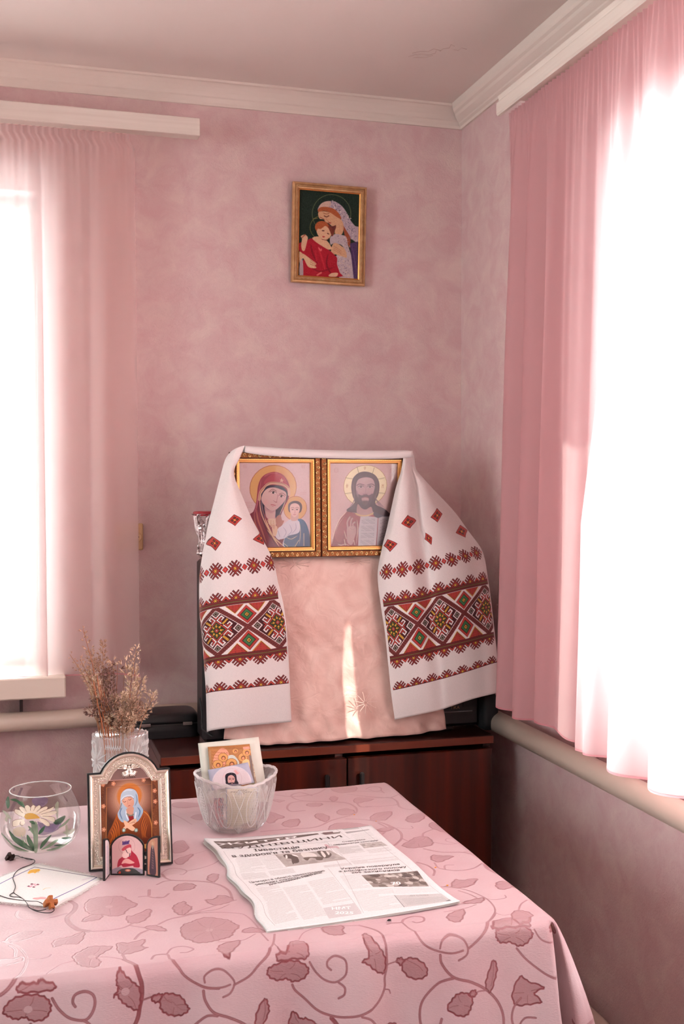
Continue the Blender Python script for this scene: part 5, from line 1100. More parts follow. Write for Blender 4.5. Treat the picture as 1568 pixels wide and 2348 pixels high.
def cloth_mask():
    S = 1500; X0_, V0_, WW, HH = -1.3, -.6, .89, 1.12
    c = Cv(int(WW*S), int(HH*S), (0, 0, 0)); c.sc = 1; k = S / 1000.
    for s in VINES.split(';'):
        a = list(map(int, s.split())); w_ = a[0]; P = [(a[i]*k, a[i+1]*k) for i in range(1, len(a)-1, 2)]
        if w_ == 0:
            c.poly(P, (135, 0, 60), 1, 1.5, sm=True); q = cr(P, 5, True); q.append(q[0])
            # scalloped outline and a few veins
            qq = []
            n = len(q)
            for i, (x, y) in enumerate(q):
                x2, y2 = q[(i+1) % n]; nx, ny = -(y2-y), (x2-x); L = math.hypot(nx, ny) + 1e-6; d = 1.3 * sin(i*1.9); qq.append((x + nx/L*d, y + ny/L*d))
            c.line(qq, 3.4, (255, 0, 200), 1, 1.2, sm=False)
            cx = sum(p[0] for p in P)/len(P); cy = sum(p[1] for p in P)/len(P)
            if len(P) <= 7:
                a_, b_ = P[0], P[len(P)//2]; c.line([a_, ((a_[0]+b_[0])/2 + 3, (a_[1]+b_[1])/2 - 2), (a_[0]*.2 + b_[0]*.8, a_[1]*.2 + b_[1]*.8)], 1.6, (225, 0, 150), .8, 1)
            else:
                for j in range(0, len(P), 3 if len(P) < 11 else 3):
                    x, y = P[j]; c.line([(cx + (x-cx)*.25, cy + (y-cy)*.25), (cx + (x-cx)*.62, cy + (y-cy)*.5), (cx + (x-cx)*.86, cy + (y-cy)*.86)], 1.6, (225, 0, 150), .8, 1)
                if len(P) > 11: c.ell(cx, cy, 8, 7, (40, 0, 0), .9)
        else:
            wd = w_ * k / 10. * (1.55 if max(a[2::2]) < 820 else 1.05); c.line(P, wd, (215, 0, 90), 1, 1.2); c.line(P, wd*.18, (120, 0, 30), .7, 1)
            q = cr(P, 12)
            if wd > 7:
                for i in range(0, len(q)-1, 1):
                    x, y = q[i]; x2, y2 = q[i+1]; L = math.hypot(x2-x, y2-y) + 1e-6; nx, ny = -(y2-y)/L, (x2-x)/L; tx, ty = (x2-x)/L, (y2-y)/L
                    c.line([(x + nx*wd*.45, y + ny*wd*.45), (x - nx*wd*.45 + tx*wd*.5, y - ny*wd*.45 + ty*wd*.5)], 1.6, (245, 0, 190), .75, 1)
    return c
def tablecloth_mat():
    img = cloth_mask().image('vine_weave'); img.colorspace_settings.name = 'Non-Color'
    m, nt, p, out = nodes('pink_jacquard'); N = nt.nodes; L = nt.links
    t = N.new('ShaderNodeTexImage'); t.image = img; t.extension = 'REPEAT'; sp = N.new('ShaderNodeSeparateColor'); L.new(t.outputs[0], sp.inputs[0])
    tc = N.new('ShaderNodeTexCoord'); n = N.new('ShaderNodeTexNoise'); n.inputs['Scale'].default_value = 7; n.inputs['Detail'].default_value = 5
    L.new(tc.outputs['Object'], n.inputs['Vector'])
    base = N.new('ShaderNodeValToRGB'); base.color_ramp.elements[0].position = .3; base.color_ramp.elements[1].position = .7
    base.color_ramp.elements[0].color = (*lin((186, 152, 157)), 1); base.color_ramp.elements[1].color = (*lin((190, 166, 169)), 1); L.new(n.outputs['Fac'], base.inputs[0])
    mx = N.new('ShaderNodeMix'); mx.data_type = 'RGBA'; L.new(sp.outputs['Red'], mx.inputs[0]); L.new(base.outputs[0], mx.inputs[6]); mx.inputs[7].default_value = (*lin((118, 30, 42)), 1)
    L.new(mx.outputs[2], p.inputs['Base Color'])
    mr = N.new('ShaderNodeMapRange'); mr.inputs['To Min'].default_value = .62; mr.inputs['To Max'].default_value = .40; L.new(sp.outputs['Red'], mr.inputs[0]); L.new(mr.outputs[0], p.inputs['Roughness'])
    ms = N.new('ShaderNodeMapRange'); ms.inputs['To Min'].default_value = .35; ms.inputs['To Max'].default_value = 1.0; L.new(sp.outputs['Red'], ms.inputs[0]); L.new(ms.outputs[0], p.inputs['Specular IOR Level'])
    mc = N.new('ShaderNodeMapRange'); mc.inputs['To Min'].default_value = 0; mc.inputs['To Max'].default_value = .4; L.new(sp.outputs['Red'], mc.inputs[0]); L.new(mc.outputs[0], p.inputs['Coat Weight']); p.inputs['Coat Roughness'].default_value = .42
    msh = N.new('ShaderNodeMapRange'); msh.inputs['To Min'].default_value = .25; msh.inputs['To Max'].default_value = .6; L.new(sp.outputs['Red'], msh.inputs[0]); L.new(msh.outputs[0], p.inputs['Sheen Weight']); p.inputs['Sheen Roughness'].default_value = .45; p.inputs['Sheen Tint'].default_value = (1, .78, .80, 1)
    f = N.new('ShaderNodeTexNoise'); f.inputs['Scale'].default_value = 420; f.inputs['Detail'].default_value = 3
    fm = N.new('ShaderNodeMapping'); fm.inputs['Scale'].default_value = (.6, 1.4, 1.4); L.new(tc.outputs['Object'], fm.inputs[0]); L.new(fm.outputs[0], f.inputs['Vector'])
    ad = N.new('ShaderNodeMath'); ad.operation = 'MULTIPLY_ADD'; ad.inputs[1].default_value = -1.6; L.new(sp.outputs['Blue'], ad.inputs[0]); L.new(f.outputs['Fac'], ad.inputs[2])
    b = N.new('ShaderNodeBump'); b.inputs['Strength'].default_value = .5; b.inputs['Distance'].default_value = .0008; L.new(ad.outputs[0], b.inputs['Height']); L.new(b.outputs[0], p.inputs['Normal'])
    return m
M_cloth = tablecloth_mat()
CZT = .7495
def tablecloth():
    xs = [TX0 + .012 + (TX1 - .012 - TX0 - .012) * i / 90 for i in range(84)]
    x1 = TX1 - .008; y0 = TY0 + .008
    dense = [0, .002, .004, .006, .008, .010, .013, .016, .020, .026, .034, .044, .056, .070, .086, .104]
    xs = [x for x in xs if x < x1 - .11] + [x1 - d for d in dense[::-1]]
    ys = [y0 + d for d in dense] + [y0 + .104 + (TY1 - .012 - y0 - .104) * i / 40 for i in range(1, 41)]
    nx, ny = len(xs), len(ys); V = []; U = []; F = []
    def hz(x, y): return CZT + .0008 * sin(x*17 + 2*y) * sin(y*13 + 1) + .0006 * sin(x*43 + y*31)
    def uvm(x, v): return ((x + 1.3) / .89, 1 - (-.6 - v) / 1.12)
    for j in range(ny):
        for i in range(nx): V.append((xs[i], ys[j], hz(xs[i], ys[j]))); U.append(uvm(xs[i], ys[j]))
    for j in range(ny-1):
        for i in range(nx-1): F.append((j*nx+i, j*nx+i+1, (j+1)*nx+i+1, (j+1)*nx+i))
    # boundary going left->right on the front, then up the right side, then back, then left
    B = [(i, 0, 'f') for i in range(nx)] + [(nx-1, j, 'r') for j in range(1, ny)] + [(i, ny-1, 'b') for i in range(nx-2, -1, -1)] + [(0, j, 'l') for j in range(ny-2, 0, -1)]
    cs = [(-.12, 0, -.016), (-.06, .000, -.018), (-.03, .004, -.022), (-.018, .007, -.026), (-.008, .014, -.027), (-.004, .013, -.010), (-.002, .012, .085), (0, .020, .090), (.002, .032, -.008), (.006, .045, -.013), (.013, .064, -.004), (.034, .058, .004), (.07, .036, .002), (.12, .020, 0), (.2, .016, 0)]
    sk = [c_[0] for c_ in cs]; dxk = [c_[1] for c_ in cs]; dyk = [c_[2] for c_ in cs]
    drops = [.0006, .002, .0045, .008, .012, .018, .027, .04, .055, .075, .10, .13, .16, .20, .24, .28]
    prev = [j*nx + i for i, j, _ in B]
    NB = len(B); n0 = None
    for d in drops:
        cur = []
        for (i, j, sd) in B:
            x, y = xs[i], ys[j]; z0 = hz(x, y)
            rd = .014 * (1 - math.exp(-d / .004)) ; tt = max(0, d - .006) / .15
            s_ = (x - x1) if sd == 'f' else (y - y0) if sd == 'r' else 9
            if sd in 'fr' and abs(s_) < .2 or (sd == 'f' and s_ < -.2) or sd == 'r':
                dx = float(np.interp(s_, sk, dxk)); dy = float(np.interp(s_, sk, dyk))
                k = min(1.0, tt) ** .8 + max(0, tt - 1) * .6
                # edge rounding direction blends at the corner
                a = 0 if sd == 'f' else 1; cw = math.exp(-(s_/.006)**2) * .5
                ax, ay = (cw, -(1 - cw*.5)) if sd == 'f' else (1 - cw*.5, -cw)
                px, py = x + ax*rd + dx*k - (0.0), y + ay*rd + dy*k
                wv = .010 * tt * sin(2*pi*(x/.17) + 1.0) + .004 * tt * sin(2*pi*x/.071)
                if sd == 'f': py += wv * min(1, abs(s_)/.09)
                else: px += .010 * tt * sin(2*pi*y/.16 + 2) * min(1, abs(s_)/.1)
            else:
                ax, ay = {'b': (0, 1), 'l': (-1, 0)}[sd]; px, py = x + ax*(rd + .012*tt), y + ay*(rd + .012*tt)
            cur.append(len(V)); V.append((px, py, z0 - d))
            U.append(uvm(x if sd in 'fb' else x + d * (1 if sd == 'r' else -1), y - d if sd == 'f' else (y if sd != 'b' else y + d)))
        for k in range(NB):
            k2 = (k + 1) % NB; F.append((prev[k], cur[k], cur[k2], prev[k2]))
        prev = cur
    o = mesh_obj('tablecloth', V, F, M_cloth, smooth=True, uvs=U); solidify(o, .0014, 1)
    return tag(o, 'pink damask tablecloth with darker scrolling vines draped over the table', 'tablecloth')
tablecloth()
TT = CZT + .0012
# ================================================================== NEWSPAPER
NQ = [(473, 1928), (850, 1896), (1055, 2075), (615, 2140)]
def newspaper():
    C = [tp(px, py, TT + .001) for px, py in NQ]; Hm = homog(NQ)
    def UVp(px, py): q = Hm @ np.array([px, py, 1.]); return q[0]/q[2], q[1]/q[2]
    def surf(u, v, off=0.):
        p = (C[0]*(1-u) + C[1]*u)*(1-v) + (C[3]*(1-u) + C[2]*u)*v
        l = math.exp(-u/.10); z = .0018 + .0052*l*(.6 + .4*sin(11*v + .6)*1) + .0010*l*sin(29*v) + .0012*sin(5*u + 2)*sin(7*v) + .0030*math.exp(-(1-v)/.05)*(u*.7 + .2)
        z += .0030*math.exp(-(1-u)/.06)*(.5+.5*sin(11*v+2))
        ex = -.004*l*sin(14*v+1) - .002*l*sin(31*v)
        return Vector((p.x + ex, p.y, TT + z + off))
    c = Cv(900, 1230, (214, 213, 213), NQ); c.sc = 900/.30*.30/400.   # stroke widths given in page px below
    c.sc = 1.0
    def R(pts, colr, a=1.): c.poly(pts, colr, a)
    # page rules
    K = (150, 148, 148)
    def ln(p, q, w_=1.6, k=K): c.line([p, q], w_, k, .9, sm=False)
    def quadfill_text(q, rows, dens=.9, seed=1, k=(168, 166, 165)):
        r = random.Random(seed); (a, b, d, e) = [np.array(p, float) for p in q]
        for i in range(rows):
            t = (i + .5) / rows; L0 = a + (e - a)*t; R0 = b + (d - b)*t; x = 0.
            if r.random() < .06: x = .08
            end = 1. if r.random() > .12 else r.uniform(.3, .9)
            while x < end:
                w_ = r.uniform(.05, .16); p = L0 + (R0 - L0)*x; q2 = L0 + (R0 - L0)*min(end, x + w_)
                c.line([tuple(p), tuple(q2)], 5.2, k, dens*.62, 1.5, sm=False); x += w_ + .022
    def z3(x, y): return (460 + x/4.9, 1880 + y/4.9)
    def z4(x, y): return (740 + x/4.75, 1880 + y/4.75)
    TAU = (112, 100, 96)
    R([z3(175, 270), z3(500, 238), z3(900, 196), z3(1340, 152), z3(1360, 162), z3(1120, 200), z3(900, 232), z3(500, 312), z3(380, 330), z3(240, 352)], TAU)
    R([z3(1370, 152), z3(1568, 140), z4(215, 128), z4(205, 150), z4(60, 165), z3(1410, 166)], (140, 130, 126)); R([z4(20, 140), z4(130, 130), z4(140, 148), z4(40, 160)], (120, 100, 100))
    R([z4(220, 100), z4(390, 88), z4(415, 105), z4(250, 120)], (186, 184, 184)); R([z4(255, 135), z4(500, 115), z4(515, 122), z4(280, 152)], (160, 156, 156))
    ln(z3(240, 352), z3(1450, 245)); ln(z3(250, 380), z3(850, 1205)); ln(z4(150, 95), z4(315, 210)); ln(z4(315, 210), z4(20, 240)); ln(z4(410, 90), z4(1400, 905)); ln(z3(1450, 250), z3(1568, 372)); ln(z4(85, 250), z4(480, 1018)); ln(z4(110, 260), z4(350, 500)); ln(z3(1465, 550), z4(455, 1010)); ln(z3(455, 605), z3(750, 570)); ln(z3(790, 560), z3(1000, 540)); ln(z3(750, 460), z3(900, 450))
    ln(z4(320, 440), z4(470, 418)); ln(z4(325, 410), z4(800, 372))
    # text columns
    quadfill_text([z3(370, 430), z3(640, 400), z3(760, 560), z3(470, 600)], 15, seed=2); quadfill_text([z3(660, 410), z3(850, 390), z3(960, 540), z3(780, 560)], 13, seed=3)
    quadfill_text([z3(480, 615), z3(740, 585), z3(790, 655), z3(520, 690)], 8, seed=4); quadfill_text([z3(790, 580), z3(1060, 545), z3(1100, 600), z3(830, 640)], 7, seed=5); quadfill_text([z4(40, 500), z4(330, 470), z4(345, 500), z4(60, 525)], 4, seed=6)
    quadfill_text([z3(640, 780), z3(900, 740), z3(1130, 1120), z3(860, 1190)], 34, seed=7); quadfill_text([z3(950, 770), z3(1220, 735), z3(1460, 1090), z3(1190, 1130)], 32, seed=8); quadfill_text([z3(1240, 700), z3(1520, 650), z4(350, 880), z3(1420, 960)], 26, seed=9)
    quadfill_text([z4(165, 300), z4(400, 280), z4(480, 350), z4(240, 375)], 12, 1.1, seed=10); quadfill_text([z4(490, 330), z4(710, 308), z4(760, 345), z4(540, 370)], 5, seed=11); quadfill_text([z4(330, 450), z4(800, 405), z4(840, 450), z4(380, 490)], 6, seed=12)
    quadfill_text([z4(220, 620), z4(430, 600), z4(560, 745), z4(330, 770)], 12, seed=13); quadfill_text([z4(350, 790), z4(770, 750), z4(900, 960), z4(500, 1005)], 20, seed=14); quadfill_text([z4(780, 750), z4(1180, 735), z4(1240, 790), z4(800, 815)], 5, .6, seed=15); quadfill_text([z4(320, 160), z4(520, 140), z4(620, 225), z4(400, 240)], 8, .6, seed=16)
    # printed photographs
    r = random.Random(31)
    def photo(q, n, cols, seed):
        r = random.Random(seed); R(q, cols[0]); (a, b, d, e) = [np.array(p, float) for p in q]
        for i in range(n):
            u, v = r.random(), r.random(); s_ = r.uniform(.03, .10)
            pts = []
            for k in range(7):
                an = 2*pi*k/7; uu = min(1, max(0, u + s_*cos(an)*r.uniform(.6, 1.3))); vv = min(1, max(0, v + 1.5*s_*sin(an)*r.uniform(.6, 1.3))); p = (a + (b-a)*uu)*(1-vv) + (e + (d-e)*uu)*vv; pts.append(tuple(p))
            c.poly(pts, r.choice(cols[1:]), .8, 1.5)
    photo([z3(860, 390), z3(1482, 338), z4(290, 430), z3(990, 532)], 20, [(168, 160, 156), (182, 176, 172), (156, 148, 144)], 4)
    for pts, k in (([(960, 400), (1010, 385), (1110, 410), (1140, 470), (1100, 490), (1060, 480), (1050, 440), (990, 430)], (96, 84, 80)), ([(985, 400), (1000, 395), (1010, 425), (990, 435)], (226, 222, 220)), ([(1060, 385), (1110, 395), (1130, 415), (1070, 400)], (226, 222, 220)), ([(1160, 370), (1230, 360), (1310, 375), (1340, 410), (1300, 430), (1220, 430), (1180, 410)], (216, 212, 208)), ([(1200, 420), (1390, 415), (1400, 450), (1340, 450), (1320, 430), (1260, 430), (1240, 455), (1210, 450)], (110, 98, 92)), ([(1340, 350), (1420, 345), (1500, 380), (1480, 420), (1420, 430), (1380, 400)], (110, 98, 94)), ([(1380, 360), (1400, 350), (1440, 400), (1420, 420)], (220, 214, 210)), ([(1440, 350), (1480, 370), (1470, 395)], (222, 216, 212)), ([(1060, 470), (1080, 490), (1070, 500)], (90, 80, 76))): c.poly([z3(*p) for p in pts], k, .95, 2, sm=True)
    photo([z4(450, 612), z4(1035, 568), z4(1165, 728), z4(578, 742)], 90, [(140, 130, 124), (112, 100, 94), (90, 80, 76), (200, 194, 188), (160, 152, 146), (124, 112, 106)], 6)
    photo([z4(415, 262), z4(640, 245), z4(712, 290), z4(470, 314)], 14, [(176, 170, 166), (150, 142, 138), (196, 190, 186)], 8)
    R([z4(35, 965), z4(375, 912), z4(460, 1025), z4(100, 1080)], (190, 186, 187)); R([z4(808, 828), z4(1295, 810), z4(1405, 905), z4(915, 957)], (186, 184, 183)); quadfill_text([z4(880, 865), z4(1300, 845), z4(1370, 900), z4(950, 935)], 6, .6, 20, (140, 138, 138))
    R([z4(1340, 905), z4(1380, 890), z4(1405, 905)], (110, 106, 106)); ln(z4(808, 828), z4(915, 957), 3, (110, 108, 108))
    c.noise(5, 2, 33); c.noise(4, 1, 34)
    mp = print_mat('newsprint', c, .85, .15)
    nu, nv = 46, 60; V = []; U = []
    for j in range(nv+1):
        for i in range(nu+1): u, v = i/nu, j/nv; V.append(surf(u, v)); U.append((u, 1-v))
    F = [(j*(nu+1)+i, (j+1)*(nu+1)+i, (j+1)*(nu+1)+i+1, j*(nu+1)+i+1) for j in range(nv) for i in range(nu)]
    o = mesh_obj('newspaper', V, F, mp, smooth=True, uvs=U); tag(o, 'folded newspaper in black and white lying open on the pink tablecloth', 'newspaper')
    solidify(o, .0002, -1)
    M_paper = mat('newsprint_edge', (226, 220, 216), .85)
    for k in range(3):
        V2 = [surf(min(1, max(0, i/nu)), j/nv, -.0008*(k+1)) + Vector((-.0012*(k+1)*math.exp(-(i/nu)/.03) * sin(3*k + 6*j/nv + 1), -.0006*(k+1)*math.exp(-(1-j/nv)/.03), -.0030*(k+1)/3*math.exp(-(i/nu)/.10))) for j in range(nv+1) for i in range(nu+1)]
        mesh_obj('inner_sheet', [(v.x, v.y, max(v.z, TT + .0003)) for v in V2], F, M_paper, o, smooth=True)
    # ---- lettering: real glyph outlines lying on the sheet
    M_ink = mat('newspaper_ink', (74, 62, 60), .8); M_wht = mat('newspaper_white', (236, 234, 232), .85); M_ink2 = mat('newspaper_grey', (120, 112, 110), .8)
    Wp = (C[1]-C[0]).length; Hp = (C[3]-C[0]).length
    def head(name, s, p0, p1, h, m=M_ink, bold=.0, lift=.00025, sp=1.):
        bold *= .45
        a = np.array(UVp(*p0)) * (Wp, -Hp); b = np.array(UVp(*p1)) * (Wp, -Hp); L = float(np.hypot(*(b-a))); ux, uy = (b-a)/L
        t = text(name, s, 1.0, Matrix.Identity(4), m, o, bold=bold, align='LEFT', sp=sp)
        xs_ = [v.co.x for v in t.data.vertices]; x0, x1 = min(xs_), max(xs_); k = L/(x1-x0); q = h/.72
        for v in t.data.vertices:
            x = (v.co.x - x0)*k; y = v.co.y*q; X = a[0] + ux*x - uy*y; Y = a[1] + uy*x + ux*y
            v.co = surf(X/Wp, -Y/Hp, lift)
        return t
    head('masthead', 'Життя', z3(215, 318), z3(1120, 200), .0120, M_wht, .01)
    head('masthead', 'ЧУДНІВЩИНИ', z3(285, 358), z4(238, 190), .0110, M_ink, .02)
    head('headline', 'Інвестиція', z3(632, 362), z3(1150, 315), .0125, bold=.035)
    head('headline', "в здоров'я та безпеку", z3(365, 445), z4(95, 305), .0125, bold=.035)
    head('headline', 'Цьогоріч в області зареєстровано', z3(575, 728), z3(1437, 585), .0066, bold=.035)
    head('headline', 'рекордну кількість учасників', z3(640, 748), z3(1405, 608), .0066, bold=.035)
    head('headline', 'для складання НМТ', z3(795, 746), z3(1295, 638), .0066, bold=.035)
    head('headline', 'Україна повернула', z4(232, 550), z4(852, 500), .0082, bold=.035)
    head('headline', 'з російського полону', z4(212, 580), z4(925, 530), .0082, bold=.035)
    head('headline', '205 захисників', z4(345, 596), z4(858, 562), .0082, bold=.035)
    head('headline', 'Стартувала', z4(243, 247), z4(478, 224), .0062, bold=.03)
    head('headline', 'передплатна кампанія', z4(148, 278), z4(612, 238), .0062, bold=.03)
    head('caption', 'НМТ', z4(135, 985), z4(345, 975), .0100, M_wht, .05); head('caption', '2025', z4(165, 1030), z4(368, 1030), .0100, M_wht, .05)
    head('caption', 'ДО СЛОВА', z4(970, 838), z4(1168, 832), .0040, M_ink2); head('caption', '70', z4(780, 716), z4(878, 708), .0120, M_wht, .06)
    return o
newspaper()
# ================================================================== SMALL ICONS AND ORNAMENTS
M_silver = mat('silver_moulding', (228, 216, 202), .30, .85, bump=(200, .15, .0004)); M_silv2 = mat('silver_filigree', (236, 226, 214), .25, .88); M_mauve = mat('silver_field', (150, 122, 116), .38, .75)
M_blk = mat('black_wood', (20, 18, 20), .45)
def inset(P, d):
    n = len(P); out = []
    for i in range(n):
        a, b, c = Vector(P[i-1]), Vector(P[i]), Vector(P[(i+1) % n]); e1 = (b-a).normalized(); e2 = (c-b).normalized()
        n1 = Vector((-e1.y, e1.x)); n2 = Vector((-e2.y, e2.x)); m = (n1+n2); m = m / max(.35, m.dot(n1)) if m.length > 1e-6 else n1; out.append(tuple(b + m*d))
    return out
def arch_outline(hw, hs, hn, ha, n=14):
    """ccw outline: base half width, shoulder height, half width of the arch, arch top"""
    P = [(-hw, 0), (hw, 0), (hw, hs)]
    if hn < hw - .001: P += [(hn + .001, hs)]
    r_c = (hn**2 + (ha-hs)**2) / (2*(ha-hs)); zc = ha - r_c; a0 = math.asin(min(1, hn/r_c))
    if hn <= ha - hs: r_c = hn
    for i in range(n+1):
        a = a0 - 2*a0*i/n; P.append((r_c*sin(a), zc + r_c*cos(a)))
    if hn < hw - .001: P += [(-hn - .001, hs)]
    P += [(-hw, hs)]
    Q = []
    for p in P:
        if not Q or (Vector(p)-Vector(Q[-1])).length > 1e-5: Q.append(p)
    return Q
def slab(P, y0, y1):
    n = len(P); V = [(x, y0, z) for x, z in P] + [(x, y1, z) for x, z in P]
    return V, [tuple(range(n)), tuple(range(2*n-1, n-1, -1))] + [(i, n+i, n+(i+1) % n, (i+1) % n) for i in range(n)]
def ring_sweep(P, prof):
    V = []; n = len(P)
    for d, h in prof: V += [(x, -h, z) for x, z in inset(P, d)]
    return V, [(k*n+i, k*n+(i+1) % n, (k+1)*n+(i+1) % n, (k+1)*n+i) for k in range(len(prof)-1) for i in range(n)]
def flat_poly(name, P, y, m, parent, M, bb=None):
    x0, x1, z0, z1 = bb or (min(p[0] for p in P), max(p[0] for p in P), min(p[1] for p in P), max(p[1] for p in P))
    return mesh_obj(name, [M @ Vector((x, y, z)) for x, z in P], [tuple(range(len(P)))], m, parent, uvs=[((x-x0)/(x1-x0), (z-z0)/(z1-z0)) for x, z in P])
def apply(mb, M): mb.v = [tuple(M @ Vector(v)) for v in mb.v]; return mb
def silver_icon():
    root = empty('framed_icon', (-1.0095, -1.071, TT + .0005), 'arched silver icon frame with a dove above a veiled woman in prayer', 'icon'); root.rotation_euler = (radians(-12), 0, radians(.5)); M = parent_matrix(root)
    O = arch_outline(.0668, .153, .047, .183)
    V, F = slab(O, .0, .012); mesh_obj('backing', [M @ Vector((x, -y + .0, z)) for x, y, z in V], F, M_blk, root)
    S = inset(O, .0026)
    yb = .012
    V, F = ring_sweep(S, [(0, yb), (.0006, yb+.0045), (.0022, yb+.0062), (.0040, yb+.0052), (.0046, yb+.0030), (.0054, yb+.0036), (.0060, yb+.0026), (.0062, yb+.0020), (.0128, yb+.0018), (.0132, yb+.0034), (.0142, yb+.0036), (.0148, yb+.0022), (.0158, yb+.0026), (.0166, yb+.0010), (.0180, yb+.0004)])
    mesh_obj('silver_moulding', [M @ Vector(v) for v in V], F, M_silver, root)
    # filigree band
    fg = MB(); mid = inset(S, .0095); r = random.Random(5); n = len(mid)
    for i in range(n):
        a, b = Vector(mid[i]), Vector(mid[(i+1) % n]); L = (b-a).length; k = max(1, int(L/.0030)); e = (b-a).normalized() if L > 0 else Vector((1, 0)); nn = Vector((-e.y, e.x))
        for j in range(k):
            p = a + (b-a)*((j+.5)/k)
            for q in (-.0020, .0006, .0024):
                o_ = p + nn*(q + r.uniform(-.0005, .0005)) + e*r.uniform(-.0006, .0006); th0 = r.uniform(0, 6.28); R = r.uniform(.0008, .0013)
                fg.tube([(o_.x + R*cos(th0+t*.9), -yb-.0020-.0006*sin(t), o_.y + R*sin(th0+t*.9)) for t in range(5)], .00042, 5)
    tag(apply(fg, M).build('filigree_band', M_silv2, root, True), kind='stuff')
    inner = inset(S, .0178); zt = .1385
    hwI = .0668 - .0026 - .0178
    flat_poly('arched_field', [p for p in inner], -yb - .0003, M_mauve, root, M)
    flat_poly('print', [(-hwI + .0006, .0215), (hwI - .0006, .0215), (hwI - .0006, zt - .0), (-hwI + .0006, zt)], -yb - .0012, print_mat('icon_prayer', art_prayer(), .35, coat=.4), root, M)
    apply(MB().box(-hwI, hwI, -yb-.0022, -yb, zt, zt + .0012), M).build('crossbar', mat('pink_metal', (196, 150, 140), .35, .6), root)
    # dove
    dv = MB(); cz = .1530
    def ellp(cx, cy, czz, rx, ry, rz):
        V = []; F = []; nu, nv = 14, 9
        for k in range(nv+1):
            v = -pi/2 + pi*k/nv
            for i in range(nu): u = 2*pi*i/nu; V.append((cx + rx*cos(v)*cos(u), cy + ry*cos(v)*sin(u), czz + rz*sin(v)))
        for k in range(nv):
            for i in range(nu): F.append((k*nu+i, k*nu+(i+1) % nu, (k+1)*nu+(i+1) % nu, (k+1)*nu+i))
        return V, F
    dv.add(*ellp(0, -yb-.0018, cz, .0034, .0026, .0062)); dv.add(*ellp(.0, -yb-.0034, cz+.0058, .0022, .0022, .0024)); dv.tube([(0, -yb-.0052, cz+.0052), (0, -yb-.0066, cz+.0040)], [.0009, .0003], 6)
    apply(dv, M).build('dove', M_silv2, root, True)
    for sgn in (-1, 1):
        wg = MB()
        for k in range(7): a = radians(200 + 12*k) if sgn < 0 else radians(-20 - 12*k); L = .0145 - .0008*abs(k-3); wg.tube([(sgn*.002, -yb-.0022, cz+.0005), (sgn*.002 + L*.6*cos(a), -yb-.0026, cz + .0005 + L*.6*sin(a)), (sgn*.002 + L*cos(a), -yb-.0010, cz + .0005 + L*sin(a))], [.0009, .0013, .0003], 6)
        for k in range(5): a = radians(170 - 14*k) if sgn < 0 else radians(10 + 14*k); L = .019 - .0018*k; wg.tube([(sgn*.002, -yb-.0020, cz+.002), (sgn*.002 + L*.6*cos(a), -yb-.0024, cz + .002 + L*.6*sin(a)), (sgn*.002 + L*cos(a), -yb-.0008, cz + .002 + L*sin(a))], [.0007, .0011, .0003], 6)
        apply(wg, M).build('wing', M_silv2, root, True)
    ry = MB()
    for k in range(7): a = radians(60 + 10*k); ry.tube([(0, -yb-.0012, cz+.007), (.0125*cos(a), -yb-.0010, cz + .006 + .0125*sin(a))], [.0003, .0010], 5)
    apply(ry, M).build('rays', M_silv2, root, True)
    # easel strut behind
    MB().box(-.012, .012, 0, .003, 0, .12).build('strut', M_blk, root, M=M @ Matrix.Translation((0, .0005, .100)) @ Matrix.Rotation(radians(-150), 4, 'X'))
silver_icon()
def triptych():
    p0, p1 = tp(254, 2006, TT), tp(332, 2006, TT); ctr = (p0 + p1)/2; d = (p1-p0); rz = atan2(d.y, d.x); w2 = d.length/2
    root = empty('travel_triptych', (ctr.x, ctr.y, TT + .0004), 'small black folding triptych icon with gold hinges before the silver frame', 'icon'); root.rotation_euler = (0, 0, rz); M = parent_matrix(root)
    M_tb = mat('triptych_black', (24, 22, 22), .4)
    def panel(name, O, art, M2, bb=None):
        I = inset(O, .0027)
        V, F = slab(O, 0, .0030); o = mesh_obj(name, [M2 @ Vector((x, -y, z)) for x, y, z in V], F, M_tb, root)
        V, F = ring_sweep(O, [(0, .003), (.0004, .0038), (.0022, .0038), (.0027, .0031)]); mesh_obj('rim', [M2 @ Vector(v) for v in V], F, M_tb, o)
        flat_poly('print', I, -.0033, art, o, M2)
    H = .066
    panel('centre_panel', arch_outline(w2, .048, w2, H), print_mat('icon_small', art_triptych(), .3, coat=.5), M)
    W = .0275
    for sg, tgt, a, hgt in ((-1, (236, 2021), None, 0), (1, (368, 2011), None, 0)):
        e = M.inverted() @ tp(*tgt, TT + .0004); hx = sg*(w2 + .0045); v = Vector((e.x - hx, e.y)); ang = atan2(v.y, v.x) ; W = v.length
        M2 = M @ Matrix.Translation((hx, -.001, 0)) @ Matrix.Rotation(ang if sg > 0 else ang - pi, 4, 'Z')
        n = 8; P = []
        if sg > 0:   # outer (high) edge is at +W
            P = [(0, 0), (W, 0), (W, H)] + [(W - W*sin(pi/2*i/n), .047 + (H-.047)*cos(pi/2*i/n)) for i in range(1, n+1)]
        else:
            P = [(-W, 0), (0, 0)] + [(-W + W*sin(pi/2*(n-i)/n), .047 + (H-.047)*cos(pi/2*(n-i)/n)) for i in range(n+1)]
        panel('side_panel', P, print_mat('saint_strip', art_saint(bright=sg < 0), .3, coat=.5), M2)
        for z, mh in ((.046, M_bead), (.034, M_blk), (.022, M_blk), (.010, M_blk)):
            hb = MB().tube([(sg*(w2+.0022), -.0015, z-.0035), (sg*(w2+.0022), -.0015, z+.0035)], .0011, 8).box(sg*(w2+.0022)-.0030, sg*(w2+.0022)+.0030, -.0020, -.0010, z-.003, z+.003)
            apply(hb, M).build('hinge', mh, root)
triptych()
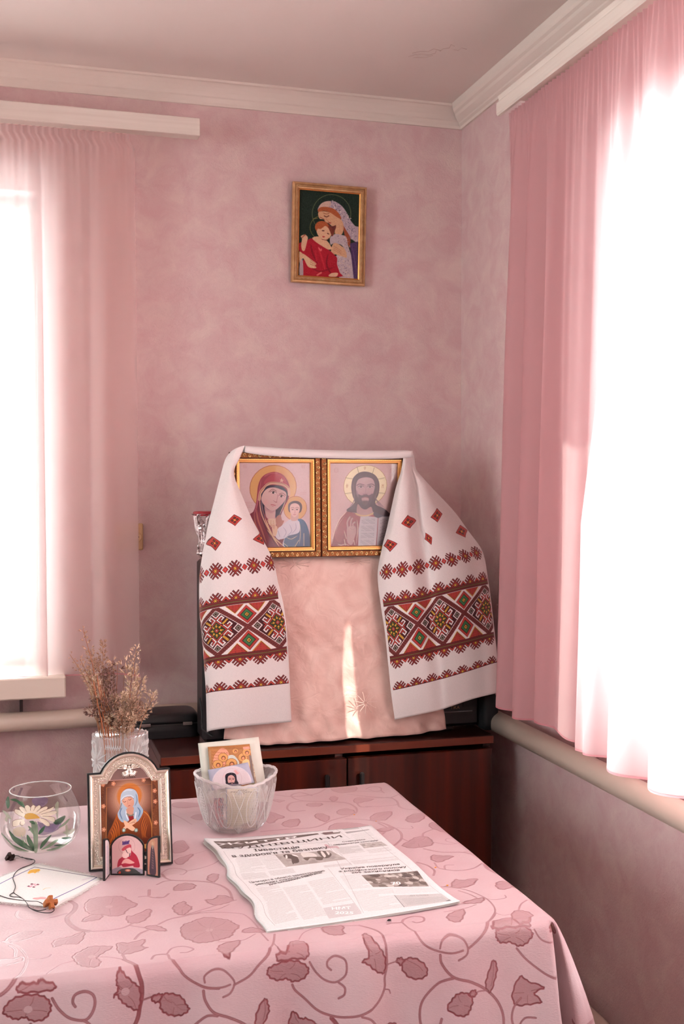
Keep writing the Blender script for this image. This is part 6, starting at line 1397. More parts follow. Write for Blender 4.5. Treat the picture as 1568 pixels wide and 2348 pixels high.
# ---------------- embroidered napkin
def napkin():
    z9 = lambda x, y: (x/6.03, 1880 + y/6.03)
    Q = [z9(520, 610), z9(1422, 815), z9(752, 1228), z9(-690, 1065)]
    c = Cv(640, 640, (226, 224, 222), Q)
    PU = (74, 60, 130)
    for a, b in (((515, 660), (1355, 805)), ((1355, 805), (740, 1135)), ((515, 660), (0, 922)), ((0, 922), (-420, 1100)), ((-560, 1060), (740, 1135))):
        k = PU if (a, b) != ((515, 660), (1355, 805)) else (72, 62, 84)
        c.line([z9(*a), z9(*b)], 1.7, k, .95, sm=False) if (a, b) != ((-560, 1060), (740, 1135)) else None
    c.poly([z9(*p) for p in [(460, 735), (480, 700), (520, 690), (560, 688), (600, 690), (622, 712), (590, 722), (570, 745), (540, 735), (510, 740), (480, 748)]], (236, 184, 80), .95, 3, sm=True)
    for i in range(10): c.line([z9(470 + 15*i, 700 + (i*7) % 14), z9(478 + 15*i, 735)], 1, (214, 152, 50), .6, sm=False)
    for x, y in ((560, 885), (640, 892), (520, 915), (588, 928)): c.poly([z9(x-20, y+4), z9(x, y-10), z9(x+26, y-2), z9(x+8, y+10)], (112, 44, 64), .95, 2)
    for x, y in ((596, 888), (560, 908), (610, 905), (545, 922)): c.poly([z9(x-24, y+6), z9(x, y-9), z9(x+26, y-4), z9(x+4, y+11)], (232, 160, 178), .95, 2)
    c.line([z9(710, 965), z9(745, 945), z9(800, 938)], 1.4, (226, 178, 120), .9); c.line([z9(1200, 830), z9(1290, 805)], 6, (214, 196, 206), .6, 8)
    c.poly([z9(*p) for p in [(550, 1110), (570, 1092), (620, 1088), (660, 1078), (720, 1085), (710, 1110), (640, 1112), (600, 1120)]], (250, 160, 160), .95, 3, sm=True)
    # open weave
    c.noise(5, 2, 40); c.a[::4] -= 6; c.a[:, ::4] -= 6
    C = [tp(px, py, TT + .0008) for px, py in Q]
    def surf(u, v):
        p = (C[0]*(1-u) + C[1]*u)*(1-v) + (C[3]*(1-u) + C[2]*u)*v; return Vector((p.x, p.y, TT + .0012 + .0008*sin(5*u+1)*sin(6*v) + .0010*u*v))
    n = 24; V = []; U = []
    for j in range(n+1):
        for i in range(n+1): V.append(surf(i/n, j/n)); U.append((i/n, 1-j/n))
    F = [(j*(n+1)+i, (j+1)*(n+1)+i, (j+1)*(n+1)+i+1, j*(n+1)+i+1) for j in range(n) for i in range(n)]
    o = mesh_obj('embroidered_napkin', V, F, print_mat('napkin_linen', c, .85), smooth=True, uvs=U); solidify(o, .0005, 1); tag(o, 'white fringed cotton napkin with a purple border line and small stitched flowers', 'napkin')
    M_th = mat('linen_thread', (230, 226, 222), .8); fr = MB(); r = random.Random(3)
    for sd in range(4):
        for i in range(150):
            t = (i + r.random())/150; a = {0: (t, 0, 0, -1), 1: (1, t, 1, 0), 2: (t, 1, 0, 1), 3: (0, t, -1, 0)}[sd]
            p = surf(a[0], a[1]); q = surf(min(1, max(0, a[0] - .03*a[2])), min(1, max(0, a[1] - .03*a[3]))); d = (p-q).normalized()*r.uniform(.003, .0075); s_ = Vector((r.uniform(-.0012, .0012), r.uniform(-.0012, .0012), r.uniform(-.0004, .0006)))
            fr.tube([p, p + d*.6, p + d + s_], .00022, 3)
    tag(fr.build('fringe', M_th, o), kind='stuff')
napkin()
# ---------------- cross pendants with cord
def pendant(name, px, py, s, m, label, rz, tilt, z=.0):
    p = tp(px, py, TT + .004); root = empty(name, (p.x, p.y, TT + z + s*.30), label, 'cross'); root.rotation_euler = (tilt, radians(8), rz); M = parent_matrix(root)
    V = []; F = []; mb = MB(); t = s*.30
    for k in range(4):
        R_ = Matrix.Rotation(pi/2*k, 4, 'Z'); L = s*(.56 if k == 3 else .5)
        P = [(s*.10, -s*.13), (L*.62, -s*.17), (L*.95, -s*.19), (L, -s*.13), (L, s*.13), (L*.95, s*.19), (L*.62, s*.17), (s*.10, s*.13)]
        n = len(P); V2 = [R_ @ Vector((x, y, zz)) for zz in (-t, t*.7) for x, y in P] + [R_ @ Vector((x*.94 + s*.01, y*.8, t)) for x, y in P]
        mb.add(V2, [tuple(range(n))[::-1], tuple(range(2*n, 3*n))] + [(j*n+i, j*n+(i+1) % n, (j+1)*n+(i+1) % n, (j+1)*n+i) for j in (0, 1) for i in range(n)])
    mb.box(-s*.16, s*.16, -s*.16, s*.16, -t, t)
    apply(mb, M).build('cross_body', m, root)
    apply(MB().tube([(s*.30, -s*.2, 0), (s*.30, s*.2, 0)], s*.06, 8), M).build('bore', M_black, root)
    return root
M_cwood = mat('orange_wood', (176, 104, 52), .45, var=(220, (150, 84, 40), .35, .7)); M_dwood = mat('dark_wood_bead', (52, 34, 32), .4)
pendant('cross_pendant', 116, 2076, .0190, M_cwood, 'small orange-brown wooden cross on a black cord at the napkin corner', radians(18), radians(42), .0020)
pendant('cross_pendant', 23, 1966, .0145, M_dwood, 'small dark wooden cross at the far end of the cord by the glass bowl', radians(30), radians(35))
z9 = lambda x, y, z=TT + .0022: tuple(tp(x/6.03, 1880 + y/6.03, z))
def cord(pts, label, r_=.00065, z=TT + .0026):
    P = cr([z9(x, y, z) for x, y in pts], 8); return MB().tube(P, r_, 6)
cm = cord([(200, 495), (255, 500), (300, 520), (430, 540), (482, 565), (445, 610), (300, 665), (222, 720), (180, 800), (205, 880), (212, 930), (190, 1000), (235, 1040), (305, 1085), (370, 1150), (400, 1210), (470, 1240), (540, 1255), (640, 1235)], '')
o = cm.build('neck_cord', mat('cord_black', (44, 28, 32), .6), smooth=True); tag(o, 'thin black neck cord winding across the white napkin between two crosses', 'cord')
for pts in ([(186, 1002), (135, 1040), (175, 1062), (240, 1066), (300, 1082)], [(-30, 1038), (0, 1046), (120, 1085), (280, 1110), (420, 1125), (520, 1130), (600, 1168)], [(395, 1205), (480, 1255), (600, 1282), (700, 1282), (748, 1250), (735, 1225)], [(300, 512), (380, 545), (450, 552)]):
    cord(pts, '', z=TT + .0030).build('cord_loop', bpy.data.materials['cord_black'], o, True)
# ---------------- crumbs and a fly on the cloth
M_cr = mat('orange_crumb', (232, 150, 60), .6)
for k, (px, py, s, lb) in enumerate(((812, 1869, .0035, 'tiny orange petal crumb lying behind the newspaper top edge'), (862, 1884, .0028, 'tiny orange crumb beyond the top right newspaper corner'), (998, 1990, .0034, 'tiny orange crumb right of the newspaper edge, upper one'), (1025, 2031, .0036, 'tiny orange crumb right of the newspaper edge, lower one'), (258, 2017, .0032, 'tiny orange crumb in front of the black triptych'))):
    p = tp(px, py, TT); r = random.Random(k); V = [(p.x + s*.5*cos(a)*r.uniform(.6, 1.2), p.y + s*.5*sin(a)*r.uniform(.6, 1.2), TT + h) for h in (.0001, .0012) for a in (0, 1.05, 2.1, 3.14, 4.2, 5.2)]
    V = [(x + (.0004 if i > 5 else 0), y, z) for i, (x, y, z) in enumerate(V)]
    o = mesh_obj('crumb', V, [tuple(range(6))[::-1], tuple(range(6, 12))] + [(i, (i+1) % 6, 6+(i+1) % 6, 6+i) for i in range(6)], M_cr); tag(o, lb, 'crumb', 'orange crumbs on the tablecloth')
p = tp(892, 2113, TT); fb = MB(); 
fly = empty('fly', (p.x, p.y, TT), 'small dark fly on the cloth below the newspaper', 'fly')
fb.tube([(p.x-.003, p.y, TT+.0015), (p.x-.001, p.y, TT+.0022), (p.x+.0015, p.y, TT+.0021), (p.x+.0032, p.y+.0003, TT+.0018)], [.0005, .0014, .0013, .0007], 7).build('body', M_black, fly, True)
for sg in (-1, 1): mesh_obj('wing', [(p.x-.001, p.y, TT+.003), (p.x+.004, p.y+sg*.0022, TT+.0022), (p.x+.0046, p.y+sg*.0006, TT+.0022)], [(0, 1, 2)], mat('fly_wing', (150, 130, 126), .3), fly)
for k in range(3):
    for sg in (-1, 1): MB().tube([(p.x-.001+.0014*k, p.y, TT+.0014), (p.x-.0015+.0017*k, p.y+sg*.002, TT+.0018), (p.x-.002+.002*k, p.y+sg*.0032, TT+.0002)], .00018, 4).build('leg', M_black, fly)
# ================================================================== GLASS
def crystal(name, white=.14, thin=.5, rough=.03):
    m, nt, p, out = nodes(name); N = nt.nodes; L = nt.links; N.remove(p)
    gl = N.new('ShaderNodeBsdfGlass'); gl.inputs['IOR'].default_value = 1.5; gl.inputs['Roughness'].default_value = rough
    tr = N.new('ShaderNodeBsdfTransparent'); tr.inputs[0].default_value = (1, 1, 1, 1)
    go = N.new('ShaderNodeBsdfGlossy'); go.inputs['Roughness'].default_value = .06
    fr = N.new('ShaderNodeFresnel'); fr.inputs[0].default_value = 1.5
    fmu = N.new('ShaderNodeMath'); fmu.operation = 'MULTIPLY'; fmu.inputs[1].default_value = .55; L.new(fr.outputs[0], fmu.inputs[0])
    a = N.new('ShaderNodeMixShader'); L.new(fmu.outputs[0], a.inputs[0]); L.new(tr.outputs[0], a.inputs[1]); L.new(go.outputs[0], a.inputs[2])
    b = N.new('ShaderNodeMixShader'); b.inputs[0].default_value = thin; L.new(gl.outputs[0], b.inputs[1]); L.new(a.outputs[0], b.inputs[2])
    tl = N.new('ShaderNodeBsdfTranslucent'); tl.inputs[0].default_value = (*lin((253, 250, 249)), 1); df = N.new('ShaderNodeBsdfDiffuse'); df.inputs[0].default_value = (*lin((253, 249, 248)), 1)
    d = N.new('ShaderNodeMixShader'); d.inputs[0].default_value = .5; L.new(tl.outputs[0], d.inputs[1]); L.new(df.outputs[0], d.inputs[2])
    c = N.new('ShaderNodeMixShader'); c.inputs[0].default_value = white; L.new(b.outputs[0], c.inputs[1]); L.new(d.outputs[0], c.inputs[2]); L.new(c.outputs[0], out.inputs[0])
    return m
M_crys = crystal('cut_crystal', .13, .93); M_crys2 = crystal('cut_crystal_bowl', .085, .95, .02); M_cut = crystal('frosted_cut', .42, .7, .15)
M_bowl = clear_glass('thin_bowl_glass', (250, 252, 250), .42)
# fish bowl
BC = Vector((-1.148, -.930, TT)); BP = [(.0005, .0006), (.030, .0006), (.036, .0015), (.046, .0055), (.055, .0125), (.0615, .0225), (.0655, .0350), (.0668, .0480), (.0655, .0610), (.0610, .0750), (.0560, .0870), (.0520, .0955), (.0508, .1000)]
BP2 = cr(BP, 4); inner = [(max(.0003, r_ - .0016), z + (.0016 if i < 8 else 0)) for i, (r_, z) in enumerate(BP2)][::-1]
fbw = MB().lathe(BP2 + [(.0512, .1010), (.0500, .1012)], 72, c=tuple(BC), cap0=True).build('glass_fishbowl', M_bowl, smooth=True)
tag(fbw, 'round clear glass bowl painted with a daisy and green leaves', 'bowl')
M_lip = clear_glass('glass_lip', (226, 226, 224), 2.2)
MB().tube([(BC.x + .0508*cos(2*pi*i/64), BC.y + .0508*sin(2*pi*i/64), BC.z + .1008) for i in range(65)], .00095, 8, cap=False).build('rim', M_cut, fbw, True)
def bowl_hit(px, py, off=.0006, back=False):
    d = (FW + RT*((px-784)/FPX) - UP*((py-1174)/FPX)).normalized(); zs = [p_[1] for p_ in BP]; rs = [p_[0] for p_ in BP]
    t0 = (BC - CAM).length - .12; hit = None; n = 480
    rng = range(n) if not back else range(n, 0, -1)
    for i in rng:
        q = CAM + d*(t0 + .24*i/n); z = q.z - BC.z
        if 0 < z < .1005 and math.hypot(q.x-BC.x, q.y-BC.y) < float(np.interp(z, zs, rs)) + off: return q
    return None
def paint_patch(name, pts, m, sm=True, back=False, off=.0006):
    """leaf or petal painted on the curved glass; pts in crop px"""
    if sm: pts = cr(pts, 4, True)
    pts = [(95 + (x - 95)*1.0, 120 + (y - 120)*.945) for x, y in [(p_[0], p_[1]) for p_ in pts]]
    P = [bowl_hit(x/3.733, 1750 + y/3.733, off, back) for x, y in pts]; P = [p for p in P if p is not None]
    if len(P) < 3: return
    cx = sum(p_[0] for p_ in pts)/len(pts); cy = sum(p_[1] for p_ in pts)/len(pts)
    c = bowl_hit(cx/3.733, 1750 + cy/3.733, off + .0001, back) or sum(P, Vector())/len(P); n = len(P)
    mid = []
    for (x, y) in pts:
        q = bowl_hit((cx + (x-cx)*.5)/3.733, 1750 + (cy + (y-cy)*.5)/3.733, off, back); mid.append(q)
    if all(q is not None for q in mid) and len(mid) == n:
        V = P + mid + [c]; F = [(i, (i+1) % n, n+(i+1) % n, n+i) for i in range(n)] + [(n+i, n+(i+1) % n, 2*n) for i in range(n)]
    else: V = P + [c]; F = [(i, (i+1) % n, n) for i in range(n)]
    return mesh_obj(name, V, F, m, fbw, smooth=True)
def gpaint(name, c, tl=.35, tr=.12):
    m, nt, p, out = nodes(name); N = nt.nodes; L = nt.links; p.inputs['Base Color'].default_value = (*lin(c), 1); p.inputs['Roughness'].default_value = .3
    t = N.new('ShaderNodeBsdfTranslucent'); t.inputs[0].default_value = (*lin(c), 1); x = N.new('ShaderNodeBsdfTransparent')
    a = N.new('ShaderNodeMixShader'); a.inputs[0].default_value = tl; L.new(p.outputs[0], a.inputs[1]); L.new(t.outputs[0], a.inputs[2])
    b = N.new('ShaderNodeMixShader'); b.inputs[0].default_value = tr; L.new(a.outputs[0], b.inputs[1]); L.new(x.outputs[0], b.inputs[2]); L.new(b.outputs[0], out.inputs[0]); return m
G1 = gpaint('paint_dark_green', (42, 92, 58)); G2 = gpaint('paint_mid_green', (104, 136, 98), .35, .3); G3 = gpaint('paint_pale_green', (160, 172, 140), .4, .5); VI = gpaint('paint_violet', (128, 104, 140), .4, .35); CRM = gpaint('paint_cream', (236, 218, 196), .3, .08); OCH = gpaint('paint_ochre', (206, 156, 74), .2, 0); TAN = gpaint('paint_tan', (204, 178, 140), .4, .45); LNE = gpaint('paint_line', (110, 70, 56), .1, 0)
for pts in ([(275, 320), (340, 300), (410, 310), (400, 360), (350, 390), (290, 370)], [(240, 600), (330, 540), (430, 540), (520, 530), (500, 590), (400, 640), (330, 640), (300, 600)]): paint_patch('painted_violet', pts, VI, back=True, off=0)
paint_patch('painted_violet', [(320, 520), (400, 560), (480, 530), (510, 540), (470, 600), (420, 620), (360, 600)], VI, off=.0004)
for pts in ([(110, 600), (150, 570), (210, 580), (215, 640), (170, 660), (120, 640)],): paint_patch('painted_blotch', pts, TAN, off=.0003)
for m_, L_ in ((G1, [[(55, 300), (75, 300), (85, 370), (65, 405), (50, 350)], [(85, 325), (130, 315), (185, 350), (210, 395), (170, 370), (130, 335)], [(75, 600), (120, 650), (200, 700), (295, 790), (200, 760), (110, 690)], [(232, 640), (265, 680), (290, 740), (290, 790), (250, 740), (230, 690)], [(345, 770), (360, 710), (440, 640), (400, 710)], [(460, 520), (545, 470), (560, 480), (530, 530), (480, 550)], [(330, 640), (340, 600), (385, 560), (370, 610)], [(250, 520), (285, 515), (300, 545), (270, 540)], [(525, 670), (590, 660), (610, 668), (560, 684)], [(460, 740), (500, 728), (550, 728), (510, 745)]]),
               (G2, [[(265, 540), (315, 530), (325, 650), (320, 790), (290, 790), (285, 650)], [(10, 620), (60, 690), (140, 760), (250, 792), (140, 782), (50, 740)], [(350, 780), (400, 740), (470, 690), (500, 690), (430, 750)], [(240, 560), (280, 590), (300, 650), (262, 610)], [(395, 780), (470, 760), (560, 720), (600, 700), (540, 750), (450, 785)], [(500, 580), (570, 510), (600, 495), (560, 550)], [(175, 340), (200, 350), (212, 400), (196, 395)]]),
               (G3, [[(180, 640), (200, 680), (215, 730), (190, 700)], [(205, 640), (225, 700), (240, 745), (215, 700)], [(560, 560), (580, 560), (582, 650), (568, 650)], [(20, 420), (60, 440), (100, 500), (60, 480)], [(40, 500), (70, 440), (62, 520)], [(470, 380), (500, 340), (500, 430), (490, 500)], [(540, 620), (620, 590), (640, 600), (590, 640)]])):
    for pts in L_: paint_patch('painted_leaf', pts, m_)
for pts in ([(210, 505), (160, 500), (110, 520), (112, 565), (150, 560), (190, 530)], [(205, 480), (170, 470), (128, 440), (130, 410), (170, 420), (215, 455)], [(215, 450), (180, 430), (163, 395), (185, 385), (222, 410), (240, 445)], [(240, 445), (215, 410), (215, 380), (240, 372), (262, 400), (265, 442)], [(262, 442), (262, 400), (280, 372), (300, 380), (295, 410), (280, 445)], [(282, 445), (300, 400), (330, 374), (350, 385), (335, 420), (300, 450)], [(300, 450), (340, 410), (390, 384), (410, 395), (390, 420), (330, 455)], [(320, 456), (370, 425), (430, 400), (460, 385), (455, 410), (400, 440)], [(330, 465), (390, 445), (450, 425), (485, 430), (470, 455), (400, 475)], [(340, 475), (400, 475), (455, 480), (470, 500), (460, 525), (400, 500)], [(330, 490), (380, 500), (420, 530), (424, 560), (395, 560), (350, 520)], [(190, 510), (170, 540), (190, 560), (215, 530)]):
    paint_patch('daisy_petal', pts, CRM, off=.0010)
    q = cr(pts, 4, True); P = [bowl_hit(x/3.733, 1750 + (120 + (y-120)*.945)/3.733, .0014) for x, y in q[2:len(q)*2//3]]; P = [p_ for p_ in P if p_ is not None]
    if len(P) > 2: MB().tube(P, .00028, 4).build('petal_outline', LNE, fbw)
paint_patch('daisy_centre', [(208, 480), (220, 455), (250, 445), (290, 450), (325, 470), (340, 490), (310, 495), (260, 500), (225, 500)], OCH, off=.0018)
# ---------------- cut-glass bowl with cards
CB = Vector((-.807, -.912, TT)); HB_ = .0975
def cb_r(th, j, r, z):
    t = z / HB_
    s = abs(sin(th*3 + .3)); oval = 0.
    for k in range(8):
        d = (th - (.3 + k*pi/4) + pi) % (2*pi) - pi; e = (d/.21)**2 + ((z-.050)/.036)**2
        if e < 1: oval = min(oval, -.0022*(1-e)**.35 + .0010*abs(sin(70*d + 300*z))*(1-e))
        elif e < 1.35: oval = max(oval, .0008)
    dd = (th % (pi/4) - pi/8 + .3) 
    x_ = .0
    if oval == 0:
        g1 = abs(sin(th*8 + z*95)); g2 = abs(sin(th*8 - z*95)); x_ = -.0013*(max(0, 1 - g1*5) + max(0, 1 - g2*5))
    fan = -.0009*abs(sin(th*24)) * (t < .22) * (t > .04)
    zz = z
    if t > .85: zz = z + (t-.85)/.15*(.0045*cos(2*th) + .0016*abs(sin(12*th)) - .001)
    sq = 1 + .045*t*abs(cos(2*th))
    return ((r + (oval + x_ + fan)*(t > .02)*(t < .93)) * (.985 + (sq-1)), zz)
bprof = [(.001, .0008), (.040, .0008), (.0445, .002), (.050, .006), (.0555, .013), (.0600, .024), (.0635, .038), (.0665, .052), (.0690, .066), (.0705, .078), (.0718, .088), (.0730, HB_)]
bo = []; 
for i in range(54): 
    z = .0008 + (HB_ - .0008)*(i/53); bo.append((float(np.interp(z, [p_[1] + 1e-6*k for k, p_ in enumerate(bprof)], [p_[0] for p_ in bprof])), z))
mb = MB().lathe(bo, 240, c=tuple(CB), fr=cb_r, cap0=True)
def in_r(th, j, r, z): 
    t = z/HB_; return (r*(.985 + .045*t*abs(cos(2*th))), z + ((t-.85)/.15*(.0045*cos(2*th) + .0016*abs(sin(12*th)) - .001) if t > .85 else 0))
ib = [(max(.0005, r_ - .0042), max(z, .007)) for r_, z in bo if z > .004]; ib.insert(0, (.001, .007))
m2 = MB().lathe(ib[::-1], 96, c=tuple(CB), fr=in_r, cap0=False, cap1=True)
cbw = mb.build('crystal_bowl', M_crys2, smooth=False); tag(cbw, 'cut crystal bowl with a wavy rim holding upright icon cards', 'bowl')
m2.build('inner_wall', M_crys2, cbw, True)
rimP = []; 
for i in range(241):
    th = 2*pi*i/240; R_, zz = in_r(th, 0, .0715, HB_); rimP.append((CB.x + R_*cos(th), CB.y + R_*sin(th), CB.z + zz))
MB().tube(rimP, [.0021 + .0006*abs(sin(i*.6)) for i in range(241)], 8, cap=False).build('rim', M_cut, cbw, True)
# oval cut borders
for k in range(8):
    a0 = .3 + k*pi/4; P = []
    for i in range(25):
        b = 2*pi*i/24; th = a0 + .20*cos(b); z = .050 + .034*sin(b); r_ = float(np.interp(z, [q[1] for q in bo], [q[0] for q in bo])) * (.985 + .045*z/HB_*abs(cos(2*th))) + .0002; P.append((CB.x + r_*cos(th), CB.y + r_*sin(th), CB.z + z))
    MB().tube(P, .00075, 6, cap=False).build('cut_oval', M_cut, cbw, True)
def bsurf(th, z, rr=None, off=.0004):
    r_ = float(np.interp(z, [q[1] for q in bo], [q[0] for q in bo])) * (.985 + .045*z/HB_*abs(cos(2*th))) + off
    return (CB.x + r_*cos(th), CB.y + r_*sin(th), CB.z + z)
for k in range(8):
    a0 = .3 + k*pi/4; mb = MB()
    for j in range(-3, 4):      # crosshatching inside the oval
        for sg in (-1, 1):
            P = []
            for i in range(9):
                t = i/8*2 - 1; dth = .20*(t*.7 + sg*0) ; zz = .050 + .010*j + sg*.026*t
                if ((dth/.19)**2 + ((zz-.050)/.033)**2) < 1: P.append(bsurf(a0 + dth, zz, off=-.0006))
            if len(P) > 2: mb.tube(P, .00042, 4)
    tag(mb.build('crosshatch_cut', M_cut, cbw), kind='stuff')
    a1 = a0 + pi/8; mb = MB()
    for (t0, z0, t1, z1) in ((-.17, .082, .17, .018), (.17, .082, -.17, .018)):
        mb.tube([bsurf(a1 + t0 + (t1-t0)*i/10, z0 + (z1-z0)*i/10) for i in range(11)], [.0003 + .0007*sin(pi*i/10) for i in range(11)], 5)
    for q in range(7):
        aa = (q-3)*.30; mb.tube([bsurf(a1 + .16*sin(aa)*i/5*1.2, .004 + .022*cos(aa)*i/5) for i in range(6)], [.0006, .0008, .0007, .0006, .0004, .0002], 5)
        mb.tube([bsurf(a1 + .14*sin(aa)*i/5, .088 - .016*cos(aa)*i/5) for i in range(6)], [.0005, .0007, .0006, .0005, .0003, .0002], 5)
    tag(mb.build('star_cut', M_cut, cbw), kind='stuff')
def card(name, pts, m, label, cat='card', group=None, th=.0006, edge=None, parent=None):
    """pts TL,TR,BR,BL as (px,py,Y)"""
    C = [Vector(at(*p)) for p in pts]; n = 10; V = []; U = []
    for j in range(n+1):
        for i in range(n+1): u, v = i/n, j/n; p = (C[0]*(1-u) + C[1]*u)*(1-v) + (C[3]*(1-u) + C[2]*u)*v; V.append((p.x, p.y - .0025*sin(pi*u)*0.6, max(p.z, TT + .0085))); U.append((u, 1-v))
    F = [(j*(n+1)+i, (j+1)*(n+1)+i, (j+1)*(n+1)+i+1, j*(n+1)+i+1) for j in range(n) for i in range(n)]
    o = mesh_obj(name, V, F, m, parent, smooth=True, uvs=U); solidify(o, th, 1)
    return tag(o, label, cat, group) if label else o
M_cardg = mat('pale_card', (206, 204, 192), .6, bump=(200, .1, .0003)); zc = lambda x, y, Y: (430 + x/6.817, 1670 + y/6.817, Y)
big = card('greeting_card', [zc(162, 235, -.868), zc(1108, 135, -.866), zc(1262, 1150, -.905), zc(270, 1180, -.905)], M_cardg, 'large pale green bordered card with a haloed group, tallest in the crystal bowl', th=.0012)
card('printed_group', [zc(315, 290, -.8765), zc(970, 245, -.8755), zc(1060, 900, -.9035), zc(378, 940, -.9045)], print_mat('card_group', art_group(), .4), None, parent=big, th=.0001)
card('prayer_booklet', [zc(930, 430, -.8790), zc(1000, 470, -.8788), zc(1100, 980, -.903), zc(960, 1000, -.903)], mat('booklet_pages', (196, 180, 150), .6, var=(300, (150, 120, 100), .4, .6)), 'thin patterned booklet edge standing behind the small face card', 'booklet', th=.0012)
card('prayer_card', [zc(890, 560, -.886), zc(985, 545, -.886), zc(1085, 1000, -.908), zc(940, 1010, -.908)], mat('card_olive', (120, 112, 84), .5), 'narrow olive card peeking out right of the small face card', th=.0006)
card('icon_card', [zc(312, 650, -.8985), zc(945, 530, -.8965), zc(1040, 850, -.911), zc(380, 975, -.912)], print_mat('card_face', art_face_card(), .3), 'small grey card with a bearded face inside a pale circle', th=.0005)
card('verse_card', [zc(600, 930, -.944), zc(1100, 910, -.944), zc(1075, 1560, -.949), zc(600, 1565, -.949)], print_mat('card_verse', art_prayer_card(), .5), 'cream text card with blue border seen through the crystal bowl front', th=.0005)
card('icon_card', [zc(400, 1090, -.925), zc(560, 1080, -.935), zc(560, 1560, -.93), zc(470, 1560, -.925)], mat('card_pink', (206, 120, 124), .5, var=(130, (110, 80, 110), .45, .6)), 'pink and violet card low inside the crystal bowl at its left', th=.0005)
# ---------------- crystal vase
VC = Vector((-1.009, -.872, TT)); VH = .174
def vr(th, j, r, z):
    t = z/VH; o_ = 0
    o_ -= .0016*abs(sin(th*9)) * (t > .05) * (t < .5)
    for k in range(4):
        d = (th - (.4 + k*pi/2) + pi) % (2*pi) - pi
        for q in range(8):
            a = q*pi/4 + .2; x, y = d*.047, z - .122; u_ = x*cos(a) + y*sin(a); w_ = -x*sin(a) + y*cos(a)
            if 0 < u_ < .030: o_ -= .0020*max(0, 1 - abs(w_)/(.0035*sin(pi*u_/.030) + 1e-4))
    o_ += .0008*sin(th*40)*sin(z*700)*(.25 < (th % .785) < .5)
    sq = 1 + .10*abs(cos(2*th))**2
    zz = z + (.0030*abs((th*26/pi) % 2 - 1) if t > .97 else 0)
    return ((r + o_)*sq*.95, zz)
vo = [(.001, .0006), (.036, .0006)] + [(.038 + .0095*min(1, (VH*i/50)/VH*1.3), .0015 + (VH - .0015)*i/50) for i in range(51)]
vs_o = MB().lathe(vo, 220, c=tuple(VC), fr=vr, cap0=True).build('crystal_vase', M_crys, smooth=False); tag(vs_o, 'tall cut crystal vase with a zigzag rim holding dried stems', 'vase')
def vir(th, j, r, z): return (r*(1 + .10*abs(cos(2*th))**2)*.95, z + (.0030*abs((th*26/pi) % 2 - 1) if z/VH > .97 else 0))
MB().lathe([(r_ - .006, z) for r_, z in vo[::-1] if z > .014] + [(.0005, .014)], 96, c=tuple(VC), fr=vir).build('inner_wall', M_crys, vs_o, True)
MB().lathe([(.0445, VH - .001), (.0475, VH), (.0475, VH)], 104, c=tuple(VC), fr=lambda th, j, r, z: (r*(1 + .10*abs(cos(2*th))**2)*.95, z + .0030*abs((th*26/pi) % 2 - 1)), cap0=False).build('rim', M_cut, vs_o, False)
def vsurf(th, z, off=.0003):
    r_ = float(np.interp(z, [q[1] for q in vo[2:]], [q[0] for q in vo[2:]])) * (1 + .10*abs(cos(2*th))**2) * .95 + off
    return (VC.x + r_*cos(th), VC.y + r_*sin(th), VC.z + z)
for k in range(4):
    mb = MB(); a0 = .4 + k*pi/2
    for q in range(12):
        aa = q*pi/6; mb.tube([vsurf(a0 + .62*cos(aa)*i/6, .132 + .032*sin(aa)*i/6) for i in range(1, 7)], [.0004, .0012, .0014, .0012, .0008, .0002], 5)
    for q in range(7):
        th = a0 + pi/4 + (q-3)*.075; mb.tube([vsurf(th, .150), vsurf(th, .09), vsurf(th, .03)], [.0003, .0011, .0004], 5)
    for q in range(16): mb.tube([vsurf(a0 + pi/4 - .30 + .04*q, .156 + .005*(q % 2)), vsurf(a0 + pi/4 - .26 + .04*q, .164 - .005*(q % 2))], .0006, 4)
    tag(mb.build('star_cut', M_cut, vs_o), kind='stuff')
# ---------------- dried stems, each a thing of its own
M_stem = mat('dry_stem', (150, 104, 74), .7); M_stemo = mat('orange_stem', (160, 92, 56), .6); M_seed = [mat('dry_calyx', (196, 160, 136), .75, var=(400, (128, 94, 78), .4, .65)), mat('pale_calyx', (222, 196, 170), .75, var=(400, (166, 132, 108), .4, .65)), mat('dark_calyx', (150, 112, 98), .8, var=(400, (92, 62, 58), .4, .65))]
r = random.Random(17)
def floret(mb, p, d, s, r):
    """a papery calyx: five pointed petals flaring from a cup"""
    d = Vector(d).normalized(); a = d.orthogonal().normalized(); b = d.cross(a); k0 = r.uniform(0, 6)
    V = [p]; F = []; n = 5
    for k in range(n):
        t = k0 + 2*pi*k/n; e = a*cos(t) + b*sin(t); e2 = a*cos(t + pi/n) + b*sin(t + pi/n)
        V += [p + d*s*.55 + e2*s*.26, p + d*s*(.9 + r.uniform(0, .4)) + e*s*r.uniform(.38, .62)]
    for k in range(n):
        l = 1 + 2*((k-1) % n); c_ = 1 + 2*k; F += [(0, l, c_)]; F += [(l, c_ + 1, c_)]
    mb.add(V, F)
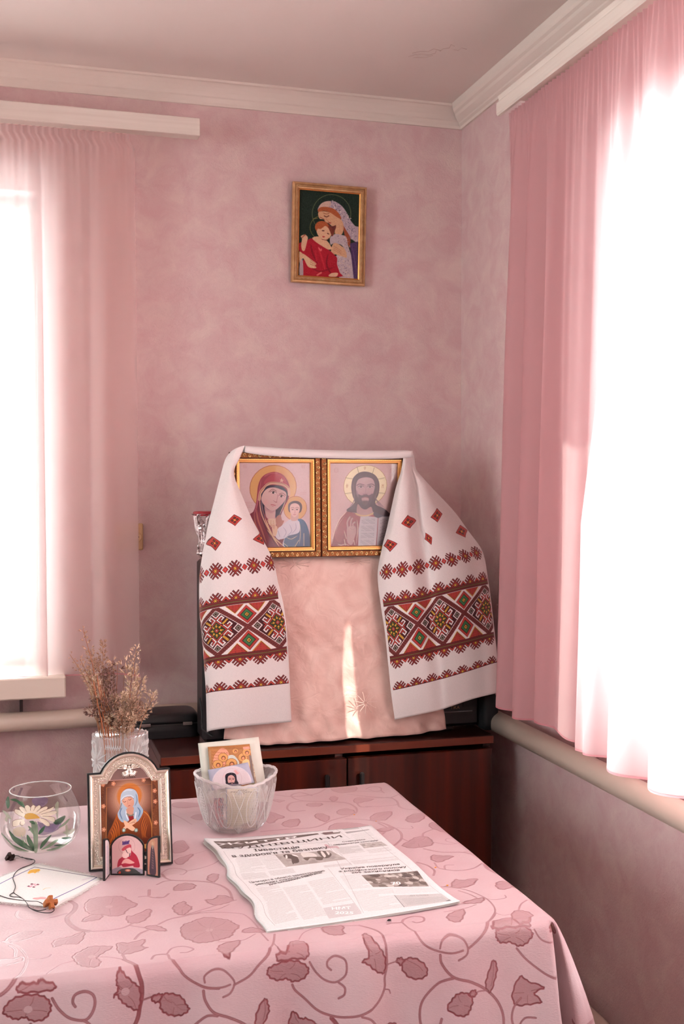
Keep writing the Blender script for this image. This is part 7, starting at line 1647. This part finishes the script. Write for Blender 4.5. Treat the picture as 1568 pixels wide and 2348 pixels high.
stems = [  # tip px,py, depth offset, head length (fraction), floret size, count, material, label
 (190, 1442, -.01, .36, .0052, 26, 0, 'tallest dried sprig at the left, its thin spike against the bright curtain'),
 (160, 1500, -.03, .30, .0046, 12, 0, 'sparse dried sprig reaching farthest left over the window sill'),
 (208, 1489, .00, .42, .0060, 46, 0, 'bushy dried sprig left of centre, just under the tallest spike'),
 (184, 1512, -.02, .30, .0056, 30, 0, 'leafy brown sprig leaning left below the tallest spike'),
 (222, 1512, .01, .45, .0062, 52, 0, 'dense dried sprig in front of the curtain fold edge'),
 (236, 1469, .01, .62, .0058, 74, 0, 'long lavender-like spike rising at the curtain fold edge'),
 (248, 1530, .00, .66, .0062, 84, 2, 'thick brownish spike left of the vase centre'),
 (258, 1514, .02, .14, .0085, 5, 1, 'stem with round open seed cups at the centre'),
 (270, 1520, .02, .16, .0085, 5, 2, 'stem with cup shaped pods just right of the centre'),
 (288, 1516, .02, .12, .0095, 3, 1, 'stem ending in one large round seed cup'),
 (291, 1536, .01, .14, .0085, 4, 1, 'short stem with two pale seed cups right of centre'),
 (314, 1480, .03, .30, .0050, 34, 1, 'tall pale spike at the right before the curtain edge'),
 (309, 1532, .02, .24, .0076, 12, 1, 'stem with chunky pale cups under the tall right spike'),
 (325, 1555, .02, .34, .0066, 40, 1, 'pale frilly sprig at the right side of the bunch'),
 (353, 1586, .02, .42, .0058, 34, 1, 'pale sprig arching farthest right'),
 (200, 1542, -.01, .40, .0064, 44, 1, 'cream coloured sprig at the left beside the sill'),
 (206, 1556, -.02, .50, .0056, 40, 1, 'pale drooping sprig below the cream one at the left'),
 (201, 1625, -.03, .30, .0060, 22, 2, 'low dark sprig leaning left over the vase rim'),
 (215, 1600, -.02, .55, .0058, 46, 2, 'dark sprig at the left above the pipe'),
 (331, 1634, .02, .30, .0075, 16, 1, 'low cupped sprig leaning right beside the black case'),
 (300, 1568, .00, .62, .0062, 80, 1, 'dense pale sprig in the right half of the bunch'),
 (284, 1590, -.01, .66, .0062, 84, 1, 'dense sprig in the middle front of the bunch'),
 (306, 1604, -.02, .62, .0060, 74, 0, 'frilly sprig at the right front of the bunch'),
 (262, 1596, -.02, .70, .0060, 84, 0, 'brown sprig in the centre front of the bunch'),
 (322, 1612, .00, .55, .0060, 52, 0, 'brown sprig at the lower right above the vase rim'),
 (240, 1606, -.03, .60, .0058, 56, 2, 'dark sprig at the lower left front of the bunch'),
 (250, 1640, -.03, .70, .0058, 50, 1, 'short pale sprig just above the vase rim at left'),
 (300, 1640, -.03, .75, .0060, 60, 1, 'short pale sprig just above the vase rim at right'),
 (272, 1634, -.04, .75, .0060, 60, 0, 'short brown sprig at the very front of the vase'),
]
for k, (px, py, dy, hl, fs_, cnt, mi, lb) in enumerate(stems):
    cnt = int(cnt*1.0) if cnt > 20 else cnt
    tip = Vector(at(px, py, -.872 + dy)); bx = VC.x + (tip.x - VC.x)*.10 + r.uniform(-.012, .012); by = VC.y + r.uniform(-.014, .014)
    base = Vector((bx, by, TT + .020)); neck = Vector((VC.x + max(-.036, min(.036, (tip.x - VC.x)*.55)) , VC.y + max(-.03, min(.03, dy*.6)), TT + VH)); mid = (neck + tip)*.5 + Vector((r.uniform(-.006, .006), 0, .004 + .25*abs(tip.x - neck.x)))
    P = [Vector(q) for q in cr([tuple(base), tuple(neck), tuple(mid), tuple(tip)], 9)]
    root = MB().tube(P, [.0011*(1 - .6*i/(len(P)-1)) for i in range(len(P))], 5).build('dried_stem', M_stem if k % 4 else M_stemo, smooth=True)
    tag(root, lb, 'dried flower', 'dried flower stems in the crystal vase')
    hb = MB(); L = [0]
    for i in range(len(P)-1): L.append(L[-1] + (P[i+1]-P[i]).length)
    tot = L[-1]; vis = (tip - neck).length
    for j in range(cnt):
        s_ = tot - (1.25*vis*hl if vis*hl > .02 else .02) * ((j + r.random())/cnt if cnt > 8 else j/max(1, cnt-.5)); s_ = max(L[9]*.98, min(tot, s_))
        i = max(i for i in range(len(L)) if L[i] <= s_ + 1e-9); i = min(i, len(P)-2); t = (s_ - L[i])/max(1e-6, L[i+1]-L[i]); p = P[i]*(1-t) + P[i+1]*t
        ax = (P[i+1]-P[i]).normalized(); a = ax.orthogonal().normalized(); b = ax.cross(a); th = j*2.4 + r.uniform(-.5, .5); out = a*cos(th) + b*sin(th)
        spread = .0030 + .0075*(1 - abs(2*(tot - s_)/(1.25*vis*hl + .001) - 1))*(1 if cnt > 20 else .5)
        q = p + out*spread*r.uniform(.3, 1.15)
        floret(hb, q, out*.8 + ax*r.uniform(.4, 1.0) + Vector((r.uniform(-.3, .3), r.uniform(-.3, .3), 0)), 1.12*fs_*r.uniform(.75, 1.2), r)
    tag(hb.build('seed_head', M_seed[mi], root), kind='stuff')
for k, (x0, x1, y1) in enumerate(((238, 214, 1560), (244, 222, 1548), (250, 229, 1570), (256, 238, 1585), (262, 244, 1600), (248, 226, 1600), (240, 218, 1585))):
    a = Vector((VC.x - .022 + .004*k, VC.y - .024 + .002*k, TT + .02)); b = Vector(at(x0, 1690, -.902 + .002*k)); c_ = Vector(at(x1, y1, -.90 + .003*k))
    o = MB().tube(cr([tuple(a), tuple(b), tuple((b + c_)/2), tuple(c_)], 5), [.0013 - .00003*i for i in range(16)], 6).build('dried_stem', M_stemo, smooth=True)
    tag(o, ['leftmost','second','third','fourth','fifth','sixth','rightmost'][sorted(range(7), key=lambda j: [214, 222, 229, 238, 244, 226, 218][j]).index(k)] + ' of seven bare orange-brown stalks at the left of the vase, left to right', 'dried flower', 'bare orange stalks in the crystal vase')
    MB().tube([tuple(c_), tuple(c_ + Vector((r.uniform(-.003, .003), 0, .006)))], [.0009, .0002], 5).build('stalk_tip', M_seed[1], o)
